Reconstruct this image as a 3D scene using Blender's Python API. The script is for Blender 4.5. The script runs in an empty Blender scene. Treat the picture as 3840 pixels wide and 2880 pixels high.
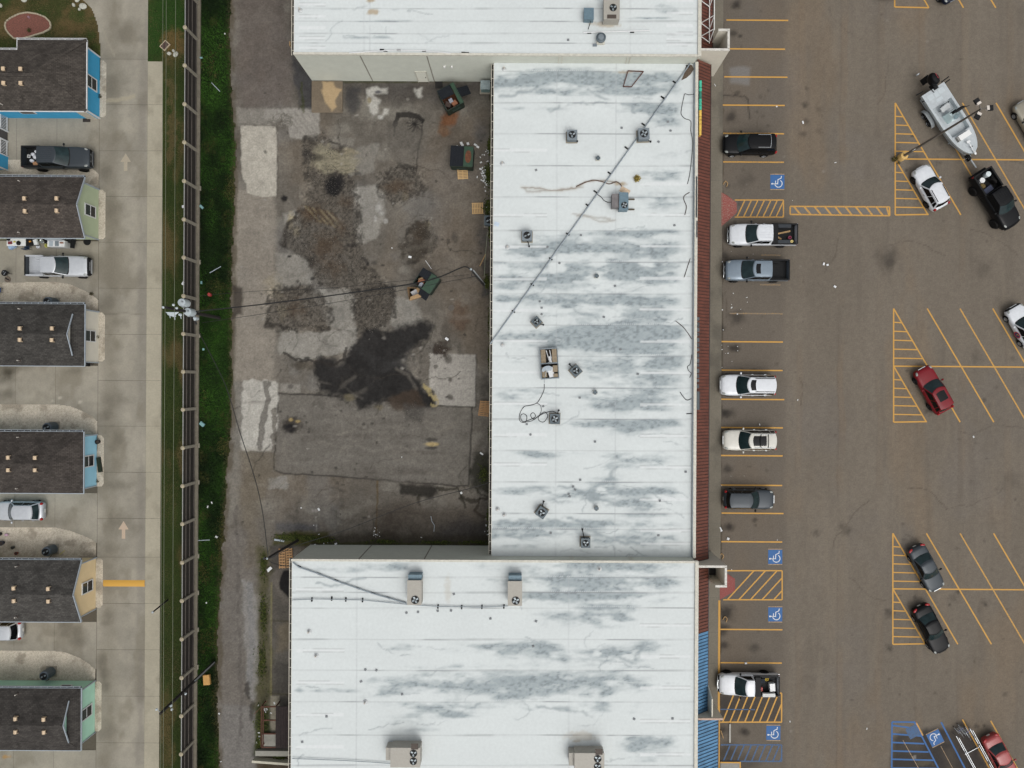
import bpy, math, random
import numpy as np
from mathutils import Vector, Matrix

# ------------------------------------------------------------------ camera, sky, sun, exposure
# Survey frame: the drone hangs HC metres above the ground and looks straight down; one metre on the
# ground is SC units of the survey sheet, the point under the drone is (NX, NY), and the street grid
# is turned TH against the sheet.
HC = 68.7; SC = 38.8; NX = 1966.0; NY = 1430.0; TH = math.radians(0.3)
CT, ST = math.cos(TH), math.sin(TH)
sc = bpy.context.scene
cam_d = bpy.data.cameras.new('camera'); cam = bpy.data.objects.new('camera', cam_d)
sc.collection.objects.link(cam); sc.camera = cam
cam.location = (0, 0, HC); cam.rotation_euler = (0, 0, TH)
cam_d.sensor_fit = 'HORIZONTAL'; cam_d.sensor_width = 36.0
cam_d.lens = HC * SC / 3840.0 * 36.0
cam_d.shift_x = -46.0 / 3840.0; cam_d.shift_y = -10.0 / 3840.0
cam_d.clip_start = 0.5; cam_d.clip_end = 2000.0
sc.render.resolution_x = 1024; sc.render.resolution_y = 768

SUN_EL, SUN_ROT = math.radians(60), math.radians(150)
w = bpy.data.worlds.new('World'); sc.world = w; w.use_nodes = True
nt = w.node_tree; nt.nodes.clear()
sky = nt.nodes.new('ShaderNodeTexSky'); sky.sky_type = 'NISHITA'; sky.sun_disc = False
sky.sun_elevation = SUN_EL; sky.sun_rotation = SUN_ROT; sky.air_density = 1.0; sky.dust_density = 6.0; sky.ozone_density = 1.0
hs = nt.nodes.new('ShaderNodeHueSaturation'); hs.inputs['Saturation'].default_value = 0.22
bg = nt.nodes.new('ShaderNodeBackground'); bg.inputs['Strength'].default_value = 0.15
wo = nt.nodes.new('ShaderNodeOutputWorld')
nt.links.new(sky.outputs[0], hs.inputs['Color']); nt.links.new(hs.outputs[0], bg.inputs[0]); nt.links.new(bg.outputs[0], wo.inputs[0])
sun_d = bpy.data.lights.new('sun', 'SUN'); sun_d.energy = 0.7; sun_d.angle = math.radians(90); sun_d.color = (1.0, 0.97, 0.93)
sun = bpy.data.objects.new('sun', sun_d); sc.collection.objects.link(sun)
_d = Vector((math.sin(SUN_ROT) * math.cos(SUN_EL), math.cos(SUN_ROT) * math.cos(SUN_EL), math.sin(SUN_EL)))
sun.rotation_euler = _d.to_track_quat('Z', 'Y').to_euler()
sc.view_settings.view_transform = 'Standard'; sc.view_settings.look = 'None'
sc.view_settings.gamma = 1.0; sc.view_settings.use_curve_mapping = False
sc.view_settings.exposure = 0.0
sc.cycles.max_bounces = 6

# ------------------------------------------------------------------ helpers
rnd = random.Random(7)
LINK = sc.collection.objects.link

def P(px, py, z=0.0):
    k = (HC - z) / HC / SC
    dx, dy = px - NX, py - NY
    return ((dx * CT + dy * ST) * k, -(-dx * ST + dy * CT) * k, z)
def PX(px, py, z=0.0): return P(px, py, z)[0]
def PY(px, py, z=0.0): return P(px, py, z)[1]
def invP(X, Y, z=0.0):            # world -> survey sheet (numpy arrays)
    k = HC / (HC - z) * SC
    a, b = X * k, -Y * k
    return a * CT - b * ST + NX, a * ST + b * CT + NY

FL = 1.26
def s2l(c):
    c = c / 255.0
    return c / 12.92 if c <= 0.04045 else ((c + 0.055) / 1.055) ** 2.4
def C(r, g, b, f=1.0): return tuple(min(0.9, s2l(v) / FL * f) for v in (r, g, b))

MATS = {}
def newmat(name):
    m = bpy.data.materials.new(name); m.use_nodes = True
    n = m.node_tree; n.nodes.clear()
    b = n.nodes.new('ShaderNodeBsdfPrincipled'); o = n.nodes.new('ShaderNodeOutputMaterial')
    n.links.new(b.outputs[0], o.inputs[0])
    return m, n, b
def mat(name, col=None, rough=0.6, metal=0.0, var=0.12, scale=5.0, bump=0.0, coat=0.0, spec=0.5, world=False, stretch=None):
    if name in MATS: return MATS[name]
    m, n, b = newmat(name)
    tc = n.nodes.new('ShaderNodeTexCoord')
    src = tc.outputs['Object']
    if world:
        g = n.nodes.new('ShaderNodeNewGeometry'); src = g.outputs['Position']
    if stretch:
        mp = n.nodes.new('ShaderNodeMapping'); mp.inputs['Scale'].default_value = stretch
        n.links.new(src, mp.inputs[0]); src = mp.outputs[0]
    no = n.nodes.new('ShaderNodeTexNoise'); no.inputs['Scale'].default_value = scale; no.inputs['Detail'].default_value = 6
    no.inputs['Roughness'].default_value = 0.65
    n.links.new(src, no.inputs['Vector'])
    rp = n.nodes.new('ShaderNodeValToRGB')
    lo = [c * (1 - var * 1.3) for c in col]; hi = [min(1, c * (1 + var)) for c in col]
    rp.color_ramp.elements[0].position = 0.3; rp.color_ramp.elements[1].position = 0.7
    rp.color_ramp.elements[0].color = (*lo, 1); rp.color_ramp.elements[1].color = (*hi, 1)
    n.links.new(no.outputs[0], rp.inputs[0]); n.links.new(rp.outputs[0], b.inputs['Base Color'])
    b.inputs['Roughness'].default_value = rough; b.inputs['Metallic'].default_value = metal
    b.inputs['Specular IOR Level'].default_value = spec
    if coat: b.inputs['Coat Weight'].default_value = coat; b.inputs['Coat Roughness'].default_value = 0.06
    if bump:
        bp = n.nodes.new('ShaderNodeBump'); bp.inputs['Strength'].default_value = bump; bp.inputs['Distance'].default_value = 0.02
        n.links.new(no.outputs[0], bp.inputs['Height']); n.links.new(bp.outputs[0], b.inputs['Normal'])
    MATS[name] = m
    return m
def attr_mat(name, grain=0.12, gscale=9.0, rough=0.85, bump=0.3, g2=0.1, g2scale=45.0):
    """surface whose colour is laid down per vertex (attribute 'tint'), broken up by two scales of grain"""
    if name in MATS: return MATS[name]
    m, n, b = newmat(name)
    at = n.nodes.new('ShaderNodeAttribute'); at.attribute_name = 'tint'
    g = n.nodes.new('ShaderNodeNewGeometry')
    mul = None; prev = at.outputs['Color']; h = None
    for s, a in ((gscale, grain), (g2scale, g2)):
        no = n.nodes.new('ShaderNodeTexNoise'); no.inputs['Scale'].default_value = s; no.inputs['Detail'].default_value = 5
        n.links.new(g.outputs['Position'], no.inputs['Vector'])
        mr = n.nodes.new('ShaderNodeMapRange'); mr.inputs[1].default_value = 0.3; mr.inputs[2].default_value = 0.7
        mr.inputs[3].default_value = 1 - a; mr.inputs[4].default_value = 1 + a
        n.links.new(no.outputs[0], mr.inputs[0])
        vm = n.nodes.new('ShaderNodeVectorMath'); vm.operation = 'SCALE'
        n.links.new(prev, vm.inputs[0]); n.links.new(mr.outputs[0], vm.inputs['Scale']); prev = vm.outputs[0]; h = no.outputs[0]
    n.links.new(prev, b.inputs['Base Color'])
    b.inputs['Roughness'].default_value = rough; b.inputs['Specular IOR Level'].default_value = 0.12
    bp = n.nodes.new('ShaderNodeBump'); bp.inputs['Strength'].default_value = bump; bp.inputs['Distance'].default_value = 0.02
    n.links.new(h, bp.inputs['Height']); n.links.new(bp.outputs[0], b.inputs['Normal'])
    MATS[name] = m
    return m
def wear_mat(name, col, under, wear, scale=9.0):
    """road paint: worn through to the pavement colour in flakes"""
    if name in MATS: return MATS[name]
    m, n, b = newmat(name)
    g = n.nodes.new('ShaderNodeNewGeometry')
    no = n.nodes.new('ShaderNodeTexNoise'); no.inputs['Scale'].default_value = scale; no.inputs['Detail'].default_value = 7; no.inputs['Roughness'].default_value = 0.7
    n.links.new(g.outputs['Position'], no.inputs['Vector'])
    rp = n.nodes.new('ShaderNodeValToRGB')
    rp.color_ramp.elements[0].position = max(0.02, 0.24 + wear * 0.3); rp.color_ramp.elements[1].position = min(0.98, 0.36 + wear * 0.36)
    rp.color_ramp.elements[0].color = (*[u * 0.6 + c * 0.4 * (1 - wear) + u * 0.4 * wear for u, c in zip(under, col)], 1)
    rp.color_ramp.elements[1].color = (*col, 1)
    n.links.new(no.outputs[0], rp.inputs[0]); n.links.new(rp.outputs[0], b.inputs['Base Color'])
    b.inputs['Roughness'].default_value = 0.75
    MATS[name] = m
    return m

class MB:
    def __init__(s): s.v = []; s.f = []; s.mi = []
    def add(s, vs, fs, mi=0):
        o = len(s.v); s.v += [tuple(v) for v in vs]; s.f += [tuple(i + o for i in f) for f in fs]; s.mi += [mi] * len(fs); return s
    def box(s, c, d, rz=0.0, mi=0, rx=0.0, ry=0.0):
        hx, hy, hz = d[0] / 2, d[1] / 2, d[2] / 2
        vs = [Vector((x, y, z)) for z in (-hz, hz) for y in (-hy, hy) for x in (-hx, hx)]
        if rx: vs = [Matrix.Rotation(rx, 3, 'X') @ v for v in vs]
        if ry: vs = [Matrix.Rotation(ry, 3, 'Y') @ v for v in vs]
        if rz: vs = [Matrix.Rotation(rz, 3, 'Z') @ v for v in vs]
        c = Vector(c)
        return s.add([v + c for v in vs], [(0, 2, 3, 1), (4, 5, 7, 6), (0, 1, 5, 4), (1, 3, 7, 5), (3, 2, 6, 7), (2, 0, 4, 6)], mi)
    def prism(s, poly, z0, z1, mi=0):
        n = len(poly); a = sum(poly[i][0] * poly[(i + 1) % n][1] - poly[(i + 1) % n][0] * poly[i][1] for i in range(n))
        if a < 0: poly = poly[::-1]
        vs = [(x, y, z0) for x, y in poly] + [(x, y, z1) for x, y in poly]
        fs = [tuple(range(n - 1, -1, -1)), tuple(range(n, 2 * n))] + [(i, (i + 1) % n, n + (i + 1) % n, n + i) for i in range(n)]
        return s.add(vs, fs, mi)
    def beam(s, a, b, wd, ht, mi=0):
        a, b = Vector(a), Vector(b); d = (b - a).normalized()
        up = Vector((0, 0, 1)) if abs(d.z) < 0.95 else Vector((1, 0, 0))
        sd = d.cross(up).normalized() * wd / 2; u2 = sd.cross(d).normalized() * ht / 2
        vs = [p + x * sd + y * u2 for p in (a, b) for x, y in ((-1, -1), (1, -1), (1, 1), (-1, 1))]
        return s.add(vs, [(0, 1, 2, 3)[::-1], (4, 5, 6, 7), (0, 1, 5, 4), (1, 2, 6, 5), (2, 3, 7, 6), (3, 0, 4, 7)], mi)
    def tube(s, pts, r, n=6, mi=0, r2=None):
        pts = [Vector(p) for p in pts]; N = len(pts); vs = []
        for i, p in enumerate(pts):
            d = (pts[min(i + 1, N - 1)] - pts[max(i - 1, 0)]).normalized()
            up = Vector((0, 0, 1)) if abs(d.z) < 0.9 else Vector((1, 0, 0))
            a = d.cross(up).normalized(); b = a.cross(d).normalized()
            rr = r if r2 is None else r + (r2 - r) * i / (N - 1)
            vs += [p + rr * (math.cos(2 * math.pi * j / n) * a + math.sin(2 * math.pi * j / n) * b) for j in range(n)]
        fs = [(i * n + j, i * n + (j + 1) % n, (i + 1) * n + (j + 1) % n, (i + 1) * n + j) for i in range(N - 1) for j in range(n)]
        fs += [tuple(range(n))[::-1], tuple(range((N - 1) * n, N * n))]
        return s.add(vs, fs, mi)
    def cyl(s, c, r, h, n=20, mi=0, r2=None, axis='z'):
        r2 = r if r2 is None else r2; vs = []
        for k, rr in ((0, r), (1, r2)):
            for j in range(n):
                a = 2 * math.pi * j / n; v = (rr * math.cos(a), rr * math.sin(a), k * h)
                if axis == 'y': v = (v[0], v[2], -v[1])
                if axis == 'x': v = (v[2], v[1], -v[0])
                vs.append((v[0] + c[0], v[1] + c[1], v[2] + c[2]))
        fs = [(j, (j + 1) % n, n + (j + 1) % n, n + j) for j in range(n)] + [tuple(range(n))[::-1], tuple(range(n, 2 * n))]
        return s.add(vs, fs, mi)
    def lathe(s, prof, c=(0, 0, 0), n=20, mi=0, axis='z'):
        vs = []
        for r, z in prof:
            for j in range(n):
                a = 2 * math.pi * j / n; v = (r * math.cos(a), r * math.sin(a), z)
                if axis == 'y': v = (v[0], v[2], -v[1])
                vs.append((v[0] + c[0], v[1] + c[1], v[2] + c[2]))
        fs = [(i * n + j, i * n + (j + 1) % n, (i + 1) * n + (j + 1) % n, (i + 1) * n + j) for i in range(len(prof) - 1) for j in range(n)]
        if prof[0][0] > 1e-6: fs.append(tuple(range(n))[::-1])
        if prof[-1][0] > 1e-6: fs.append(tuple(range((len(prof) - 1) * n, len(prof) * n)))
        return s.add(vs, fs, mi)
    def ball(s, c, d, n=12, m=8, mi=0):
        vs = [(c[0] + d[0] * math.sin(math.pi * i / m) * math.cos(2 * math.pi * j / n), c[1] + d[1] * math.sin(math.pi * i / m) * math.sin(2 * math.pi * j / n), c[2] - d[2] * math.cos(math.pi * i / m)) for i in range(m + 1) for j in range(n)]
        return s.add(vs, [(i * n + j, i * n + (j + 1) % n, (i + 1) * n + (j + 1) % n, (i + 1) * n + j) for i in range(m) for j in range(n)], mi)
    def grid(s, fn, nu, nv, mi=0, flip=False):
        vs = [fn(i / nu, j / nv) for j in range(nv + 1) for i in range(nu + 1)]; k = nu + 1
        fs = [(j * k + i, j * k + i + 1, (j + 1) * k + i + 1, (j + 1) * k + i) for j in range(nv) for i in range(nu)]
        if flip: fs = [f[::-1] for f in fs]
        return s.add(vs, fs, mi)
    def mesh(s, name, smooth=False, ang=0.6):
        me = bpy.data.meshes.new(name); me.from_pydata(s.v, [], s.f); me.update()
        if any(s.mi): me.polygons.foreach_set('material_index', s.mi)
        if smooth:
            me.polygons.foreach_set('use_smooth', [True] * len(s.f))
            try: me.set_sharp_from_angle(angle=ang)
            except Exception: pass
        return me
    def build(s, name, m, parent=None, smooth=False, loc=None, rz=0.0, ang=0.6):
        return obj(name, s.mesh(name, smooth, ang), m, parent, loc, rz)
def obj(name, me, m, parent=None, loc=None, rz=0.0):
    if not me.materials:
        for x in (m if isinstance(m, (list, tuple)) else [m]): me.materials.append(x)
    o = bpy.data.objects.new(name, me); LINK(o)
    if parent is not None: o.parent = parent
    if loc is not None: o.location = loc
    if rz: o.rotation_euler = (0, 0, rz)
    return o
def tag(o, label=None, cat=None, group=None, kind=None):
    if label: o['label'] = label
    if cat: o['category'] = cat
    if group: o['group'] = group
    if kind: o['kind'] = kind
    return o
def thing(name, label, cat, loc=(0, 0, 0), rz=0.0, group=None):
    o = bpy.data.objects.new(name, None); LINK(o); o.empty_display_size = 0.2
    o.location = loc; o.rotation_euler = (0, 0, rz)
    return tag(o, label, cat, group)
def copy_tree(o, parent=None):
    c = o.copy(); LINK(c)
    if parent is not None: c.parent = parent
    for ch in list(o.children): copy_tree(ch, c)
    return c
def struct(o): return tag(o, kind='structure')

# --- numpy fields for pavement and roof stains
def _vnoise(x, y, seed):
    xi = np.floor(x).astype(np.int64); yi = np.floor(y).astype(np.int64)
    fx = x - xi; fy = y - yi; fx = fx * fx * (3 - 2 * fx); fy = fy * fy * (3 - 2 * fy)
    def h(a, b):
        n = (a * 374761393 + b * 668265263 + seed * 1442695041) & 0xffffffff
        n = ((n ^ (n >> 13)) * 1274126177) & 0xffffffff
        return ((n ^ (n >> 16)) & 0xffff) / 65535.0
    return (h(xi, yi) * (1 - fx) + h(xi + 1, yi) * fx) * (1 - fy) + (h(xi, yi + 1) * (1 - fx) + h(xi + 1, yi + 1) * fx) * fy
def fbm(x, y, sx, sy=None, octv=4, seed=1):
    sy = sx if sy is None else sy; t = 0; a = 1; tot = 0
    for o in range(octv):
        t = t + a * _vnoise(x / sx * 2 ** o + 17.3 * o, y / sy * 2 ** o + 9.1 * o, seed + o); tot += a; a *= 0.55
    return t / tot
def sstep(a, b, x):
    t = np.clip((x - a) / (b - a), 0, 1); return t * t * (3 - 2 * t)
def sdpoly(x, y, poly):
    d = np.full(x.shape, 1e18); ins = np.zeros(x.shape, bool); n = len(poly)
    for i in range(n):
        x0, y0 = poly[i]; x1, y1 = poly[(i + 1) % n]
        ex, ey = x1 - x0, y1 - y0; t = np.clip(((x - x0) * ex + (y - y0) * ey) / (ex * ex + ey * ey + 1e-9), 0, 1)
        d = np.minimum(d, (x - x0 - t * ex) ** 2 + (y - y0 - t * ey) ** 2)
        c = ((y0 > y) != (y1 > y)) & (x < (x1 - x0) * (y - y0) / (y1 - y0 + 1e-12) + x0); ins ^= c
    d = np.sqrt(d); return np.where(ins, -d, d)
def sdline(x, y, pts):
    d = np.full(x.shape, 1e18)
    for (x0, y0), (x1, y1) in zip(pts[:-1], pts[1:]):
        ex, ey = x1 - x0, y1 - y0; t = np.clip(((x - x0) * ex + (y - y0) * ey) / (ex * ex + ey * ey + 1e-9), 0, 1)
        d = np.minimum(d, (x - x0 - t * ex) ** 2 + (y - y0 - t * ey) ** 2)
    return np.sqrt(d)
class Paint:
    """colour field over survey-sheet coordinates x, y"""
    def __init__(s, x, y, base): s.x, s.y = x, y; s.c = np.empty(x.shape + (3,)); s.c[:] = base
    def mix(s, m, col): s.c += (np.array(col) - s.c) * np.clip(m, 0, 1)[..., None]
    def mul(s, m): s.c *= np.asarray(m)[..., None]
    def sub(s, pts, pad):
        xs = [p[0] for p in pts]; ys = [p[1] for p in pts]
        return np.nonzero((s.x > min(xs) - pad) & (s.x < max(xs) + pad) & (s.y > min(ys) - pad) & (s.y < max(ys) + pad))
    def poly(s, pts, col, a=1.0, soft=3.0, rag=0.0, rs=30.0, seed=3, tex=0.0):
        ix = s.sub(pts, 30 + rag); x, y = s.x[ix], s.y[ix]
        if x.size == 0: return
        d = sdpoly(x, y, pts)
        if rag: d = d + (fbm(x, y, rs, octv=4, seed=seed) - 0.5) * 2 * rag
        m = sstep(soft, -soft, d) * a
        if tex: m = m * np.clip(1 - tex + 2 * tex * fbm(x, y, rs, octv=4, seed=seed + 9), 0, 1)
        s.c[ix] += (np.array(col) - s.c[ix]) * m[:, None]
    def blob(s, cx, cy, rx, ry, col, a=1.0, rot=0.0, rag=0.5, rs=14.0, seed=5, hard=0.6):
        pad = max(rx, ry) * 1.6; ix = s.sub([(cx, cy)], pad); x, y = s.x[ix], s.y[ix]
        if x.size == 0: return
        cr, sr = math.cos(rot), math.sin(rot); u = ((x - cx) * cr + (y - cy) * sr) / rx; v = (-(x - cx) * sr + (y - cy) * cr) / ry
        d = np.sqrt(u * u + v * v) + (fbm(x, y, rs, octv=4, seed=seed) - 0.5) * 2 * rag
        m = sstep(1.0 + (1 - hard) * 0.4, 1.0 - (1 - hard) - 0.1, d) * a
        s.c[ix] += (np.array(col) - s.c[ix]) * m[:, None]
    def line(s, pts, wd, col, a=1.0, rag=0.0, rs=20.0, seed=4, soft=2.0, brk=0.0):
        ix = s.sub(pts, wd + 20 + rag); x, y = s.x[ix], s.y[ix]
        if x.size == 0: return
        if rag:
            xw = x + (fbm(x, y, rs, octv=3, seed=seed) - 0.5) * 2 * rag; yw = y + (fbm(x, y, rs, octv=3, seed=seed + 7) - 0.5) * 2 * rag
        else: xw, yw = x, y
        m = sstep(wd + soft, max(wd - soft, 0), sdline(xw, yw, pts)) * a
        if brk: m = m * sstep(brk - 0.12, brk + 0.12, fbm(x, y, rs * 1.5, octv=3, seed=seed + 3))
        s.c[ix] += (np.array(col) - s.c[ix]) * m[:, None]
def sheet(name, x0, x1, y0, y1, z, step, m, paint, parent=None, zfn=None, clip=None):
    """a level sheet of pavement or membrane; paint(px, py, X, Y) gives the colour of every vertex"""
    nx = max(1, int(round((x1 - x0) / step))); ny = max(1, int(round((y1 - y0) / step)))
    X, Y = np.meshgrid(np.linspace(x0, x1, nx + 1), np.linspace(y0, y1, ny + 1))
    Z = np.full(X.shape, z) if zfn is None else zfn(X, Y)
    px, py = invP(X, Y, z); col = paint(px, py, X, Y)
    k = nx + 1; i, j = np.meshgrid(np.arange(nx), np.arange(ny)); a = (j * k + i).ravel()
    q = np.stack([a, a + 1, a + k + 1, a + k], 1)
    if clip is not None:
        keep = clip((px[:-1, :-1] + px[1:, 1:]) / 2, (py[:-1, :-1] + py[1:, 1:]) / 2).ravel(); q = q[keep]
    return rawmesh(name, np.stack([X, Y, Z], -1).reshape(-1, 3), q, m, parent, col.reshape(-1, 3))
def rawmesh(name, vs, fs, m, parent=None, col=None):
    me = bpy.data.meshes.new(name); n = fs.shape[1]
    me.vertices.add(len(vs)); me.vertices.foreach_set('co', np.ascontiguousarray(vs, dtype=np.float32).ravel())
    me.loops.add(fs.size); me.loops.foreach_set('vertex_index', np.ascontiguousarray(fs, dtype=np.int32).ravel())
    me.polygons.add(len(fs)); me.polygons.foreach_set('loop_start', np.arange(0, fs.size, n, dtype=np.int32))
    me.update(calc_edges=True)
    if col is not None:
        at = me.attributes.new('tint', 'FLOAT_COLOR', 'POINT')
        at.data.foreach_set('color', np.concatenate([np.clip(col, 0.002, 0.9), np.ones((len(col), 1))], 1).astype(np.float32).ravel())
    return obj(name, me, m, parent)
# ------------------------------------------------------------------ ground sheets
ASPH = C(115, 107, 96)
struct(MB().box((0, 0, -0.31), (3000, 3000, 0.5)).build('ground', mat('soil', C(84, 80, 62), 0.95, var=0.25, scale=0.6, world=True)))

def paint_lot(x, y, X, Y):
    p = Paint(x, y, ASPH)
    p.mul(0.88 + 0.24 * fbm(x, y, 520, 900, 4, 11)); p.mul(0.93 + 0.14 * fbm(x, y, 60, 420, 4, 12))
    warm = sstep(0.5, 0.72, fbm(x, y, 170, 480, 4, 13)); p.mix(warm * 0.45, C(123, 108, 90))
    cool = sstep(0.55, 0.75, fbm(x, y, 260, 300, 4, 14)); p.mix(cool * 0.3, C(112, 107, 102))
    p.mul(0.9 + 0.2 * fbm(x, y, 9, 9, 2, 15)); p.mul(.94 + .12 * fbm(x, y, 30, 90, 4, 16))
    for lx, a in ((3146, .22), (3290, .1), (2990, .12), (3440, .16), (3598, .12), (3770, .1)):        # paving lane joints
        p.line([(lx + 8, -200), (lx, 1200), (lx - 10, 3100)], 3, C(84, 76, 68), a, rag=6, rs=160, brk=0.42)
        p.line([(lx + 20, -200), (lx + 12, 1200), (lx + 2, 3100)], 12, C(124, 104, 82), a, rag=10, rs=160, brk=0.5)
    # stall zone is darker and older
    p.poly([(2690, -200), (2945, -200), (2945, 3100), (2690, 3100)], C(98, 91, 83), .5, soft=20, rag=18, rs=120, seed=21)
    p.line([(2706, -200), (2700, 1400), (2692, 3100)], 9, C(70, 64, 54), .7, rag=5, rs=40, brk=0.4)
    for cx, cy, r, a in ((2760, 20, 26, .8), (2748, 125, 20, .6), (2775, 135, 10, .7), (2742, 440, 34, .7), (2765, 350, 14, .5), (2730, 700, 12, .5), (2790, 680, 40, .35),
                         (2715, 960, 30, .6), (2760, 1190, 34, .6), (2700, 1230, 22, .7), (2752, 1305, 26, .8), (2725, 1548, 22, .85), (2735, 1555, 40, .4), (2725, 1760, 24, .6),
                         (2735, 1975, 22, .85), (2700, 1985, 16, .6), (2830, 1950, 12, .6), (2833, 1970, 6, .7), (2722, 2300, 40, .8), (2705, 2360, 30, .7), (2715, 2420, 22, .7), (2830, 2425, 26, .5),
                         (2790, 2745, 24, .8), (2700, 2740, 30, .7), (2720, 2640, 50, .5), (2790, 2640, 60, .35), (2725, 2820, 60, .6), (2800, 2860, 60, .4), (2700, 1110, 16, .4), (2690, 1330, 20, .4)):
        p.blob(cx, cy, r, r * .8, C(44, 41, 39), a, rag=.6, rs=r * .8, seed=int(cx + cy), hard=.2)
    for cx, cy, r, a in ((3025, 330, 10, .5), (3020, 395, 14, .7), (3022, 455, 14, .6), (3070, 410, 16, .3), (3010, 505, 14, .5), (3075, 490, 14, .3), (3335, 970, 46, .55), (3340, 985, 22, .4),
                         (3170, 1985, 26, .6), (3060, 2000, 18, .45), (3335, 2300, 22, .6), (3332, 2430, 16, .6), (3690, 1010, 40, .3), (3690, 1500, 9, .6), (3660, 1340, 26, .3),
                         (3575, 2240, 24, .35), (3690, 2260, 20, .4), (3695, 2268, 8, .7), (3560, 2268, 7, .7), (3432, 2238, 7, .7), (3425, 596, 30, .4), (3398, 636, 7, .8), (3424, 510, 7, .8),
                         (3790, 1800, 40, .25), (3480, 1540, 18, .5), (3660, 2725, 12, .6), (3690, 2722, 6, .7), (3060, 2460, 60, .16), (3030, 2560, 40, .16)):
        p.blob(cx, cy, r, r, C(58, 54, 50), a, rag=.7, rs=max(6, r * .5), seed=int(cx * 3 + cy), hard=.15)
    # newer grey patch, storefront end
    p.poly([(2735, 255), (2790, 245), (2812, 255), (2810, 318), (2740, 312)], C(128, 126, 124), .7, soft=8, rag=5, rs=30)
    p.line([(2700, 362), (2720, 358), (2790, 360), (2805, 375), (2810, 445)], 2.5, C(50, 46, 44), .7, rag=4)
    # black seal coat in the south-east stalls
    p.poly([(3352, 2765), (3560, 2725), (3610, 2700), (3660, 2775), (3710, 2880), (3760, 3100), (3345, 3100)], C(46, 45, 46), .85, soft=18, rag=26, rs=70, seed=31, tex=.35)
    p.blob(3470, 2860, 40, 14, C(98, 90, 74), .6, rag=.7, seed=77); p.blob(3430, 2840, 8, 8, C(140, 136, 130), .7, seed=78)
    # grey seal under the painted aisles
    p.poly([(2965, 776), (3335, 779), (3335, 806), (2965, 800)], C(120, 118, 115), .7, soft=4)
    p.poly([(2760, 752), (2938, 752), (2938, 812), (2760, 812)], C(100, 96, 93), .7, soft=4)
    p.poly([(2715, 2142), (2933, 2142), (2933, 2247), (2715, 2247)], C(98, 94, 90), .7, soft=4)
    p.poly([(2700, 2602), (2930, 2602), (2930, 2705), (2700, 2705)], C(66, 62, 59), .7, soft=14, rag=10)
    rr = random.Random(31)
    for k in range(22):                                  # fine cracks wandering across the bays
        pts = [(rr.uniform(2720, 3840), rr.uniform(0, 2880))]; a = rr.choice((0, 1.57)) + rr.uniform(-.3, .3)
        for j in range(rr.randint(4, 10)): a += rr.uniform(-.45, .45); pts.append((pts[-1][0] + 26 * math.cos(a), pts[-1][1] + 26 * math.sin(a)))
        p.line(pts, 1.5, C(78, 71, 63), rr.uniform(.3, .6), rag=4, rs=14, seed=k, soft=1.6)
    for k in range(70): p.line([(tx := rr.uniform(2960, 3830), ty := rr.uniform(-100, 2800)), (tx + rr.uniform(-14, 14), ty + rr.uniform(150, 500))], rr.uniform(3, 12), C(124, 115, 102) if k % 2 else C(101, 94, 85), rr.uniform(.2, .45), rag=10, rs=90, seed=k, soft=6, brk=.4)
    for k in range(120): p.blob(rr.choice((rr.uniform(2715, 2900), rr.uniform(3380, 3840))), rr.uniform(0, 2880), rr.uniform(3, 13), rr.uniform(3, 11), C(70, 65, 59), rr.uniform(.2, .6), rag=.8, rs=8, seed=k, hard=.1)
    for k in range(60):
        cx, cy = rnd.uniform(2720, 3840), rnd.uniform(0, 2880)
        p.blob(cx, cy, rnd.uniform(3, 9), rnd.uniform(3, 7), C(76, 70, 64) if rnd.random() < .7 else C(134, 128, 120), rnd.uniform(.2, .6), seed=k)
    return p.c
XM = 6.0      # the two yards meet out of sight below the shops
lot = struct(sheet('parking_lot', XM, 62, -47, 47, 0.0, 0.125, attr_mat('lot_asphalt', .10, 7, .9, .35, .12, 60), paint_lot))

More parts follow.
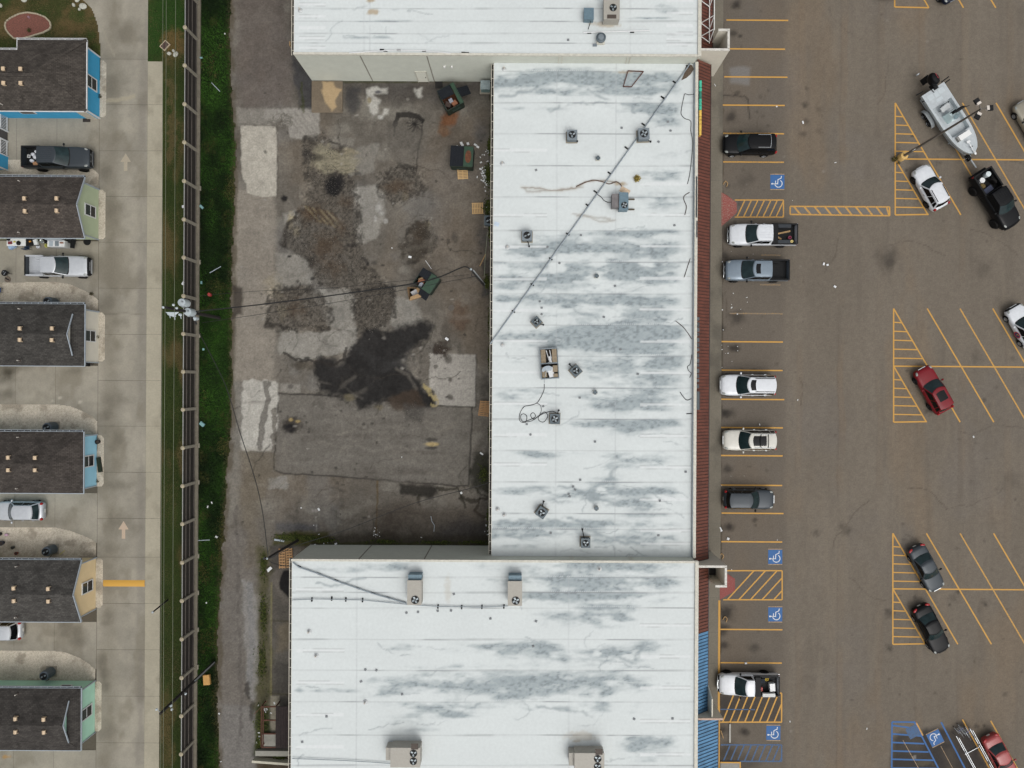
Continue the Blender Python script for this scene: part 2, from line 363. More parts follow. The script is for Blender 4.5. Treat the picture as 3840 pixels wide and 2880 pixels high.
def paint_yard(x, y, X, Y):
    p = Paint(x, y, C(103, 98, 90))
    p.mul(0.70 + 0.6 * fbm(x, y, 240, 240, 5, 41)); p.mul(0.8 + 0.4 * fbm(x, y, 34, 34, 5, 42))
    p.mix(sstep(.52, .72, fbm(x, y, 90, 70, 5, 45)) * .5, C(132, 128, 119)); p.mix(sstep(.56, .74, fbm(x, y, 70, 90, 5, 49)) * .55, C(66, 62, 57))
    p.mix(sstep(.5, .75, fbm(x, y, 200, 260, 4, 43)) * .5, C(110, 100, 87)); p.mix(sstep(.55, .75, fbm(x, y, 150, 150, 4, 44)) * .5, C(112, 110, 106))
    CON, CON2, DK = C(172, 167, 155), C(153, 149, 141), C(40, 38, 36)
    # alley wheel tracks, old concrete
    p.poly([(872, -200), (1030, -200), (1100, 160), (1090, 400), (900, 420)], C(100, 92, 86), .7, soft=30, rag=20)
    p.poly([(880, 720), (1035, 700), (1030, 1440), (870, 1430)], C(140, 133, 122), .8, soft=14, rag=16, rs=80, tex=.3)
    p.poly([(868, 1430), (912, 1430), (900, 1900), (850, 2000), (838, 1900)], C(122, 118, 110), .7, soft=14, rag=14, rs=70)
    p.poly([(840, 2000), (965, 1960), (960, 2300), (900, 2900), (830, 3100), (818, 2400)], C(112, 107, 101), .7, soft=20, rag=20, rs=80)
    p.poly([(906, 2175), (952, 2190), (966, 2300), (972, 2500), (952, 2650), (925, 2600), (915, 2400)], C(140, 138, 134), .75, soft=6, rag=12, rs=40, tex=.25)
    p.poly([(830, 2640), (960, 2650), (958, 3100), (822, 3100)], C(120, 117, 113), .8, soft=8, rag=5)
    p.line([(935, 2190), (945, 2420), (935, 2560)], 10, C(120, 120, 120), .5, rag=10)
    p.blob(930, 2590, 14, 36, C(58, 54, 50), .8, rag=.7, seed=91); p.blob(945, 2660, 12, 40, C(52, 50, 46), .7, rag=.7, seed=92)
    p.line([(884, 1900), (892, 2100), (895, 2300), (905, 2800)], 6, C(84, 80, 76), .5, rag=8, brk=.4)
    p.poly([(905, 470), (1032, 466), (1040, 500), (1038, 735), (985, 738), (930, 722), (905, 640)], CON, .95, soft=3, rag=6, rs=30)
    p.line([(903, 468), (1040, 470), (1041, 740)], 3, C(82, 77, 70), .7, rag=4)
    p.poly([(1000, 410), (1199, 404), (1199, 498), (1187, 526), (1090, 516), (1080, 470), (984, 440)], CON2, .85, soft=5, rag=10, rs=30)
    p.poly([(880, 400), (1005, 410), (1050, 470), (900, 465)], C(134, 130, 122), .7, soft=10, rag=16)
    for k in range(7): p.line([(1030 + 22 * k, 410), (1110 + 18 * k, 500)], 4, C(112, 108, 102), .35, rag=4)
    for k in range(16):
        a = k * 2.4; p.line([(1055, 455), (1055 + 34 * math.cos(a), 455 + 26 * math.sin(a)), (1055 + 44 * math.cos(a + .7), 455 + 34 * math.sin(a + .7))], 1.6, C(88, 84, 76), .6, rag=5, rs=12)
    # darker strip along the north shop's wall, with washed-out spills
    p.poly([(1100, 215), (1176, 305), (1172, 405), (1130, 405), (1112, 330), (1094, 240)], C(60, 60, 62), .8, soft=10, rag=14)
    p.poly([(1290, 306), (1850, 306), (1850, 350), (1600, 380), (1300, 370)], C(76, 72, 68), .8, soft=22, rag=24, rs=70, seed=46)
    p.poly([(1300, 330), (1350, 330), (1345, 410), (1320, 440), (1296, 400)], C(58, 58, 60), .7, soft=14, rag=16)
    for pts in ([(1372, 335), (1400, 328), (1452, 330), (1450, 348), (1402, 356), (1428, 378), (1420, 420), (1400, 440), (1382, 400), (1378, 368)], [(1440, 405), (1458, 408), (1452, 428), (1430, 440)], [(1552, 332), (1580, 330), (1584, 360), (1570, 368)]):
        p.poly(pts, C(184, 182, 174), .85, soft=7, rag=9, rs=22, tex=.35, seed=51)
    p.blob(1422, 345, 16, 6, C(78, 78, 82), .9); p.blob(1385, 375, 8, 14, C(118, 104, 66), .7, seed=52); p.blob(1425, 440, 14, 10, C(200, 200, 194), .5, seed=53)
    # rust-brown apron in front of the central shop
    p.poly([(1640, 420), (1720, 440), (1850, 380), (1850, 1340), (1790, 1320), (1700, 1240), (1560, 1000), (1640, 760), (1570, 620)], C(106, 95, 82), .42, soft=40, rag=40, rs=140, seed=47)
    p.blob(1690, 440, 34, 44, C(112, 70, 40), .75, rot=.6, rag=.6, rs=30); p.blob(1665, 490, 26, 26, C(108, 76, 50), .6, seed=54)
    p.blob(1800, 500, 30, 60, C(74, 76, 80), .5, seed=55, hard=.1); p.blob(1815, 890, 36, 60, C(62, 62, 64), .6, seed=56, hard=.1); p.blob(1830, 1090, 30, 30, C(60, 60, 62), .6, seed=57); p.blob(1830, 1000, 26, 40, C(60, 60, 60), .6, seed=157)
    p.blob(1705, 890, 14, 26, C(66, 62, 58), .6, seed=58); p.blob(1720, 1190, 40, 60, C(92, 74, 60), .6, seed=59)
    p.blob(1692, 1154, 12, 11, C(120, 112, 98), .6, rag=.1); p.blob(1692, 1150, 16, 15, C(70, 64, 56), .4, rag=.1)
    # tar bracket and crazed spot
    p.line([(1482, 470), (1492, 428), (1530, 430), (1572, 440), (1584, 452)], 9, DK, .9, rag=6); p.line([(1482, 470), (1478, 510)], 3, DK, .7, rag=3)
    p.line([(1584, 450), (1583, 490), (1566, 575), (1562, 640)], 2.5, DK, .7, rag=3)
    for k in range(12):
        a = k * 0.52; p.line([(1555, 465), (1555 + 14 * math.cos(a), 465 + 14 * math.sin(a)), (1555 + 28 * math.cos(a + .3), 467 + 26 * math.sin(a + .3))], 2.2, DK, .9, rag=4, rs=10)
    # pale skimmed areas
    for pts, a in (([(1310, 700), (1440, 690), (1450, 800), (1400, 900), (1345, 930), (1330, 830)], .7), ([(1330, 560), (1420, 540), (1400, 640), (1310, 660)], .45), ([(1060, 800), (1130, 780), (1150, 850), (1080, 880)], .6),
                   ([(1036, 950), (1160, 950), (1170, 1060), (1120, 1080), (1050, 1090), (1036, 1080)], .6), ([(1160, 1075), (1235, 1080), (1195, 1150), (1170, 1120)], .9), ([(1200, 1100), (1330, 1080), (1345, 1160), (1320, 1260), (1220, 1220), (1195, 1150)], .6),
                   ([(1090, 1250), (1330, 1230), (1340, 1300), (1250, 1330), (1140, 1350), (1070, 1320)], .75), ([(1480, 1110), (1560, 1120), (1580, 1210), (1490, 1240), (1460, 1200)], .6), ([(1200, 520), (1330, 520), (1330, 560), (1200, 560)], .3), ([(1045, 1240), (1110, 1235), (1080, 1300), (1050, 1330), (1040, 1300)], .7)):
        p.poly(pts, C(146, 143, 135), a, soft=7, rag=16, rs=40, seed=61)
    for cx, cy, rx, ry in ((1420, 780, 14, 20), (1446, 830, 9, 11), (1408, 820, 6, 14), (1430, 800, 10, 8)): p.blob(cx, cy, rx, ry, C(160, 158, 152), .9, rag=.35)
    for cx, cy, rx, ry, a in ((1210, 620, 60, 26, .85), (1240, 600, 40, 40, .6), (1090, 830, 16, 40, .8), (1110, 865, 20, 22, .8), (1240, 830, 40, 14, .6), (1030, 1080, 40, 60, .3), (1600, 845, 14, 16, .8), (1520, 735, 14, 18, .7), (1290, 570, 60, 16, .5), (1060, 1170, 22, 34, .6)):
        p.blob(cx, cy, rx, ry, C(158, 148, 122), a, rag=.7, rs=16, seed=int(cx))
    # broken gravelly ground
    for q, pts in enumerate(GRAVEL):
        p.poly(pts, C(80, 75, 68), .8, soft=9, rag=24, rs=30, seed=70 + q, tex=.3)
        p.line(pts + pts[:1], 9, C(52, 49, 45), .75, rag=18, rs=26, seed=170 + q, soft=6, brk=.5)
        ix = p.sub(pts, 26); xx, yy2 = p.x[ix], p.y[ix]; ins = sstep(22, -6, sdpoly(xx, yy2, pts) + (fbm(xx, yy2, 30, 30, 3, 270 + q) - .5) * 40)
        p.c[ix] *= (1 + ins * (fbm(xx, yy2, 5.5, 5.5, 2, 280 + q) - .5) * 1.5)[:, None]
    for cx, cy, rx, ry, a in ((1170, 800, 60, 44, .8), (1220, 930, 60, 60, .75), (1250, 1000, 50, 44, .6), (1490, 700, 60, 30, .75), (1575, 870, 24, 40, .7), (1110, 1160, 40, 40, .6), (1280, 860, 30, 40, .5), (1300, 760, 30, 30, .6)):
        p.blob(cx, cy, rx, ry, C(76, 61, 46), a * .8, rag=.7, rs=20, seed=int(cy), hard=.2)
    for k in range(9): p.line([(1130 + 14 * k, 770 + 3 * k), (1190 + 13 * k, 830 + 4 * k)], 4, C(128, 116, 92) if k % 2 else C(70, 54, 40), .6, rag=3, brk=.35)
    p.poly([(1165, 560), (1230, 548), (1310, 590), (1345, 600), (1330, 640), (1250, 650), (1190, 640)], C(142, 136, 116), .75, soft=14, rag=26, rs=34, seed=88, tex=.3)
    for k in range(12): p.line([(1165 + 3 * k, 560 + 8 * k), (1300 + 4 * k, 575 + 6 * k)], 2.4, C(150, 143, 120) if k % 2 else C(86, 78, 64), .5, rag=9, brk=.45, seed=k)
    for cx, cy, rx, ry, a in ((1255, 692, 44, 48, .95), (1252, 700, 34, 38, 1), (1066, 745, 14, 14, .95), (1150, 580, 22, 30, .6), (1190, 590, 30, 16, .6), (1085, 962, 8, 5, .9), (1380, 990, 8, 8, .8), (1400, 985, 14, 10, .4), (1435, 995, 8, 5, .6), (1125, 1066, 5, 8, .8), (1172, 1045, 10, 8, .8), (1680, 905, 10, 14, .5), (1344, 1090, 10, 10, .6), (1320, 920, 30, 10, .6), (1340, 650, 22, 8, .6)):
        p.blob(cx, cy, rx, ry, C(34, 33, 33), a, rag=.5, rs=10, seed=int(cx + cy))
    for cx, cy, rx, ry in ((1570, 860, 40, 34), (1560, 935, 60, 44), (1600, 900, 30, 50)): p.blob(cx, cy, rx, ry, C(64, 58, 50), .7, rag=.7, rs=14, seed=int(cx))
    p.poly([(1440, 470), (1500, 462), (1580, 500), (1575, 600), (1460, 580)], C(92, 88, 82), .45, soft=20, rag=26, rs=24, tex=.4)
    # square of new dark asphalt
    NEW = [(1043, 1475), (1200, 1482), (1420, 1500), (1772, 1527), (1757, 1824), (1590, 1812), (1300, 1790), (1070, 1776), (1026, 1762)]
    p.poly(NEW, C(106, 102, 95), .85, soft=3); ix = p.sub(NEW, 5)
    p.line(NEW + NEW[:1], 3, C(48, 45, 42), .75, rag=4, rs=30)
    for k in range(26): p.line([(rnd.uniform(1050, 1500), yy := rnd.uniform(1500, 1800)), (rnd.uniform(1500, 1760), yy + rnd.uniform(-12, 22))], rnd.uniform(3, 12), C(118, 114, 107) if k % 2 else C(86, 81, 75), .35, rag=14, rs=60, seed=k, brk=.45, soft=5)
    for k in range(10): p.line([(rnd.uniform(1200, 1650), yy := rnd.uniform(1560, 1790)), (rnd.uniform(1200, 1650), yy + rnd.uniform(-30, 30))], 5, C(126, 121, 112), .35, rag=30, rs=50, seed=k + 50, soft=4)
    p.blob(1095, 1590, 42, 34, C(58, 54, 49), .9, rag=.4, seed=81); p.blob(1086, 1606, 26, 20, C(30, 30, 31), .95, rag=.3, seed=82); p.blob(1090, 1574, 10, 8, C(150, 132, 92), .9, seed=83); p.blob(1118, 1580, 10, 6, C(150, 132, 92), .9, seed=84)
    p.blob(1619, 1666, 30, 9, C(168, 150, 108), .95, rag=.3, seed=85); p.blob(1617, 1648, 26, 8, C(56, 54, 50), .7, seed=86); p.blob(1620, 1680, 26, 6, C(50, 48, 45), .7, seed=87)
    for cx, cy in ((1282, 1498), (1395, 1590), (1365, 1590), (1440, 1570), (1052, 1545), (1150, 1585), (1158, 1620), (1280, 1540), (1260, 1755), (1170, 1770)): p.blob(cx, cy, 7, 6, DK, .6, seed=cx)
    p.line([(1415, 1803), (1415, 1870), (1410, 2000)], 2.6, C(88, 72, 44), .8, rag=3)
    # concrete squares
    p.poly([(1611, 1327), (1787, 1329), (1783, 1527), (1635, 1520), (1630, 1465), (1611, 1455)], CON2, .95, soft=3, rag=5, rs=24)
    p.line([(1786, 1329), (1784, 1527), (1640, 1522)], 2.5, DK, .6, rag=3)
    for cx, cy, r in ((1633, 1375, 9), (1688, 1425, 9), (1680, 1350, 18), (1690, 1490, 12), (1580, 1335, 8), (1576, 1396, 7)): p.blob(cx, cy, r, r * 1.1, C(62, 58, 52), .7, seed=cx)
    p.poly([(912, 1427), (985, 1430), (1044, 1436), (1030, 1690), (905, 1690)], C(176, 173, 164), .9, soft=5, rag=14, rs=34, tex=.2)
    p.line([(1000, 1440), (1008, 1500), (985, 1600), (975, 1680)], 12, C(96, 92, 86), .8, rag=12, rs=34); p.line([(1030, 1540), (1025, 1680)], 9, C(84, 78, 70), .7, rag=10)
    p.poly([(1048, 1437), (1127, 1440), (1127, 1474), (1048, 1472)], C(134, 130, 122), .85, soft=3, rag=4); p.blob(1090, 1448, 14, 10, C(84, 80, 76), .7)
    p.poly([(1008, 1795), (1078, 1780), (1080, 1832), (1006, 1832)], C(140, 138, 132), .7, soft=4, rag=10, rs=14, tex=.3)
    p.poly([(890, 1690), (1020, 1690), (1020, 1780), (960, 1960), (1000, 2100), (930, 2130), (905, 1900)], C(110, 102, 88), .6, soft=20, rag=30, rs=60)
    # fresh black asphalt, spread by hand
    p.poly(BLACK, C(60, 58, 55), .75, soft=16, rag=30, rs=30, seed=64); p.poly(BLACK, C(41, 40, 39), .95, soft=10, rag=17, rs=20, seed=65); p.line(BLACK + BLACK[:1], 7, C(34, 33, 32), .6, rag=22, rs=18, seed=63, soft=6, brk=.5)
    ix = p.sub(BLACK, 10); p.c[ix] *= ((0.62 + 0.8 * fbm(p.x[ix], p.y[ix], 40, 40, 5, 66)) * (.8 + .4 * fbm(p.x[ix], p.y[ix], 8, 8, 2, 67)))[:, None]
    for k in range(14): p.line([(1330 + 18 * k, 1300 + 8 * k), (1420 + 12 * k, 1400 - 3 * k), (1480 + 5 * k, 1370 - 6 * k)], 6, C(56, 55, 54), .35, rag=12, brk=.4, soft=5, seed=k)
    p.poly([(1455, 1492), (1560, 1460), (1590, 1520), (1530, 1545), (1470, 1535)], C(66, 56, 47), .85, soft=12, rag=16, rs=24, tex=.4)
    p.poly([(1515, 1515), (1600, 1520), (1580, 1585), (1520, 1575)], C(74, 71, 67), .7, soft=10, rag=14, rs=20)
    p.line([(1590, 1448), (1625, 1480), (1640, 1512), (1625, 1516)], 8, C(158, 144, 104), .9, rag=9, rs=14, brk=.3)
    p.blob(1650, 1310, 40, 34, C(54, 46, 40), .9, rag=.6, rs=12, seed=67)
    p.blob(1310, 1490, 24, 14, C(110, 102, 80), .6, seed=68); p.blob(1420, 1528, 18, 12, C(96, 88, 66), .6, seed=69); p.blob(1130, 1370, 44, 22, C(66, 60, 50), .6, seed=71); p.blob(1150, 1345, 14, 10, DK, .8, seed=72)
    p.line([(1068, 1322), (1110, 1350), (1170, 1352), (1250, 1370), (1290, 1345), (1300, 1310)], 5, C(48, 45, 42), .8, rag=8)
    # south-east corner: oily, mossy
    p.poly([(1790, 1690), (1850, 1700), (1850, 1850), (1760, 1830), (1765, 1740)], C(44, 44, 36), .85, soft=12, rag=24, rs=34)
    p.poly([(1500, 1815), (1640, 1822), (1650, 1850), (1600, 1866), (1500, 1850)], C(44, 42, 38), .9, soft=8, rag=14, rs=26)
    for pts in ([(1640, 1830), (1720, 1835), (1740, 1900)], [(1780, 1830), (1830, 1870), (1760, 1880), (1730, 1860)], [(1800, 1870), (1780, 1920), (1846, 1960)], [(1570, 1860), (1572, 1890)]): p.line(pts, 5, C(42, 40, 32), .75, rag=12, rs=22)
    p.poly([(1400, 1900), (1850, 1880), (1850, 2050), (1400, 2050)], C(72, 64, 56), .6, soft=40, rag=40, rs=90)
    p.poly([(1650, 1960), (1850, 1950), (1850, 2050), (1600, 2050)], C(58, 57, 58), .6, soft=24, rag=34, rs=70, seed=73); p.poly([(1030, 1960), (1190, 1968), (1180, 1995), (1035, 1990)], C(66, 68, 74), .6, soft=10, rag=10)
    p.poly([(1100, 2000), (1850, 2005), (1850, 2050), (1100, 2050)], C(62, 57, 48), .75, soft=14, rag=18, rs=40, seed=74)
    p.line([(1186, 1940), (1186, 1995)], 3, C(170, 168, 162), .6, rag=3, brk=.45); p.blob(1180, 1915, 14, 8, C(160, 156, 150), .5, seed=75)
    # weeds at the foot of the walls
    G = C(56, 60, 28)
    p.line([(1290, 307), (1850, 307)], 5, G, .6, rag=4, brk=.4); p.line([(1846, 310), (1844, 1200), (1838, 2040)], 9, C(50, 52, 30), .7, rag=10, rs=50, brk=.42)
    p.line([(1030, 2040), (1850, 2040)], 7, G, .6, rag=6, brk=.42); p.poly([(1030, 1996), (1230, 1996), (1230, 2040), (1020, 2045)], C(70, 68, 36), .8, soft=8, rag=14, rs=26)
    p.line([(1130, 310), (1138, 420), (1128, 400)], 4, G, .6, rag=6, brk=.3)
    # dock side of the south shop
    p.poly([(1012, 2045), (1100, 2045), (1100, 2170), (1012, 2180)], C(70, 66, 62), .8, soft=6); p.poly([(1018, 2180), (1100, 2180), (1100, 3100), (1014, 3100)], C(88, 84, 78), .8, soft=5, tex=.2)
    p.poly([(1000, 2160), (1050, 2130), (1100, 2140), (1100, 2270), (1055, 2260), (1030, 2200)], C(110, 104, 96), .7, soft=10); p.poly([(1050, 2168), (1062, 2140), (1100, 2140), (1100, 2240), (1080, 2236), (1052, 2208)], C(26, 26, 27), .95, soft=4, rag=6)
    p.poly([(965, 2050), (1014, 2060), (1014, 2900), (980, 2900), (955, 2640), (972, 2400)], C(74, 72, 44), .75, soft=14, rag=20, rs=34, seed=76, tex=.2)
    p.poly([(1040, 2340), (1095, 2340), (1095, 2440), (1040, 2440)], C(116, 106, 86), .5, soft=10, rag=14); p.poly([(1030, 2480), (1096, 2490), (1096, 2600), (1024, 2600)], C(66, 64, 60), .6, soft=10, rag=8)
    p.line([(1018, 2185), (1016, 2610)], 2.5, C(124, 118, 84), .8); p.line([(1016, 2327), (1096, 2330)], 2, C(70, 66, 44), .8); p.line([(1014, 2602), (1096, 2604)], 2, C(70, 66, 44), .8)
    p.poly([(1014, 2610), (1048, 2610), (1048, 2750), (1014, 2750)], C(146, 140, 124), .8, soft=3); p.poly([(965, 2650), (1014, 2640), (1014, 2830), (950, 2830)], C(60, 66, 38), .8, soft=8, rag=10); p.poly([(965, 2820), (1096, 2820), (1096, 3100), (960, 3100)], C(70, 60, 48), .8, soft=6, rag=8)
    # cracks, tyre scuffs, specks
    rr = random.Random(77)
    for k in range(46):
        x0_, y0_ = rr.uniform(900, 1800), rr.uniform(320, 2000); a = rr.uniform(0, 6.28); pts = [(x0_, y0_)]
        for j in range(rr.randint(3, 7)): a += rr.uniform(-.8, .8); pts.append((pts[-1][0] + 22 * math.cos(a), pts[-1][1] + 22 * math.sin(a)))
        p.line(pts, 1.6, C(58, 54, 49), rr.uniform(.3, .7), rag=5, rs=16, seed=k, soft=1.6)
    for k in range(60):
        x0_, y0_ = rr.uniform(900, 1800), rr.uniform(320, 2000); a = rr.uniform(0, 3.14); L_ = rr.uniform(60, 220)
        p.line([(x0_, y0_), (x0_ + L_ * .5 * math.cos(a), y0_ + L_ * .5 * math.sin(a)), (x0_ + L_ * math.cos(a + .25), y0_ + L_ * math.sin(a + .25))], rr.uniform(3, 9), C(128, 122, 112) if k % 3 else C(76, 70, 64), rr.uniform(.15, .35), rag=8, rs=40, seed=k, soft=5, brk=.45)
    for k in range(150): p.blob(rr.uniform(880, 1840), rr.uniform(310, 2030), rr.uniform(2.5, 9), rr.uniform(2.5, 7), C(50, 47, 43) if k % 4 else C(150, 146, 138), rr.uniform(.3, .8), rag=.7, rs=7, seed=k)
    p.mul(.78 + .44 * fbm(x, y, 9, 9, 3, 291)); p.mul(.86 + .28 * fbm(x, y, 44, 44, 4, 292))
    # bare dirt along the grass verge
    p.line([(866, -100), (866, 300), (885, 520), (882, 720), (870, 1100), (868, 1600), (846, 1900), (828, 2200), (818, 2600), (828, 3000)], 12, C(84, 76, 62), .7, rag=12, rs=40, brk=.4, soft=6)
    p.poly([(874, 1070), (910, 1080), (912, 1180), (872, 1190)], C(60, 54, 48), .85, soft=8, rag=8)
    return p.c
GRAVEL = [[(1140, 520), (1210, 505), (1290, 560), (1300, 640), (1330, 690), (1345, 760), (1350, 900), (1370, 1010), (1480, 1080), (1470, 1180), (1400, 1240), (1345, 1240), (1335, 1100), (1190, 1060), (1162, 980), (1060, 920), (1068, 850), (1140, 780), (1160, 700), (1135, 600)],
          [(1430, 650), (1500, 620), (1580, 650), (1592, 710), (1540, 750), (1480, 770), (1420, 720)], [(1540, 860), (1600, 820), (1640, 920), (1600, 960), (1540, 985), (1500, 920)],
          [(1010, 1090), (1160, 1075), (1240, 1150), (1240, 1230), (1120, 1240), (1000, 1220)], [(1320, 1090), (1470, 1080), (1480, 1180), (1400, 1240), (1330, 1200)]]
BLACK = [(1620, 1219), (1585, 1210), (1530, 1222), (1459, 1241), (1372, 1236), (1338, 1280), (1307, 1319), (1290, 1360), (1262, 1370), (1250, 1345), (1203, 1341), (1177, 1375), (1190, 1432), (1203, 1466), (1264, 1488), (1333, 1488), (1351, 1527), (1394, 1518), (1459, 1492), (1515, 1514), (1589, 1522), (1628, 1514), (1620, 1479), (1576, 1453), (1576, 1436), (1520, 1385), (1494, 1358), (1540, 1310), (1611, 1262)]
yard = struct(sheet('service_yard', -32.6, XM, -47, 47, 0.0, 0.1, attr_mat('yard_asphalt', .16, 6, .92, .5, .16, 40), paint_yard))

# verge of rough grass between the timber fence and the alley, mown strip behind the fence, lawn
VERGE = [(700, -300), (872, -300), (868, 0), (860, 130), (868, 300), (874, 420), (886, 520), (880, 640), (884, 720), (872, 900), (868, 1100), (870, 1430), (866, 1600), (852, 1750), (846, 1900), (838, 2050), (826, 2200), (818, 2400), (814, 2600), (822, 2800), (828, 3000), (700, 3000)]
def paint_verge(x, y, X, Y):
    p = Paint(x, y, C(24, 38, 16)); p.mul(0.6 + 0.8 * fbm(x, y, 90, 160, 4, 101)); p.mix(sstep(.5, .75, fbm(x, y, 120, 200, 4, 102)) * .7, C(40, 64, 24))
    p.mix(sstep(.6, .8, fbm(x, y, 40, 40, 3, 103)) * .5, C(74, 72, 40))
    p.mix(sstep(24, 0, -sdpoly(x, y, VERGE)) * .6 * (x > 780), C(82, 74, 54)); return p.c
def verge_clip(x, y): return sdpoly(x, y, VERGE) + (fbm(x, y, 26, 26, 3, 104) - .5) * 22 < 0
struct(sheet('grass_verge', -32.9, -27.3, -46, 46, 0.012, 0.12, attr_mat('verge_soil', .3, 8, .95, .6, .3, 40), paint_verge, clip=verge_clip))
def paint_strip(x, y, X, Y):
    p = Paint(x, y, C(52, 62, 30)); p.mul(0.75 + 0.5 * fbm(x, y, 60, 120, 4, 111)); p.mix(sstep(.5, .7, fbm(x, y, 70, 190, 4, 112)) * .8, C(92, 80, 52))
    p.poly([(557, -300), (720, -300), (720, 130), (560, 232)], C(44, 72, 28), .8, soft=20, rag=30); p.blob(650, 160, 50, 60, C(110, 88, 56), .8, rag=.5, seed=113)
    p.line([(640, 300), (650, 420), (640, 600)], 14, C(104, 88, 62), .5, rag=20); return p.c
struct(sheet('grass_strip', -36.6, -32.2, -46, 46, 0.012, 0.12, attr_mat('strip_soil', .25, 8, .95, .6, .25, 40), paint_strip))
def paint_lawn(x, y, X, Y):
    p = Paint(x, y, C(62, 66, 36)); p.mul(0.75 + 0.5 * fbm(x, y, 60, 60, 4, 121)); p.mix(sstep(.45, .7, fbm(x, y, 90, 90, 4, 122)) * .8, C(100, 84, 56)); p.mix(sstep(.55, .75, fbm(x, y, 70, 70, 4, 123)) * .7, C(50, 72, 32)); return p.c
LAWN = [(-400, -300), (250, -300), (290, -80), (310, 0), (335, 22), (350, 45), (364, 85), (370, 120), (375, 170), (377, 222), (377, 300), (-400, 300)]
struct(sheet('lawn', -62, -40.5, 28, 46, 0.05, 0.12, attr_mat('lawn_soil', .25, 8, .95, .6, .25, 40), paint_lawn, clip=lambda x, y: sdpoly(x, y, LAWN) < 0))

def blades(name, poly, n, h0, h1, colfn, z=0.012, seed=1, wid=0.02):
    r = np.random.RandomState(seed); xs = [p[0] for p in poly]; ys = [p[1] for p in poly]
    x = r.uniform(min(xs), max(xs), n); y = r.uniform(min(ys), max(ys), n); k = sdpoly(x, y, poly) + (fbm(x, y, 26, 26, 3, 104) - .5) * 20 < -2; x, y = x[k], y[k]; n = len(x)
    X, Y, _ = P(x, y, 0.0); a = r.uniform(0, 6.283, n); h = r.uniform(h0, h1, n); ln = r.uniform(.2, 1.2, n) * h; wv = r.uniform(.6, 1.5, n) * wid
    b0 = np.stack([X + np.cos(a) * wv, Y + np.sin(a) * wv, np.full(n, z)], 1); b1 = np.stack([X - np.cos(a) * wv, Y - np.sin(a) * wv, np.full(n, z)], 1)
    t = np.stack([X - np.sin(a) * ln, Y + np.cos(a) * ln, z + h], 1)
    vs = np.stack([b0, b1, t], 1).reshape(-1, 3); c = np.repeat(colfn(x, y, r), 3, 0)
    return tag(rawmesh(name, vs, np.arange(3 * n).reshape(-1, 3), attr_mat('blade', .1, 20, .7, .0, .0, 40), None, c), kind='stuff')
def gcol(lo, hi, dry, fr, s1):
    def f(x, y, r):
        t = np.clip(fbm(x, y, 90, 150, 4, s1) * 2.5 - .8 + r.uniform(-.3, .3, len(x)), 0, 1)[:, None]; c = np.array(lo) * (1 - t) + np.array(hi) * t
        d = (fbm(x, y, 70, 120, 4, s1 + 5) + r.uniform(-.15, .15, len(x)) > fr)[:, None]; return np.where(d, np.array(dry), c)
    return f
tag(blades('rough_grass', VERGE, 100000, .05, .17, gcol(C(14, 28, 10), C(58, 94, 32), C(84, 82, 46), .71, 131), seed=2, wid=.03), 'dark green rough grass on the verge between timber fence and alley', 'grass')
tag(blades('mown_grass', [(612, 230), (705, 130), (708, -60), (557, -60), (557, 222), (612, 224), (592, 2960), (680, 2960), (712, 130)][1:], 60000, .03, .08, gcol(C(32, 46, 20), C(58, 76, 34), C(98, 86, 58), .58, 141), seed=3, wid=.022), 'short patchy grass strip between the sidewalk and the timber fence', 'grass')
tag(blades('lawn_grass', LAWN, 60000, .03, .07, gcol(C(40, 54, 22), C(70, 86, 40), C(108, 92, 62), .54, 151), z=.05, seed=4, wid=.022), 'patchy lawn around the bright blue house and the curved lane', 'grass')

# weeds growing through the yard at the walls
def weeds(name, label, spots, n, seed, h=.3):
    r = np.random.RandomState(seed); vs = []; cs = []
    for cx, cy, rx, ry, m in spots:
        k = int(n * m); x = cx + r.normal(0, rx * .5, k); y = cy + r.normal(0, ry * .5, k); X, Y, _ = P(x, y); a = r.uniform(0, 6.28, k); z = r.uniform(.02, h, k); s = r.uniform(.03, .08, k)
        ca, sa = np.cos(a) * s, np.sin(a) * s
        q = np.stack([np.stack([X + ca, Y + sa, z], 1), np.stack([X - sa, Y + ca, z + s * .4], 1), np.stack([X - ca, Y - sa, z], 1), np.stack([X + sa, Y - ca, z - s * .3], 1)], 1); vs.append(q.reshape(-1, 3))
        t = r.uniform(0, 1, k)[:, None]; cs.append(np.repeat(np.array(C(38, 50, 20)) * (1 - t) + np.array(C(82, 88, 40)) * t, 4, 0))
    vs = np.concatenate(vs); return tag(rawmesh(name, vs, np.arange(len(vs)).reshape(-1, 4), MATS['blade'], None, np.concatenate(cs)), label, 'weeds', kind='stuff')
weeds('wall_weeds', 'low green weeds along the west wall of the central shops', [(1836, 550, 8, 26, 1), (1832, 660, 14, 40, 1.6), (1830, 780, 16, 30, 1.4), (1838, 860, 6, 60, .8), (1826, 1060, 10, 30, .9), (1838, 1200, 8, 60, .8), (1836, 1340, 6, 60, .7), (1838, 1620, 6, 60, .6), (1815, 1780, 18, 34, .8), (1834, 1940, 8, 50, .8)], 260, 5)
weeds('corner_weeds', 'green weeds and grass at the north wall of the south shop', [(1090, 2015, 50, 14, 1.6), (1150, 2018, 60, 12, 1.2), (1220, 2025, 40, 8, .6), (1440, 2030, 60, 8, .6), (1640, 2032, 60, 6, .6), (1780, 2032, 50, 6, .5)], 320, 6, .2)
weeds('dock_weeds', 'weeds and grass beside the rusty dock frame on the alley', [(990, 2120, 12, 50, .8), (990, 2300, 14, 80, 1), (985, 2480, 16, 80, 1), (985, 2700, 20, 50, 1.4), (975, 2790, 14, 30, .8), (1045, 2835, 20, 10, .7)], 320, 8, .25)

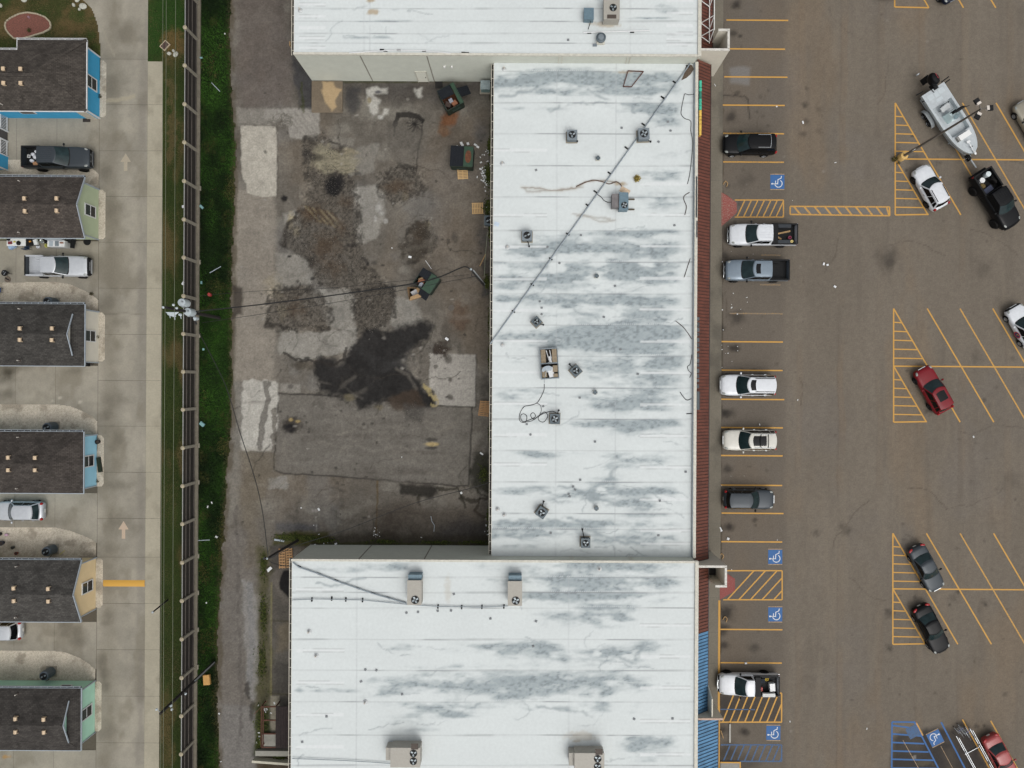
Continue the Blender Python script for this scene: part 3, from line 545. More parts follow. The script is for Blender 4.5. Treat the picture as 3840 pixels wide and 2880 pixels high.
# loose stones in the broken ground
def stones():
    r = np.random.RandomState(9); vs = []; cs = []
    for pts in GRAVEL + [[(1600, 1260), (1690, 1270), (1690, 1350), (1610, 1350)], [(1510, 1510), (1600, 1515), (1580, 1590), (1510, 1580)], [(1180, 1060), (1340, 1090), (1345, 1160), (1240, 1130)]]:
        xs = [p[0] for p in pts]; ys = [p[1] for p in pts]; n = int((max(xs) - min(xs)) * (max(ys) - min(ys)) / 13)
        x = r.uniform(min(xs) - 14, max(xs) + 14, n); y = r.uniform(min(ys) - 14, max(ys) + 14, n); k = sdpoly(x, y, pts) + r.normal(0, 12, n) < 0; x, y = x[k], y[k]
        k = fbm(x, y, 40, 40, 3, 31) + r.uniform(-.2, .2, len(x)) > .42; x, y = x[k], y[k]; n = len(x)
        X, Y, _ = P(x, y); s = .012 + .034 * r.uniform(0, 1, n) ** 2.6
        q = np.zeros((n, 6, 3)); q[:, :, 0] = X[:, None]; q[:, :, 1] = Y[:, None]; q[:, :, 2] = (s * .4)[:, None]
        a = r.uniform(0, 1.57, n)
        for i in range(4): q[:, i, 0] += np.cos(a + i * 1.571) * s * r.uniform(.7, 1.3, n); q[:, i, 1] += np.sin(a + i * 1.571) * s * r.uniform(.7, 1.3, n)
        q[:, 4, 2] += s * .8; q[:, 5, 2] -= s * .6; vs.append(q)
        t = r.uniform(0, 1, n)[:, None] ** 2; cs.append(np.repeat(np.array(C(50, 47, 43)) * (1 - t) + np.array(C(142, 137, 128)) * t, 6, 0))
    q = np.concatenate(vs); n = len(q); b = (np.arange(n) * 6)[:, None, None]
    f = np.array([[0, 1, 4], [1, 2, 4], [2, 3, 4], [3, 0, 4], [1, 0, 5], [2, 1, 5], [3, 2, 5], [0, 3, 5]])[None] + b
    return tag(rawmesh('loose_stones', q.reshape(-1, 3), f.reshape(-1, 3), attr_mat('stone', .15, 30, .9, .2, .1, 60), None, np.concatenate(cs)), 'loose grey stones scattered over the broken yard', 'rubble', kind='stuff')
stones()

# ------------------------------------------------------------------ painted markings (parts of the lot)
YL = C(202, 153, 70); BL = C(52, 100, 156); WH = C(222, 224, 224)
YP = [wear_mat('yellow_paint_fresh', YL, ASPH, .16), wear_mat('yellow_paint_worn', YL, ASPH, .42), wear_mat('yellow_paint_faded', C(176, 136, 70), ASPH, .8)]
BP = [wear_mat('blue_paint', BL, C(60, 60, 62), .1), wear_mat('blue_paint_worn', C(62, 98, 140), C(76, 74, 74), .5)]
WP = wear_mat('white_paint', WH, BL, .12); TP = wear_mat('tan_paint', C(190, 160, 122), ASPH, .55); RP = wear_mat('red_paint', C(142, 70, 62), C(160, 152, 138), .38, 12)
LV = [0]
def stripe(a, b, wd, m, name='painted_line', par=None, lift=None):
    (x0, y0, _), (x1, y1, _) = P(*a), P(*b); L = math.hypot(x1 - x0, y1 - y0)
    LV[0] += 1; z = .004 + .0002 * (LV[0] % 18) if lift is None else lift
    mb = MB(); mb.box((0, 0, -.001), (L, wd, .0016))
    return mb.build(name, m, par or lot, loc=((x0 + x1) / 2, (y0 + y1) / 2, z), rz=math.atan2(y1 - y0, x1 - x0))
for y, x0, x1, k in ((-30, 2722, 2955, 0), (76, 2724, 2956, 0), (184, 2728, 2944, 0), (289, 2716, 2953, 0), (395, 2709, 2943, 0), (501, 2712, 2940, 1), (608, 2712, 2940, 1), (957, 2855, 2926, 2), (1068, 2850, 2928, 2), (1176, 2736, 2936, 2),
                     (1282, 2702, 2936, 0), (1389, 2706, 2935, 0), (1498, 2700, 2941, 0), (1604, 2700, 2936, 0), (1709, 2702, 2935, 0), (1820, 2700, 2933, 0), (1925, 2706, 2938, 0), (2032, 2705, 2933, 0), (2361, 2700, 2934, 0), (2486, 2702, 2932, 0)):
    stripe((x0, y - 1), (x1, y + .6), .13, YP[k])
def hatch(x0, x1, y0, y1, n, slant, k, wd=.12, pal=YP, left=False):
    for a, b in (((x0, y0), (x1, y0)), ((x0, y1), (x1, y1)), ((x1, y0), (x1, y1))): stripe(a, b, wd, pal[k])
    for i in range(n):
        t = x0 + (x1 - x0 + slant * .4) * (i + .35) / n; b = (t, y1); a = (t + slant, y0)
        if a[0] > x1: f = (x1 - b[0]) / slant; a = (x1, y1 + (y0 - y1) * f)
        if b[0] < x1 and a[0] > x0: stripe(b, a, wd, pal[k])
hatch(2755, 2938, 750, 814, 8, 30, 1); hatch(2712, 2933, 2140, 2249, 6, 100, 0); hatch(2700, 2931, 2599, 2708, 9, 44, 0, .13); hatch(2703, 2931, 2793, 2855, 9, 26, 1, .13, BP)
stripe((2701, 2660), (2830, 2661), .1, BP[1])
for a, b in (((2963, 774), (3336, 776)), ((2963, 804), (3336, 809)), ((2963, 774), (2963, 804)), ((3336, 776), (3336, 809))): stripe(a, b, .14, YP[0 if a[0] > 3300 else 1])
for i in range(10): x = 2978 + 38.5 * i; stripe((x, 776), (min(x + 24, 3334), 804 + i * .4), .17, YP[1])
SL = .586
def row(y0, ym, y1, x0, lines, k=0):
    for i, lx in enumerate(lines): stripe((lx, y0), (lx + SL * (y1 - y0), y1), .13, YP[k if i != 2 else 1])
    stripe((x0, y0), (x0, y1), .13, YP[0]); stripe((x0, ym), (x0 + SL * (y1 - ym), y1), .13, YP[0]); stripe((x0, y1), (x0 + SL * (y1 - ym) + 2, y1 - 2), .13, YP[0])
    stripe((x0, ym), (3900, ym + 4), .13, YP[0])
    for ya, yb in ((y0, ym), (ym, y1)):
        h = (yb - ya) / 6.3
        for i in range(5): y = ya + h * (1.5 + i * .98) - (0 if ya == y0 else 0); stripe((x0, y), (x0 + SL * (y - ya) - 1, y + 2), .11, YP[0])
row(386, 596, 806, 3357, (3357, 3483, 3609, 3735, 3861)); row(1157, 1373, 1583, 3351, (3351, 3477, 3600, 3723, 3848)); row(2000, 2208, 2416, 3348, (3348, 3474, 3600, 3726, 3850))
for a, b in (((3355, -80), (3355, 26)), ((3355, 26), (3483, 29)), ((3420, -80), (3483, 29)), ((3548, -80), (3613, 29)), ((3668, -80), (3734, 29)), ((3794, -80), (3858, 29))): stripe(a, b, .13, YP[0])
for a, b in (((3345, 2707), (3343, 2960)), ((3345, 2707), (3432, 2708)), ((3429, 2708), (3560, 2960)), ((3345, 2720), (3437, 2732)), ((3345, 2752), (3455, 2760)), ((3345, 2784), (3466, 2789)), ((3345, 2816), (3482, 2820)), ((3345, 2847), (3500, 2851)), ((3345, 2880), (3517, 2882)), ((3529, 2708), (3660, 2962))): stripe(a, b, .15, BP[0])
for a, b, k in (((3609, 2698), (3755, 2962), 0), ((3715, 2703), (3860, 2962), 0), ((3436, 2710), (3461, 2758), 1)): stripe(a, b, .13, YP[k])
stripe((3386, 2776), (3444, 2880), .05, TP); stripe((3528, 2798), (3572, 2880), .04, TP)
# wheelchair panels
def wheelchair(cx, cy, s, rz, name='accessible_symbol', faded=False):
    X, Y, _ = P(cx, cy)
    pn = MB().box((0, 0, 0), (s, s, .0016)).build(name, BP[1] if faded else BP[0], lot, loc=(X, Y, .0085), rz=rz)
    u = s / 100.0; t = 5.0 * u; zz = .003
    def ln(mb, pts):
        for (a, b), (c, d) in zip(pts[:-1], pts[1:]):
            L = math.hypot(c - a, d - b) * u + t * .8; mb.box(((a + c) / 2 * u, (b + d) / 2 * u, zz + .0003 * len(mb.f) / 60), (L, t, .0016), math.atan2(d - b, c - a))
    mb = MB(); ln(mb, [(-36, -14), (4, -14)]); ln(mb, [(-14, -14), (-12, 6)]); ln(mb, [(2, -14), (4, 16), (26, 26), (28, 40)])
    mb.build('figure_line', WP, pn)
    mb = MB(); ln(mb, [(8 + 26 * math.cos(a), -12 + 26 * math.sin(a)) for a in [math.radians(-175 + 13.5 * i) for i in range(18)]]); mb.build('wheel_ring', WP, pn)
    MB().cyl((-37 * u, -14 * u, zz - .0005), 6 * u, .0016, 14).build('head_dot', WP, pn)
    for sg in (-1, 1): MB().box((0, sg * s * .545, -.001), (s, s * .05, .0016)).build('border_stripe', TP, pn)
wheelchair(2915, 682, 1.36, 0); wheelchair(2907, 2088, 1.36, 0); wheelchair(2907, 2304, 1.36, 0); wheelchair(2900, 2748, 1.36, 0); wheelchair(3507, 2768, 1.3, math.radians(207))
X, Y, _ = P(3424, 2744); MB().box((0, 0, 0), (1.15, 1.1, .0016)).build('blue_patch', BP[1], lot, loc=(X, Y, .0082), rz=math.radians(27))
# kerb ramps painted red
def ramp(pts, nm='kerb_ramp'):
    mb = MB(); q = [P(*p)[:2] for p in pts]; n = len(q); top = [(x, y, .125 if i in (0, n - 1) else .012) for i, (x, y) in enumerate(q)]
    mb.add(top + [(x, y, -.05) for x, y in q], [tuple(range(n))[::-1], tuple(range(n, 2 * n))] + [(i, (i + 1) % n, n + (i + 1) % n, n + i) for i in range(n)]); return mb
tag(ramp([(2704, 722), (2730, 735), (2762, 760), (2764, 795), (2745, 815), (2704, 850)]).build('kerb_ramp', RP), 'worn red painted kerb ramp at the north hatched aisle', 'ramp', 'red kerb ramps at the storefront')
tag(ramp([(2698, 2145), (2725, 2150), (2756, 2170), (2757, 2215), (2735, 2228), (2698, 2248)]).build('kerb_ramp', wear_mat('red_paint_b', C(136, 66, 60), C(150, 138, 126), .22, 12)), 'red painted kerb ramp beside the southern beige pylon', 'ramp', 'red kerb ramps at the storefront')
MB().box((0, 0, .06), (.16, 1.8, .12)).build('wheel_stop', mat('concrete_stop', C(176, 174, 166), .85, var=.12, scale=8), None, loc=P(2736, 2748), rz=0)
tag(bpy.data.objects['wheel_stop'], 'long pale concrete wheel stop in the accessible stall', 'wheel stop')
# ------------------------------------------------------------------ storefront sidewalk
KB = 19.02
def paint_walk(x, y, X, Y):
    p = Paint(x, y, C(122, 116, 104)); p.mul(.84 + .32 * fbm(x, y, 110, 160, 4, 201)); p.mul(.93 + .14 * fbm(x, y, 14, 14, 3, 202)); p.mix(sstep(.56, .75, fbm(x, y, 90, 130, 4, 203)) * .6, C(92, 88, 80)); return p.c
walk = struct(MB().box(((14 + KB) / 2, 0, .05), (KB - 14, 92, .13)).build('sidewalk', mat('kerb_concrete', C(104, 100, 92), .9, var=.15, scale=3, world=True)))
ys = [46.0] + [PY(2680, v) for v in (-120, 0, 118, 215, 322, 443, 560, 677, 797, 912, 1028, 1145, 1262, 1380, 1496, 1612, 1728, 1846, 1962, 2010, 2130, 2240, 2370, 2486, 2600, 2720)] + [-46.0]
for a, b in zip(ys[:-1], ys[1:]): sheet('slab', 14.0, KB, b + .012, a - .012, .119, .14, attr_mat('walk_concrete', .08, 7, .9, .2, .08, 50), paint_walk, walk)
struct(MB().box((KB - .09, PY(2700, 2470), .128), (.2, PY(2700, 2250) - PY(2700, 2690), .012)).build('painted_kerb', YP[0]))
MB().box((KB - .05, -36, .124), (.16, 4.8 * 2, .014)).build('painted_kerb', YP[0]); struct(bpy.data.objects['painted_kerb.001'])
kc = struct(MB().box((P(2738, 2872)[0], P(2738, 2880)[1], .06), (1.95, 1.1, .14)).build('pavement', mat('island_concrete', C(150, 148, 142), .9, var=.1)))
MB().box((0, .6, .135), (2.0, .14, .02)).build('edge_stripe', YP[0], kc, loc=(P(2738, 2872)[0], P(2738, 2880)[1], 0))
MB().box((.93, 0, .137), (.12, 1.06, .02)).build('edge_stripe', YP[0], kc, loc=(P(2738, 2872)[0], P(2738, 2880)[1], 0))

# ------------------------------------------------------------------ the three shop blocks
Z5, Z4 = 5.5, 4.1
WALL = mat('stucco_grey', C(206, 209, 197), .85, var=.05, scale=1.5, world=True); WALLB = mat('stucco_beige', C(222, 216, 200), .85, var=.05, scale=2, world=True)
TRIM = mat('coping', C(206, 203, 190), .6, var=.14, scale=4, world=True); GUT = mat('gutter_metal', C(206, 200, 184), .5, var=.1, scale=3, world=True); GDK = mat('gutter_dirt', C(44, 42, 40), .9, var=.3, scale=2, world=True)
JNT = mat('wall_joint', C(140, 136, 126), .9); DOOR = mat('steel_door', C(226, 226, 212), .6, var=.04); SHOPGL = mat('shop_glass', C(30, 38, 40), .08, var=.1); BRN = mat('brown_steel', C(104, 58, 44), .7, var=.24, scale=1.1, world=True); BLU = mat('blue_steel', C(86, 134, 172), .6, var=.22, scale=1.1, world=True)
ROOFM = attr_mat('roof_membrane', .035, 4, .6, .12, .03, 30)
R1 = C(214, 220, 219); R2 = C(154, 165, 168)
DIRT = [  # centre, radii, weight: where ponding has left grime (survey sheet, roof level)
 (2050, 300, 330, 34, 1.), (1900, 318, 120, 14, .8), (2230, 285, 200, 20, .8), (2440, 300, 120, 26, .9), (2000, 345, 250, 12, .7), (2280, 340, 200, 16, .7), (2470, 345, 90, 14, .8), (2000, 408, 120, 10, .6), (2420, 410, 120, 30, .9), (2500, 430, 60, 40, .8), (2520, 460, 60, 26, .6),
 (2490, 580, 110, 14, .5), (2510, 660, 100, 22, .7), (2500, 740, 110, 16, .6), (2480, 760, 110, 30, .5),
 (2420, 870, 180, 14, .8), (2250, 880, 160, 10, .5), (2330, 930, 260, 34, .95), (2100, 925, 140, 24, .8), (1960, 950, 100, 20, .9), (2440, 960, 130, 26, .9), (2050, 1000, 160, 16, .6), (2450, 1010, 140, 34, .95), (2320, 1040, 150, 16, .7), (2100, 1045, 200, 14, .6), (1900, 1065, 60, 24, .8), (2060, 1060, 140, 24, .7), (2400, 1085, 160, 26, .8), (1900, 1120, 90, 14, .7), (2150, 1130, 260, 24, .85), (2430, 1130, 150, 16, .7), (2200, 1180, 180, 14, .6), (2460, 1190, 130, 26, .9), (2340, 1210, 100, 16, .8),
 (2120, 1240, 160, 16, .8), (2300, 1250, 280, 34, 1.), (2500, 1250, 90, 34, .9), (1930, 1265, 100, 18, .9), (2270, 1300, 260, 26, .9), (2480, 1320, 120, 20, .8), (2200, 1270, 200, 30, .9), (2400, 1370, 200, 24, .8), (2520, 1360, 60, 30, .7), (2330, 1400, 120, 22, .6), (2460, 1420, 130, 18, .8), (1920, 1340, 90, 40, .25),
 (2480, 1455, 120, 20, .8), (1950, 1480, 130, 30, .5), (2350, 1500, 160, 26, .75), (2480, 1500, 90, 24, .6), (1950, 1520, 140, 14, .6), (2350, 1530, 140, 20, .8), (1950, 1560, 120, 20, .35), (2300, 1590, 240, 16, .9), (2460, 1585, 110, 18, .9), (2380, 1620, 100, 20, .7), (2440, 1655, 90, 12, .6),
 (1990, 1700, 150, 14, .6), (2020, 1715, 60, 14, .6), (2420, 1710, 130, 22, .7), (2360, 1740, 110, 16, .6), (1960, 1745, 90, 12, .2), (2290, 1770, 30, 60, .7), (2240, 1820, 40, 40, .8), (1960, 1840, 160, 18, .7), (2140, 1850, 60, 18, .6), (2330, 1845, 120, 14, .8), (2450, 1842, 90, 12, .8), (2100, 1870, 60, 16, .7), (2360, 1880, 160, 18, .8), (2420, 1895, 120, 18, .7), (2440, 1930, 80, 12, .5),
 (1980, 1965, 190, 18, .9), (2180, 1965, 160, 14, .7), (2420, 1970, 140, 14, .7), (1960, 2010, 190, 14, .8), (2350, 2005, 160, 18, .8), (2300, 2030, 160, 18, .7), (2450, 2040, 110, 24, .8), (2100, 2055, 100, 10, .3), (2330, 2070, 140, 10, .3), (1950, 2050, 120, 10, .4),
 # south block
 (1320, 2130, 220, 20, .7), (1450, 2120, 90, 14, .6), (2180, 2120, 330, 26, .9), (2430, 2130, 160, 20, .8), (2240, 2180, 330, 30, .95), (2480, 2185, 60, 16, .8), (2200, 2230, 330, 24, .85), (2120, 2250, 150, 20, .6), (2250, 2275, 150, 12, .7), (2130, 2320, 150, 26, .7), (2330, 2310, 60, 22, .7), (2180, 2350, 200, 16, .4),
 (1380, 2315, 70, 16, .5), (1500, 2430, 100, 26, .4), (1880, 2430, 160, 30, .7), (2000, 2440, 120, 26, .6), (2090, 2440, 60, 26, .8), (2230, 2440, 60, 20, .7), (2330, 2455, 90, 26, .8), (2420, 2430, 60, 26, .6), (2270, 2475, 120, 16, .7), (2470, 2430, 50, 20, .5), (1640, 2500, 200, 10, .6), (2350, 2500, 120, 10, .5),
 (1500, 2560, 160, 24, .5), (1850, 2570, 240, 40, .75), (2080, 2560, 240, 40, .7), (2290, 2560, 90, 30, .5), (1250, 2590, 150, 10, .5), (1430, 2610, 80, 14, .7), (2400, 2570, 40, 16, .5), (2240, 2600, 100, 20, .3), (1950, 2620, 180, 14, .4), (1900, 2600, 120, 20, .6), (2260, 2620, 22, 50, .5),
 (1640, 2660, 160, 24, .6), (1700, 2680, 60, 14, .8), (1520, 2700, 110, 20, .4), (2130, 2660, 160, 12, .5), (2210, 2680, 60, 16, .5), (2380, 2660, 34, 50, .4), (1560, 2740, 140, 16, .4), (2200, 2720, 130, 12, .3), (2430, 2790, 110, 34, .6), (2380, 2800, 50, 40, .6), (2490, 2790, 40, 50, .7), (2420, 2840, 90, 30, .5), (1120, 2585, 16, 28, .8), (1160, 2840, 40, 10, .4), (1300, 2740, 130, 8, .25),
 # north block
 (1500, 40, 50, 8, .5), (1470, 140, 150, 6, .5), (1330, 142, 60, 6, .6), (1500, 78, 90, 5, .5), (2430, 20, 70, 8, .6), (2500, 30, 50, 24, .5), (2430, 68, 90, 5, .6), (1680, 160, 150, 5, .4), (1270, 34, 90, 4, .5), (1600, -60, 300, 30, .5), (2200, -60, 200, 40, .5), (1330, 80, 160, 3, .5)]
FLOW = [([(1872, 322), (1930, 312), (1990, 292), (2080, 290)], 8), ([(1880, 360), (1980, 340), (2080, 335)], 7), ([(2205, 335), (2240, 360), (2290, 372), (2312, 388)], 6), ([(2060, 412), (2130, 390), (2230, 386), (2320, 390), (2365, 395), (2382, 425)], 5), ([(2320, 1745), (2310, 1752), (2290, 1790), (2250, 1815), (2225, 1840), (2215, 1860)], 9), ([(1930, 1842), (2010, 1832), (2060, 1850), (2080, 1880), (2140, 1895)], 6), ([(2080, 1830), (2145, 1822), (2180, 1840), (2195, 1862)], 5), ([(2180, 1875), (2250, 1862), (2310, 1848), (2400, 1842)], 7), ([(2195, 1872), (2300, 1885), (2380, 1905), (2430, 1915)], 6),
        ([(1846, 2020), (1900, 2010), (2010, 2008), (2100, 2000), (2150, 1985), (2190, 1965), (2170, 1945), (2110, 1940)], 6), ([(1850, 1962), (1960, 1955), (2080, 1948), (2170, 1945)], 7), ([(2205, 1985), (2260, 2010), (2330, 2030), (2420, 2040)], 8), ([(2230, 2050), (2290, 2048), (2330, 2070)], 3), ([(2360, 2052), (2400, 2075), (2420, 2080)], 3), ([(2370, 990), (2450, 1010), (2550, 995)], 6), ([(2070, 1110), (2150, 1130), (2250, 1120)], 5), ([(2130, 1010), (2190, 1060), (2230, 1080)], 5),
        ([(1190, 2185), (1260, 2198), (1320, 2175), (1370, 2160)], 5), ([(1560, 2640), (1600, 2655), (1640, 2680), (1700, 2685), (1740, 2660), (1800, 2640)], 7), ([(2010, 2650), (2100, 2655), (2180, 2665), (2220, 2690)], 6), ([(2300, 2430), (2330, 2470), (2380, 2480), (2400, 2440), (2410, 2420)], 8)]
CLEAN = [(2236, 1040, 28), (2240, 590, 22), (2235, 1470, 30), (2235, 1905, 24), (2160, 1385, 30), (2080, 1570, 26), (2060, 1360, 44), (2010, 1205, 34), (1975, 885, 34), (2150, 505, 36), (2320, 770, 60), (2410, 505, 34), (2030, 1915, 32), (2196, 2035, 24), (2250, 980, 30), (2350, 2465, 22), (2235, 2455, 14), (2255, 1838, 18), (2420, 990, 20), (2090, 1000, 30), (2300, 1180, 30)]
SEAMS = {}
HAZE = [(2300, 1000, 300, 130, .48), (2330, 1270, 290, 110, .5), (1990, 1010, 170, 110, .36), (2380, 1480, 200, 120, .36), (2380, 1850, 220, 130, .25), (1990, 1990, 220, 50, .3), (2230, 2200, 330, 80, .4), (2080, 2540, 380, 120, .35), (2200, 300, 380, 60, .3), (1620, 2600, 300, 90, .2), (2450, 420, 140, 80, .3), (2460, 680, 120, 100, .25)]
def paint_roof(x, y, X, Y):
    p = Paint(x, y, R1); p.mul(.96 + .08 * fbm(x, y, 160, 60, 4, 211)); p.mul(.985 + .03 * fbm(x, y, 30, 8, 3, 212))
    d = np.zeros(x.shape)
    for cx, cy, rx, ry, wgt in DIRT:
        ix = np.nonzero((abs(x - cx) < rx * 1.9) & (abs(y - cy) < ry * 1.9))
        if len(ix[0]): d[ix] += wgt * np.exp(-(((x[ix] - cx) / rx) ** 2 + ((y[ix] - cy) / ry) ** 2) * 1.1)
    for cx, cy, rx, ry, wgt in HAZE: d += wgt * np.exp(-(((x - cx) / rx) ** 2 + ((y - cy) / ry) ** 2))
    n1 = fbm(x, y, 100, 24, 5, 213); n2 = fbm(x, y, 13, 7, 3, 214); n3 = fbm(x, y, 40, 16, 4, 217)
    sq = np.array(SEAMS['seams']); u = np.full(x.shape, .5)
    for q in sq: u = np.where(y >= q, np.clip((y - q) / 118, 0, 1), u)
    d = d * (1.22 - .6 * u); e = sstep(.04, .4, d)
    m = sstep(.12, 1.12, d * .85 + ((n1 - .5) * 1.5 + (n3 - .5) * 1.0) * e) * (.72 + .5 * n2) * sstep(2590, 2530, x + (n3 - .5) * 70)
    for cx, cy, r in CLEAN: m = m * sstep(.45, 1.25, np.hypot((x - cx) / (r * 1.5), (y - cy) / r) + (n3 - .5) * 1.3 + (n1 - .5) * .8)
    p.mix(m * .95, R2); p.mix(sstep(.55, 1., m) * sstep(.5, .8, n2) * .5, C(112, 118, 122))
    for pts, wd in FLOW: p.line(pts, wd * .8, C(150, 160, 163), .7, rag=12, rs=30, soft=wd * .9, brk=.4)
    vr = random.Random(8)
    for k in range(90):                                  # fine drying rings and veins round the grimy ground
        cx, cy, rx, ry, wg = DIRT[vr.randrange(len(DIRT))]; pts = [(cx + vr.uniform(-1, 1) * rx, cy + vr.uniform(-1, 1) * ry)]; a = vr.choice((0, 3.14)) + vr.uniform(-.5, .5)
        for j in range(vr.randint(4, 8)): a += vr.uniform(-.6, .6); pts.append((pts[-1][0] + 20 * math.cos(a), pts[-1][1] + 11 * math.sin(a)))
        p.line(pts, 2.2, C(152, 161, 164), vr.uniform(.3, .65), rag=8, rs=18, seed=k, soft=2.5, brk=.35)
    # plates laid at the sheet ends
    for (xa, xb, q) in SEAMS.get('strips', ()):
        ix = np.nonzero((x > xa) & (x < xb) & (abs(y - q) < 9)); dd = abs(y[ix] - q)
        mm = (dd < 4.5) * .55; p.c[ix] += (np.array(C(228, 231, 231)) - p.c[ix]) * mm[:, None]; mm = ((dd >= 4.5) & (dd < 7.5)) * .35 * sstep(.4, .6, fbm(x[ix], y[ix], 60, 9, 3, 215)); p.c[ix] += (np.array(C(150, 152, 152)) - p.c[ix]) * mm[:, None]
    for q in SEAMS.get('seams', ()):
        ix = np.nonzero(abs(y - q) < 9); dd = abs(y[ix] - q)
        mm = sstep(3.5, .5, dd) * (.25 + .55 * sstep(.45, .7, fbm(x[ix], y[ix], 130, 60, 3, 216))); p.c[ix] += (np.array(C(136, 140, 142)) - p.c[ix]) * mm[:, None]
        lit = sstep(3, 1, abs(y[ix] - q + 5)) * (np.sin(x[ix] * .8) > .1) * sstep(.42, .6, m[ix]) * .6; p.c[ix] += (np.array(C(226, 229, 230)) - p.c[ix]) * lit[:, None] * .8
    for q in SEAMS.get('cross', ()): p.line([(q, -200), (q - 9, 3100)], 1.6, C(176, 180, 182), .45, brk=.35)
    for pts, a in SEAMS.get('brown', ()): p.line(pts, 2.6, C(122, 108, 92), a, rag=7, rs=26, soft=2.5); p.line(pts, 7, C(196, 194, 186), .4 * a, rag=7, rs=26, soft=5)
    for cx, cy, rx, ry, a in SEAMS.get('rust', ()): p.blob(cx, cy, rx, ry, C(176, 158, 128), a, rag=.6, rs=14)
    return p.c
def shop(name, label, x0, x1, y0, y1, z, rows, parapet, wallm):
    b = thing(name, label, 'building', ((x0 + x1) / 2, (y0 + y1) / 2, 0)); ox, oy = (x0 + x1) / 2, (y0 + y1) / 2
    MB().box((0, 0, z / 2 - .06), (x1 - x0 - .02, y1 - y0 - .02, z - .14)).build('wall', wallm, b)
    rf = MB().box((0, 0, z - .06), (x1 - x0, y1 - y0, .1)).build('roof', TRIM, b)
    for a, c in zip(rows[:-1], rows[1:]):
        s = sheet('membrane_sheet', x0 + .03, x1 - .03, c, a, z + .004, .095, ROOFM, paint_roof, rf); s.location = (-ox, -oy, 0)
    return b, rf, ox, oy
def lip(mb, x0, x1, y0, y1, z0, z1): mb.box(((x0 + x1) / 2, (y0 + y1) / 2, (z0 + z1) / 2), (x1 - x0, y1 - y0, z1 - z0))
XW = PX(1101, 208, Z5); XE = PX(2618, 200, Z5); YN = PY(1600, 208, Z5); YS = PY(1600, 2098, Z5); XC = PX(1851, 300, Z4); XCE = PX(2600, 1200, Z4 + .3)
SEAMS.update(seams=[-60, -22, 32, 80, 126, 162], strips=[(1120, 1220, v) for v in (16, 60, 104, 142, 178)] + [(2500, 2600, v) for v in (2, 48, 95, 127, 147, 165)], cross=[1366, 1387, 2364], rust=[(2265, 92, 60, 12, .6), (1400, 44, 30, 12, .8), (1390, 3, 20, 6, .9), (2290, 60, 16, 20, .5)], brown=())
def rows_of(top, bottom, qs, z): return [top] + [PY(2200, q, z) for q in qs if bottom + .5 < PY(2200, q, z) < top - .5] + [bottom]
nb, nroof, nox, noy = shop('north_shop', 'northern flat white roofed shop with tall grey wall over the yard', XW, XE, YN, 47, Z5, rows_of(47, YN, (-60, 32, 126), Z5), .1, WALL)
mb = MB(); mb.box((0, YN - noy + .09, Z5 + .05), (XE - XW + .04, .2, .12)).build('coping', TRIM, nb)
SEAMS.update(seams=[268, 386, 502, 622, 739, 865, 983, 1102, 1220, 1336, 1455, 1572, 1690, 1808, 1926, 1985], strips=[(1850, 2052, v) for v in (563, 806, 926, 1046, 1164, 1278, 1396, 1515, 1630, 1742)] + [(2400, 2590, v) for v in (690, 806, 924, 1044, 1160, 1280, 1398, 1518, 1634, 1752, 1873, 1990, 2040)], cross=[2090, 2312],
             rust=[(2330, 690, 26, 10, .7), (2340, 270, 40, 6, .5), (1838, 790, 14, 16, .4)], brown=[([(1955, 700), (2010, 706), (2070, 715), (2130, 712), (2170, 700), (2200, 682), (2240, 674), (2290, 680), (2330, 690)], .9), ([(1960, 700), (1975, 716), (2080, 716), (2190, 700)], .5), ([(2165, 808), (2200, 812), (2250, 830), (2310, 824)], .5), ([(2150, 800), (2230, 815), (2290, 822)], .4)])
cb, croof, cox, coy = shop('central_shop', 'long central white roofed shop block facing the parking lot', XC, XCE, YS, YN, Z4, rows_of(YN, YS, (386, 502, 622, 739, 865, 983, 1102, 1220, 1336, 1455, 1572, 1690, 1808, 1926), Z4), .4, WALL)
SEAMS.update(seams=[2165, 2222, 2280, 2398, 2514, 2632, 2757, 2870], strips=[(1110, 1290, v) for v in (2210, 2440, 2560, 2680, 2800)] + [(2400, 2590, v) for v in (2345, 2463, 2580, 2705, 2830)], cross=[1344, 2140], rust=[(2180, 2760, 60, 20, .35), (2160, 2780, 16, 6, .5), (1680, 2210, 14, 50, .25)], brown=())
sb, sroof, sox, soy = shop('south_shop', 'southern white roofed shop with brown and blue awnings at its front', PX(1094, 2098, Z5), PX(2606, 2300, Z5), -47, YS, Z5, rows_of(YS, -47, (2222, 2398, 2514, 2632, 2757), Z5), .1, WALL)
XSW, XSE = PX(1094, 2098, Z5), PX(2606, 2300, Z5)
MB().box((0, YS - soy - .09, Z5 + .05), (XSE - XSW + .04, .2, .12)).build('coping', TRIM, sb)
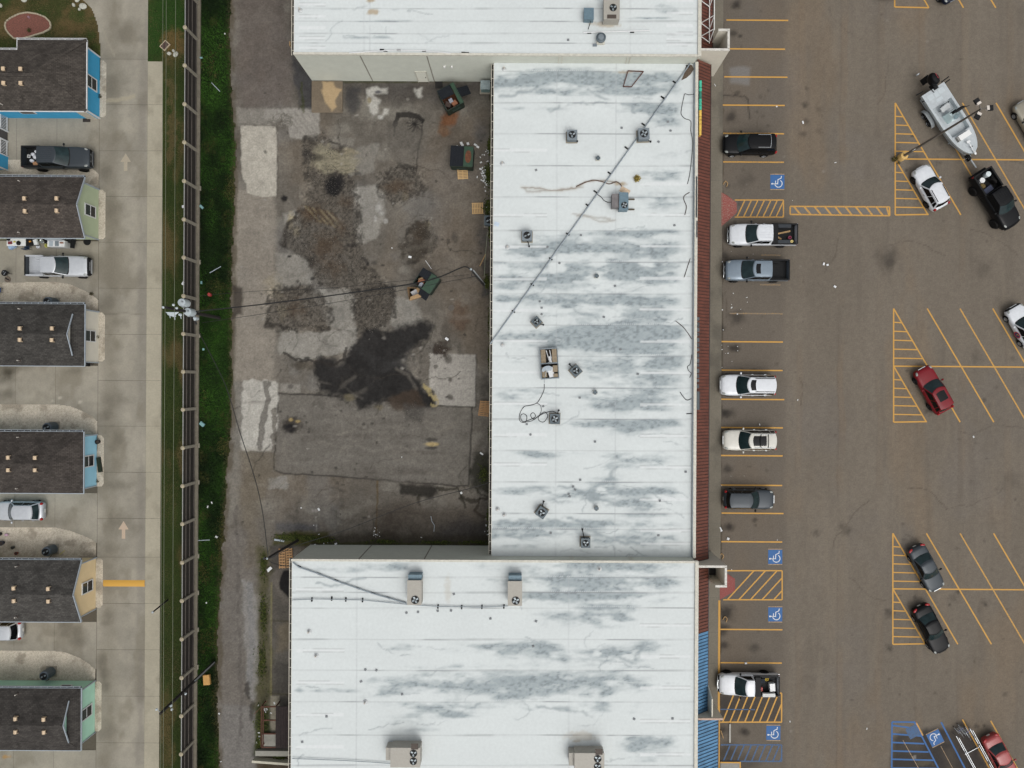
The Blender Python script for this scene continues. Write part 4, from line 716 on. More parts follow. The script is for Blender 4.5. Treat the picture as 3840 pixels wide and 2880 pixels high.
# expansion joints, door, lamps on the yard-side walls
def on(b, mb, name, m): o = mb.build(name, m, b); o.location = (-b.location[0], -b.location[1], 0); return o
for px in (1349, 1600): on(nb, MB().box((PX(px, 208, Z5), YN - .004, 2.7), (.09, .03, 5.3)), 'wall_joint', JNT)
for px in (2103, 2360): 
    for d in (-6, 6): on(nb, MB().box((PX(px + d, 200, Z5), YN - .01, 4.75), (.05, .05, 1.3)), 'downpipe', GUT)
for px in (1345, 1590): on(sb, MB().box((PX(px, 2095, Z5), YS + .004, 2.7), (.09, .03, 5.3)), 'wall_joint', JNT)
for px in (2145, 2372):
    for d in (-5, 5): on(sb, MB().box((PX(px + d, 2105, Z5), YS + .01, 4.75), (.05, .05, 1.3)), 'downpipe', GUT)
x0, x1 = PX(1571, 306), PX(1607, 306); d = on(nb, MB().box(((x0 + x1) / 2, YN - .02, 1.06), (x1 - x0, .04, 2.12)), 'door', DOOR)
fr = MB(); fr.box((x0 - .04, YN - .03, 1.08), (.08, .09, 2.2)); fr.box((x1 + .04, YN - .03, 1.08), (.08, .09, 2.2)); fr.box(((x0 + x1) / 2, YN - .03, 2.2), (x1 - x0 + .2, .09, .08)); fr.build('door_frame', mat('door_frame', C(196, 194, 180), .6), d)
MB().box((x1 - .12, YN - .07, 1.05), (.05, .07, .14)).build('door_handle', GDK, d)
for px in (1667, 1694): on(nb, MB().box((PX(px, 246, 3.4), YN - .08, 3.4), (.17, .16, .2)), 'wall_lamp', mat('lamp_white', C(232, 232, 228), .4))
# gutters with strap hangers on the alley-side edges
def gutter(b, x, y0, y1, z, sgn=-1):
    g = MB(); g.box((x + sgn * .005, (y0 + y1) / 2, z - .1), (.02, y1 - y0, .14)); g.box((x + sgn * .2, (y0 + y1) / 2, z - .09), (.035, y1 - y0, .17)); g.box((x + sgn * .1, (y0 + y1) / 2, z - .18), (.22, y1 - y0, .02), mi=1)
    y = y0 + .4
    while y < y1: g.box((x + sgn * .1, y, z - .02), (.2, .035, .02)); y += .78
    o = on(b, g, 'gutter', [GUT, GDK]); return tag(o, kind='stuff')
gutter(nb, XW, YN, 47, Z5); gutter(cb, XC, YS + .1, YN - .1, Z4); gutter(sb, XSW, -47, YS, Z5)
# east parapet of the central block: coping over a metal edge
on(cb, MB().box((XCE + .02, (YN + YS) / 2, Z4 + .16), (.05, YN - YS, .36)), 'flashing', mat('flashing', C(168, 178, 186), .45, .3, world=True)); on(cb, MB().box((XCE + .17, (YN + YS) / 2, Z4 + .2), (.26, YN - YS, .5)), 'parapet', TRIM)
on(nb, MB().box((XE + .1, (YN + 47) / 2, Z5 - .1), (.3, 47 - YN, .5)), 'parapet', TRIM); on(sb, MB().box((XSE + .12, (YS - 47) / 2, Z5 - .05), (.3, YS + 47, .45)), 'parapet', TRIM)
# storefront glass below the awnings
for b, ya, yb, xf in ((cb, YS, YN, XCE + .02), (nb, YN, 47, XE + .02), (sb, -47, YS, XSE + .02)):
    y = ya + .6
    while y + 2.4 < yb:
        f = on(b, MB().box((xf + .02, y + 1.15, 1.5), (.08, 2.3, 2.4)), 'shop_window', SHOPGL); MB().box((xf + .05, y + 1.15, .28), (.1, 2.4, .16)).build('sill', TRIM, f); y += 2.9
# standing-seam awnings: one panel at a time
def awning(name, label, x0, z0, x1, z1, ya, yb, pitch, m, edge):
    t = thing(name, label, 'awning', (x0, ya, 0)); n = max(1, int(round((yb - ya) / pitch))); w_ = (yb - ya) / n; mb = MB(); L = x1 - x0; dz = z1 - z0
    mb.add([(0, .012, z0), (L, .012, z1), (L, w_ - .012, z1), (0, w_ - .012, z0), (0, .012, z0 - .04), (L, .012, z1 - .04), (L, w_ - .012, z1 - .04), (0, w_ - .012, z0 - .04)], [(0, 1, 2, 3), (7, 6, 5, 4), (0, 4, 5, 1), (3, 2, 6, 7), (1, 5, 6, 2), (0, 3, 7, 4)])
    me = mb.mesh('panel'); sb_ = MB(); sb_.add([(0, -.022, z0 - .02), (L, -.022, z1 - .02), (L, .022, z1 - .02), (0, .022, z0 - .02), (0, -.022, z0 + .05), (L, -.022, z1 + .05), (L, .022, z1 + .05), (0, .022, z0 + .05)], [(0, 3, 2, 1), (4, 5, 6, 7), (0, 1, 5, 4), (2, 3, 7, 6), (1, 2, 6, 5), (0, 4, 7, 3)]); ms = sb_.mesh('seam')
    seam = {'brown_steel': mat('brown_seam', C(62, 36, 28), .6), 'blue_steel': mat('blue_seam', C(38, 62, 84), .6)}[m.name]
    for i in range(n):
        p_ = obj('panel', me, m, t, (0, i * w_, 0)); obj('seam', ms, seam, p_, (0, 0, 0))
    MB().box((L + .03, (yb - ya) / 2, z1 - .04), (.07, yb - ya, .14)).build('fascia', edge, t); MB().box((L * .5, (yb - ya) / 2, min(z0, z1) - .15), (L, yb - ya, .04)).build('soffit', TRIM, t)
    return t
DKE = mat('dark_edge', C(52, 40, 36), .5); AX0 = XCE + .32; AX1 = PX(2660, 1200, 3.2); PY_ = lambda q, z=3.7: PY(2640, q, z)
PNY = PY(2700, 190, 5.4); PSY = PY(2700, 2121, 5.4)     # outer faces of the two pylons
awning('brown_awning', 'long brown standing seam metal awning along the central shops', AX0, 4.25, AX1, 3.2, PSY + .05, PNY - .25, .30, BRN, DKE)
awning('brown_awning', 'short brown metal awning under white sign braces, north end', XE + .28, 4.3, PX(2672, 100, 3.2), 3.2, PNY + .05, 46, .30, BRN, DKE)
yb1 = PY_(2372); yb2 = PY(2660, 2694, 4.6)
awning('brown_awning', 'brown metal awning section between the southern pylon and blue awning', XSE + .28, 4.3, PX(2656, 2300, 3.2), 3.2, yb1, PSY - .14, .30, BRN, DKE)
awning('blue_awning', 'narrow blue standing seam awning south of the brown one', XSE + .28, 4.3, PX(2655, 2500, 3.2), 3.2, yb2 + .08, yb1 - .01, .30, BLU, DKE)
awning('blue_awning', 'wide blue standing seam awning at the south edge', XSE + .28, 4.5, PX(2692, 2800, 2.9), 2.9, -46, yb2 - .08, .32, BLU, DKE)
# beige pylons: a wing wall that turns back on itself round a hollow core
def pylon(name, label, ya, sgn, xi, xo, ln, xb):
    t = thing(name, label, 'pylon', (xi, ya, 0)); T = .16; h = 5.4; m = WALLB; cap = mat('pylon_cap', C(214, 211, 202), .7, var=.2, scale=5)
    def wl(nm, a, b, z0, z1, cp=True):
        xa, xb_ = sorted((a[0], b[0])); y0, y1 = sorted((a[1], b[1])); o = MB().box(((xa + xb_) / 2 - xi, (y0 + y1) / 2 - ya, (z0 + z1) / 2), (xb_ - xa, y1 - y0, z1 - z0)).build(nm, m, t)
        if cp: MB().box(((xa + xb_) / 2 - xi, (y0 + y1) / 2 - ya, z1 + .03), (xb_ - xa + .04, y1 - y0 + .04, .06)).build('cap', cap, o)
    wl('wing_wall', (xi, ya), (xo, ya + sgn * T), 2.4, h); wl('wing_wall', (xi + 1.5, ya + sgn * .003), (xo - .003, ya + sgn * (T - .006)), .1, 2.402, False)
    wl('outer_wall', (xo - T, ya + sgn * (T + .003)), (xo, ya + sgn * ln), .1, h); wl('return_wall', (xb, ya + sgn * (ln + .003)), (xo, ya + sgn * (ln + T)), .1, h)
    MB().box(((xb + xo) / 2 - xi, sgn * ln * .5, 2.4), (xo - xb - T - .1, ln - T - .1, .1)).build('inner_deck', GDK, t)
    return t
pylon('beige_pylon', 'northern beige stucco pylon at the shop corner with sloping faces', PNY, 1, XE + .1, PX(2735, 187, 5.4), 1.75, PX(2694, 120, 5.4))
pylon('beige_pylon', 'southern beige stucco pylon at the shop corner, hollow at top', PSY, -1, XSE + .1, PX(2725, 2121, 5.4), 1.75, PX(2683, 2193, 5.4))
t = thing('partition_wall', 'beige partition wall and fin dividing the two blue awnings', 'wall', (XSE + .28, yb2, 0)); xo = PX(2711, 2694, 4.7) - XSE - .28
MB().box((xo / 2, 0, 3.2), (xo, .15, 3.0)).build('cross_wall', WALLB, t); MB().box((xo / 2, 0, 4.73), (xo + .02, .17, .06)).build('cap', mat('old_cap', C(196, 170, 152), .8, var=.2, scale=5), t)
fx = PX(2671, 2650, 4.6) - XSE - .28; fl = PY(2671, 2622, 4.6) - yb2
mb = MB(); mb.add([(fx - .05, .08, 2.6), (fx + .05, .08, 2.6), (fx - .05, fl + .9, 2.6), (fx + .05, fl + .9, 2.6), (fx - .05, .08, 4.6), (fx + .05, .08, 4.6), (fx - .05, fl, 4.6), (fx + .05, fl, 4.6)], [(0, 2, 3, 1), (4, 5, 7, 6), (0, 1, 5, 4), (2, 6, 7, 3), (0, 4, 6, 2), (1, 3, 7, 5)]); mb.build('fin', WALLB, t)
# white sign braces above the north awning
t = thing('sign_brace_frame', 'white tubular sign brace frame above the short brown awning', 'frame', (PX(2668, 60, 4.6), PY(2668, 60, 4.6), 0)); tl = t.location; WM = mat('white_steel', C(226, 226, 222), .5)
xa, xb = PX(2668, 60, 4.4), PX(2680, 60, 5.3); y0, y1 = PY(2668, 145, 4.6), 46
MB().beam((xa - tl[0], y0 - tl[1], 3.7), (xa - tl[0], y1 - tl[1], 3.7), .07, .07).build('lower_rail', WM, t); MB().beam((xb - tl[0], y0 + .5 - tl[1], 5.2), (xb - tl[0], y1 - tl[1], 5.2), .07, .07).build('upper_rail', WM, t)
for q in (145, 95, 10, -80):
    y = PY(2668, q, 4.4); MB().beam((PX(2630, q, 4.4) - tl[0], y + .3 - tl[1], 4.2), (xb - tl[0], y + .5 - tl[1], 5.2), .06, .06).build('brace', WM, t); MB().beam((PX(2630, q, 4.4) - tl[0], y + .3 - tl[1], 4.2), (xa - tl[0], y - tl[1], 3.7), .06, .06).build('brace', WM, t); MB().beam((xa - tl[0], y - tl[1], 3.7), (xb - tl[0], y + .5 - tl[1], 5.2), .06, .06).build('upright', WM, t)
# channel-letter signs standing on the parapet, seen on edge
def letters(name, label, px, items, z, m_by, rail):
    xs = PX(px, items[0][0], z); t = thing(name, label, 'sign', (xs, PY(px, items[0][0], z), 0)); yy0 = PY(px, items[0][0], z)
    a, b = PY(px, items[0][0], z), PY(px, items[-1][1], z); MB().box((-.1, (a + b) / 2 - yy0, z - .25), (.05, a - b + .1, .12)).build('mounting_rail', rail, t)
    for q0, q1, key, w_ in items:
        ya, yb = PY(px, q0, z), PY(px, q1, z); o = MB().box((.08, (ya + yb) / 2 - yy0, z - .3), (w_, abs(ya - yb), .62)).build('letter', m_by[key], t)
        MB().box((.08, (ya + yb) / 2 - yy0, z - .3), (w_ + .03, abs(ya - yb) * .62, .2)).build('return', m_by[key + '2'], o)
GR = mat('letter_green', C(70, 190, 158), .35); GRD = mat('letter_green_side', C(40, 128, 108), .4); YE = mat('letter_yellow', C(228, 190, 84), .35); YED = mat('letter_yellow_side', C(170, 132, 48), .4); BK = mat('letter_dark', C(52, 58, 62), .3); BKD = mat('letter_dark_face', C(74, 84, 88), .3)
letters('letter_sign', 'green and yellow channel letter sign on the awning edge', 2624, [(302, 326, 'g', .2), (329, 342, 'g', .2), (345, 368, 'h', .2), (370, 382, 'g', .2), (384, 395, 'g', .2), (397, 411, 'g', .2), (413, 436, 'y', .2), (438, 448, 'y', .2), (451, 464, 'y', .2), (466, 490, 'y', .2), (491, 506, 'y', .18)], 4.55, dict(g=GR, g2=GRD, h=GRD, h2=BK, y=YE, y2=YED), TRIM)
letters('letter_sign', 'row of dark channel letters beside the middle awning', 2615, [(1190 + i * 19.3, 1190 + i * 19.3 + (15 if i % 3 else 11), 'k' if i % 2 else 'q', .22) for i in range(14)], 4.5, dict(k=BK, k2=BKD, q=BKD, q2=BK), mat('rail_grey', C(120, 128, 134), .4, .2))
t = thing('sign_box', 'slim grey sign box south of the dark letters', 'sign', P(2616, 1502, 4.3)); MB().box((0, 0, 0), (.2, 1.65, .5)).build('case', BKD, t); MB().box((.1, 0, .1), (.05, 1.6, .4)).build('face', BK, t)
t = thing('sign_rail', 'dark narrow sign rail beside the upper brown awning', 'sign', P(2611, 740, 4.45)); MB().box((0, 0, 0), (.1, 3.7, .3)).build('rail', mat('rail_dark', C(40, 46, 54), .4), t); MB().box((.04, -2.9, 0), (.09, 1.5, .28)).build('rail_end', mat('rail_dark', C(40, 46, 54), .4), t)
# ------------------------------------------------------------------ residential lane on the west side
LX0, LX1, LX2 = PX(371, 900), PX(551, 1000), PX(608, 900)       # lane west edge, lane east edge, sidewalk east edge
def paint_conc(x, y, X, Y):
    p = Paint(x, y, C(152, 147, 134)); p.mul(.76 + .48 * fbm(x, y, 120, 140, 5, 301)); p.mul(.9 + .2 * fbm(x, y, 18, 18, 4, 302))
    p.mix(sstep(.5, .74, fbm(x, y, 90, 130, 4, 303)) * .6, C(122, 116, 102)); p.mix(sstep(.56, .75, fbm(x, y, 60, 60, 4, 304)) * .3, C(172, 166, 150))
    e = sstep(.6, .1, abs(X - (LX1 - .4)) + (fbm(x, y, 40, 90, 3, 305) - .5) * .5); p.mix(e * .4 * (X < LX1) * sstep(.3, .6, fbm(x, y, 60, 240, 3, 306)), C(118, 113, 106))            # damp gutter line
    p.mix(sstep(1.4, 0, abs(X - (LX0 + 1.2))) * .35 * (X > LX0), C(112, 106, 92))
    for cx, cy, rx, ry, a in ((430, 330, 60, 70, .5), (400, 640, 30, 40, .6), (420, 780, 50, 60, .5), (400, 1140, 40, 40, .5), (420, 1500, 60, 40, .5), (450, 1820, 70, 20, .5), (400, 1560, 30, 30, .6), (440, 1640, 50, 60, .5), (460, 1960, 70, 50, .5), (420, 2060, 60, 30, .5), (400, 2310, 30, 40, .6), (380, 2480, 20, 40, .7), (390, 2550, 24, 60, .7), (400, 2740, 50, 40, .5), (440, 1210, 40, 30, .5), (480, 120, 60, 60, .35), (470, 210, 70, 20, .4),
                               (30, 1400, 40, 40, .9), (60, 1370, 60, 20, .6), (290, 1390, 60, 20, .5), (30, 1480, 40, 30, .7), (270, 2370, 60, 40, .7), (230, 2340, 40, 20, .6), (300, 2410, 40, 20, .5), (60, 2410, 40, 14, .6), (200, 1960, 60, 20, .4), (60, 1930, 100, 60, .5), (330, 900, 40, 30, .3)):
        p.blob(cx, cy, rx, ry, C(104, 99, 88) if a < .85 else C(66, 62, 52), a, rag=.6, rs=30, seed=int(cx + cy), hard=.1)
    p.line([(395, 380), (440, 375), (500, 362)], 7, C(168, 160, 138), .6, rag=4); p.line([(385, 110), (430, 210)], 4, C(160, 154, 138), .5, rag=3)
    p.blob(24, 2838, 16, 8, C(170, 130, 70), .7, rag=.6, seed=9); p.poly([(355, 1180), (470, 1172), (560, 1182), (560, 1184), (470, 1176), (355, 1186)], C(100, 94, 84), .5, soft=2)
    p.blob(225, 1492, 8, 5, C(190, 184, 170), .6); p.blob(300, 1508, 9, 5, C(190, 184, 170), .6); p.blob(196, 1503, 8, 4, C(190, 184, 170), .5)
    return p.c
CM = attr_mat('slab_concrete', .06, 6, .9, .2, .06, 45)
JS = [-300, -122, 50, 222, 393, 566, 737, 909, 1081, 1254, 1427, 1598, 1771, 1944, 2089, 2263, 2436, 2610, 2785, 2957, 3100]
lane = struct(MB().box(((LX0 + LX1) / 2 - 8.5, 0, -.06), (LX1 - LX0 + 19, 92, .1)).build('lane', mat('joint_dark', C(84, 78, 66), .95, world=True)))
YJ = [PY(460, v) for v in JS]
for a, b in zip(YJ[3:-1], YJ[4:]): sheet('slab', LX0 + .01, LX1 - .01, b + .012, a - .012, .03, .14, CM, paint_conc, lane)
sheet('slab', LX0 - 3.5, LX1 - .01, YJ[3] + .012, 46, .03, .14, CM, paint_conc, lane)
path = struct(MB().box(((LX1 + LX2) / 2, (PY(580, 232) - 46) / 2, -.03), (LX2 - LX1, 46 + PY(580, 232), .1)).build('footpath', MATS['joint_dark']))
def paint_path(x, y, X, Y):
    p = Paint(x, y, C(166, 160, 142)); p.mul(.88 + .24 * fbm(x, y, 70, 90, 4, 311)); p.mul(.95 + .1 * fbm(x, y, 14, 14, 3, 312)); p.mix(sstep(.55, .75, fbm(x, y, 60, 70, 4, 313)) * .45, C(134, 128, 112)); return p.c
YJp = [PY(580, 231)] + [PY(580, v) for v in JS[4:]]
for a, b in zip(YJp[:-1], YJp[1:]): sheet('slab', LX1 + .008, LX2, b + .01, a - .01, .05, .14, CM, paint_path, path)
# painted arrows and the yellow speed hump
TAN = wear_mat('arrow_paint', C(186, 166, 144), C(157, 150, 133), .3)
def arrow(px, py, m):
    a = MB(); a.add([(-.17, -.84, 0), (.17, -.84, 0), (.17, .05, 0), (.5, .05, 0), (0, .86, 0), (-.5, .05, 0), (-.17, .05, 0)], [(0, 1, 2, 3, 4, 5, 6)]); X, Y, _ = P(px, py); return a.build('painted_arrow', m, lane, loc=(X, Y, .036))
arrow(472, 609, wear_mat('arrow_paint_old', C(168, 158, 138), C(150, 144, 128), .4)); arrow(464, 1987, TAN)
hump = MB(); n_ = 8
hump.grid(lambda u, v: (LX0 + .62 + u * (LX1 - LX0 - .64), (v - .5) * .62, .034 + .06 * math.sin(math.pi * v)), 1, n_); tag(hump.build('speed_hump', wear_mat('hump_paint', C(206, 158, 66), C(150, 140, 120), .12, 5), None, True, loc=(0, PY(460, 2187), 0)), 'yellow painted speed hump across the lane beside the tan house', 'speed hump')
# driveway pads
DW = [(440, 680, 'bright blue'), (904, 1120, 'green'), (1371, 1575, 'cream'), (1848, 2035, 'pale blue'), (2331, 2508, 'tan'), (2812, 3100, 'mint')]
drive = struct(MB().box((LX0 - 11, 0, -.1), (22, 92, .1)).build('driveway', MATS['joint_dark']))
XJ = [LX0 - 21, LX0 - 12.2, PX(61, 900), PX(212, 900), LX0 - .012]
for y0, y1, nm in DW:
    for a, b in zip(XJ[:-1], XJ[1:]): sheet('slab', a + .01, b - .01, max(-46, PY(200, y1)), PY(200, y0) , .026, .14, CM, paint_conc, drive)
# gravel beds: curved edge towards each drive, narrow bed along each east wall
def paint_grav(x, y, X, Y):
    p = Paint(x, y, C(196, 187, 170)); p.mul(.8 + .4 * fbm(x, y, 60, 60, 4, 321)); p.mul(.72 + .56 * fbm(x, y, 3.4, 3.4, 2, 322)); p.mix(sstep(.55, .75, fbm(x, y, 40, 40, 4, 323)) * .5, C(120, 110, 94)); return p.c
GM = attr_mat('gravel', .3, 22, .95, .8, .35, 60)
def bed(pts, label, nm='gravel_bed', step=.07):
    q = [P(*p) for p in pts]; xs = [a[0] for a in q]; ys_ = [a[1] for a in q]; pp = [(a, b) for a, b, _ in q]
    o = sheet(nm, max(min(xs), -60), max(xs), min(ys_), max(ys_), .045, step, GM, paint_grav, clip=lambda x, y: sdpoly(x, y, pts) < 0); struct(o); return o
BEDS = [[(-300, 600), (140, 600), (300, 612), (345, 630), (371, 655), (371, 745), (-300, 745)], [(-300, 1060), (215, 1058), (262, 1066), (310, 1086), (345, 1106), (369, 1125), (369, 1195), (-300, 1195)], [(-300, 1516), (215, 1517), (265, 1524), (310, 1542), (345, 1562), (366, 1580), (366, 1690), (-300, 1690)],
        [(-300, 1976), (205, 1978), (262, 1990), (315, 2010), (345, 2024), (361, 2036), (361, 2140), (-300, 2140)], [(-300, 2438), (190, 2440), (245, 2446), (300, 2468), (335, 2490), (358, 2512), (358, 2600), (-300, 2600)]]
for b_ in BEDS: bed(b_, '')
def strip_bed(x0, x1, y0, y1): r = 10; return [(x0, y0), (x1 - r, y0), (x1, y0 + r), (x1, y1 - r), (x1 - r, y1), (x0, y1)]
for x0, x1, y0, y1 in ((373, 399, 228, 440), (368, 396, 712, 897), (366, 394, 1172, 1355), (362, 390, 1632, 1824), (358, 386, 2094, 2278), (354, 381, 2555, 2742)): bed(strip_bed(x0, x1, y0, y1), '', 'wall_bed', .06)

# ------------------------------------------------------------------ houses
def shingle(name, base):
    m, n, b = newmat(name); g = n.nodes.new('ShaderNodeTexCoord')
    mp = n.nodes.new('ShaderNodeMapping'); mp.inputs['Scale'].default_value = (3.2, 7.0, 0.0); n.links.new(g.outputs['Object'], mp.inputs[0])
    vo = n.nodes.new('ShaderNodeTexBrick'); vo.inputs['Scale'].default_value = 1.0; vo.offset = .5; vo.inputs['Mortar Size'].default_value = .05; vo.inputs['Brick Width'].default_value = 1.0; vo.inputs['Row Height'].default_value = 1.0
    vo.inputs['Color1'].default_value = (*[c * .72 for c in base], 1); vo.inputs['Color2'].default_value = (*[c * 1.25 for c in base], 1); vo.inputs['Mortar'].default_value = (*[c * .55 for c in base], 1)
    n.links.new(mp.outputs[0], vo.inputs['Vector'])
    no = n.nodes.new('ShaderNodeTexNoise'); no.inputs['Scale'].default_value = 1.1; no.inputs['Detail'].default_value = 9; no.inputs['Roughness'].default_value = .7; n.links.new(g.outputs['Object'], no.inputs['Vector'])
    mr = n.nodes.new('ShaderNodeMapRange'); mr.inputs[1].default_value = .3; mr.inputs[2].default_value = .7; mr.inputs[3].default_value = .68; mr.inputs[4].default_value = 1.34; n.links.new(no.outputs[0], mr.inputs[0])
    vm = n.nodes.new('ShaderNodeVectorMath'); vm.operation = 'SCALE'; n.links.new(vo.outputs['Color'], vm.inputs[0]); n.links.new(mr.outputs[0], vm.inputs['Scale']); n.links.new(vm.outputs[0], b.inputs['Base Color'])
    b.inputs['Roughness'].default_value = .95; b.inputs['Specular IOR Level'].default_value = .2
    bp = n.nodes.new('ShaderNodeBump'); bp.inputs['Strength'].default_value = .5; bp.inputs['Distance'].default_value = .02; n.links.new(vo.outputs['Fac'], bp.inputs['Height']); bp.invert = True; n.links.new(bp.outputs[0], b.inputs['Normal'])
    return m
SH = [shingle('shingle_%d' % i, C(*c)) for i, c in enumerate(((73, 68, 63), (68, 66, 63), (75, 69, 64), (70, 65, 61), (74, 72, 69), (66, 63, 60)))]
WTR = mat('white_trim', C(222, 224, 224), .5, var=.06); GTR = mat('grey_trim', C(168, 178, 186), .5, var=.06); VENT = mat('vent_tan', C(214, 190, 158), .6, var=.06); VDK = mat('vent_dark', C(60, 52, 46), .8); PANE = mat('window_pane', C(52, 62, 62), .08, var=.2, scale=2); PANED = mat('window_screen', C(36, 38, 42), .3, var=.2, scale=2); PIPE = mat('vent_pipe', C(196, 190, 180), .6)
EZ = 2.75; OH = .37; TH_ = .07
def siding(name, col):
    m, n, b = newmat(name); g = n.nodes.new('ShaderNodeTexCoord'); wv = n.nodes.new('ShaderNodeTexWave'); wv.wave_type = 'BANDS'; wv.bands_direction = 'Z'; wv.wave_profile = 'SAW'; wv.inputs['Scale'].default_value = 1.6; n.links.new(g.outputs['Object'], wv.inputs['Vector'])
    no = n.nodes.new('ShaderNodeTexNoise'); no.inputs['Scale'].default_value = 1.4; no.inputs['Detail'].default_value = 5; n.links.new(g.outputs['Object'], no.inputs['Vector']); mr = n.nodes.new('ShaderNodeMapRange'); mr.inputs[3].default_value = .9; mr.inputs[4].default_value = 1.1; n.links.new(no.outputs[0], mr.inputs[0])
    vm = n.nodes.new('ShaderNodeVectorMath'); vm.operation = 'SCALE'; vm.inputs[0].default_value = col; n.links.new(mr.outputs[0], vm.inputs['Scale']); n.links.new(vm.outputs[0], b.inputs['Base Color']); b.inputs['Roughness'].default_value = .6
    bp = n.nodes.new('ShaderNodeBump'); bp.inputs['Strength'].default_value = .4; bp.inputs['Distance'].default_value = .02; n.links.new(wv.outputs['Fac'], bp.inputs['Height']); n.links.new(bp.outputs[0], b.inputs['Normal']); return m
def slabquad(mb, pts, t=TH_, mi=0):
    """roof plane of some thickness from its corner points"""
    n = len(pts); mb.add(list(pts) + [(x, y, z - t) for x, y, z in pts], [tuple(range(n)), tuple(range(n, 2 * n))[::-1]] + [(i, n + i, n + (i + 1) % n, (i + 1) % n) for i in range(n)], mi)
def house(label, wcol, kind, eN, eS, eE, wN, wS, wE, sh, trim, vents, pipes, gutN=True):
    xE = PX(eE, (eN + eS) / 2, EZ); yN, yS = PY(eE, eN, EZ), PY(eE, eS, EZ); bN, bS, bE = PY(wE, wN), PY(wE, wS), PX(wE, (wN + wS) / 2); W = -61.0
    t = thing('house', label, 'house', (bE, (bN + bS) / 2, 0)); ox, oy = bE, (bN + bS) / 2; L = lambda p: (p[0] - ox, p[1] - oy, p[2])
    wm = siding('siding_' + kind + label[:9], wcol); hw = (yN - yS) / 2; yc = (yN + yS) / 2; pit = .43; rz = EZ + hw * pit; mb = MB()
    prof = [(bS - oy, 0), (bN - oy, 0), (bN - oy, EZ + .05), (0 + yc - oy, EZ + .05 + (bN - bS) / 2 * pit - .02), (bS - oy, EZ + .05)] if kind == 'gable' else [(bS - oy, 0), (bN - oy, 0), (bN - oy, EZ - .05), (bS - oy, EZ - .05)]
    n = len(prof); mb.add([(0, y, z) for y, z in prof] + [(W - ox, y, z) for y, z in prof], [tuple(range(n)), tuple(range(n, 2 * n))[::-1]] + [(i, n + i, n + (i + 1) % n, (i + 1) % n) for i in range(n)]); wall = mb.build('wall', wm, t)
    # roof
    rb = MB(); A = lambda x, y, z: L((x, y, z)); parts = []
    if kind == 'gable':
        slabquad(rb, [A(W, yN, EZ), A(W, yc, rz), A(xE, yc, rz), A(xE, yN, EZ)][::-1]); r2 = MB(); slabquad(r2, [A(W, yS, EZ), A(xE, yS, EZ), A(xE, yc, rz), A(W, yc, rz)])
        parts = [rb, r2]
    elif kind == 'hip':
        px_ = xE - hw
        slabquad(rb, [A(W, yN, EZ), A(xE, yN, EZ), A(px_, yc, rz), A(W, yc, rz)][::-1]); r2 = MB(); slabquad(r2, [A(W, yS, EZ), A(xE, yS, EZ), A(px_, yc, rz), A(W, yc, rz)]); r3 = MB(); slabquad(r3, [A(xE, yS, EZ), A(xE, yN, EZ), A(px_, yc, rz)]); parts = [rb, r2, r3]
    else:                                   # hip with a small gable on top
        gx = xE - .95; gz = EZ + .95 * pit; gy = .95
        slabquad(rb, [A(W, yN, EZ), A(xE, yN, EZ), A(gx + .1, yN - gy, gz), A(gx + .1, yc, rz), A(W, yc, rz)][::-1]); r2 = MB(); slabquad(r2, [A(W, yS, EZ), A(xE, yS, EZ), A(gx + .1, yS + gy, gz), A(gx + .1, yc, rz), A(W, yc, rz)]); r3 = MB(); slabquad(r3, [A(xE, yS, EZ), A(xE, yN, EZ), A(gx - .1, yN - gy, gz + .02), A(gx - .1, yS + gy, gz + .02)]); parts = [rb, r2, r3]
        mb = MB(); mb.add([A(gx - .12, yN - gy, gz), A(gx - .12, yS + gy, gz), A(gx - .12, yc, rz - .06)], [(0, 1, 2)]); mb.add([A(gx - .16, yN - gy, gz), A(gx - .16, yS + gy, gz), A(gx - .16, yc, rz - .06)], [(2, 1, 0)]); mb.build('gablet', wm, t)
    roofs = [q.build('roof_slope', SH[sh], t) for q in parts]
    # trim
    if kind == 'gable':
        for a, b in (((xE + .02, yN, EZ - .06), (xE + .02, yc, rz - .05)), ((xE + .02, yc, rz - .05), (xE + .02, yS, EZ - .06))): MB().beam(L(a), L(b), .05, .17).build('rake_board', trim, t)
    else: MB().box(L((xE + .03, yc, EZ - .06)), (.06, yN - yS + .06, .14)).build('fascia', trim, t)
    if kind == 'dutch':
        for a, b in (((gx + .12, yN - gy, gz + .02), (gx + .12, yc, rz)), ((gx + .12, yc, rz), (gx + .12, yS + gy, gz + .02))): MB().beam(L(a), L(b), .06, .12).build('rake_board', trim, t)
    MB().box(L(((W + xE) / 2, yS - .03, EZ - .07)), (xE - W, .06, .13)).build('fascia', trim, t)
    g = MB(); g.box(L(((W + xE) / 2, yN + .03, EZ - .06)), (xE - W, .03, .12)); g.box(L(((W + xE) / 2, yN + .17, EZ - .05)), (xE - W, .03, .13)); g.box(L(((W + xE) / 2, yN + .1, EZ - .12)), (xE - W, .12, .02), mi=1)
    x = xE - .1
    while x > -52: g.box(L((x, yN + .1, EZ + .005)), (.04, .15, .02)); x -= .6
    tag(g.build('gutter', [trim, GDK], t), kind='stuff')
    for y in (bN, bS): MB().box(L((bE + .01, y, EZ / 2 - .02)), (.1, .1, EZ - .06)).build('corner_board', trim, t)
    MB().box(L((bE + .08, bN + .02, 1.3)), (.07, .09, 2.5)).build('downspout', trim, t)
    # window in the end wall
    wy = (bN + bS) / 2 + .05; wf = MB(); cy = wy - oy
    for y in (cy - .52, cy + .52): wf.box((.03, y, 1.4), (.09, .09, 1.66))
    for z in (.6, 2.2): wf.box((.03, cy, z), (.092, 1.12, .09))
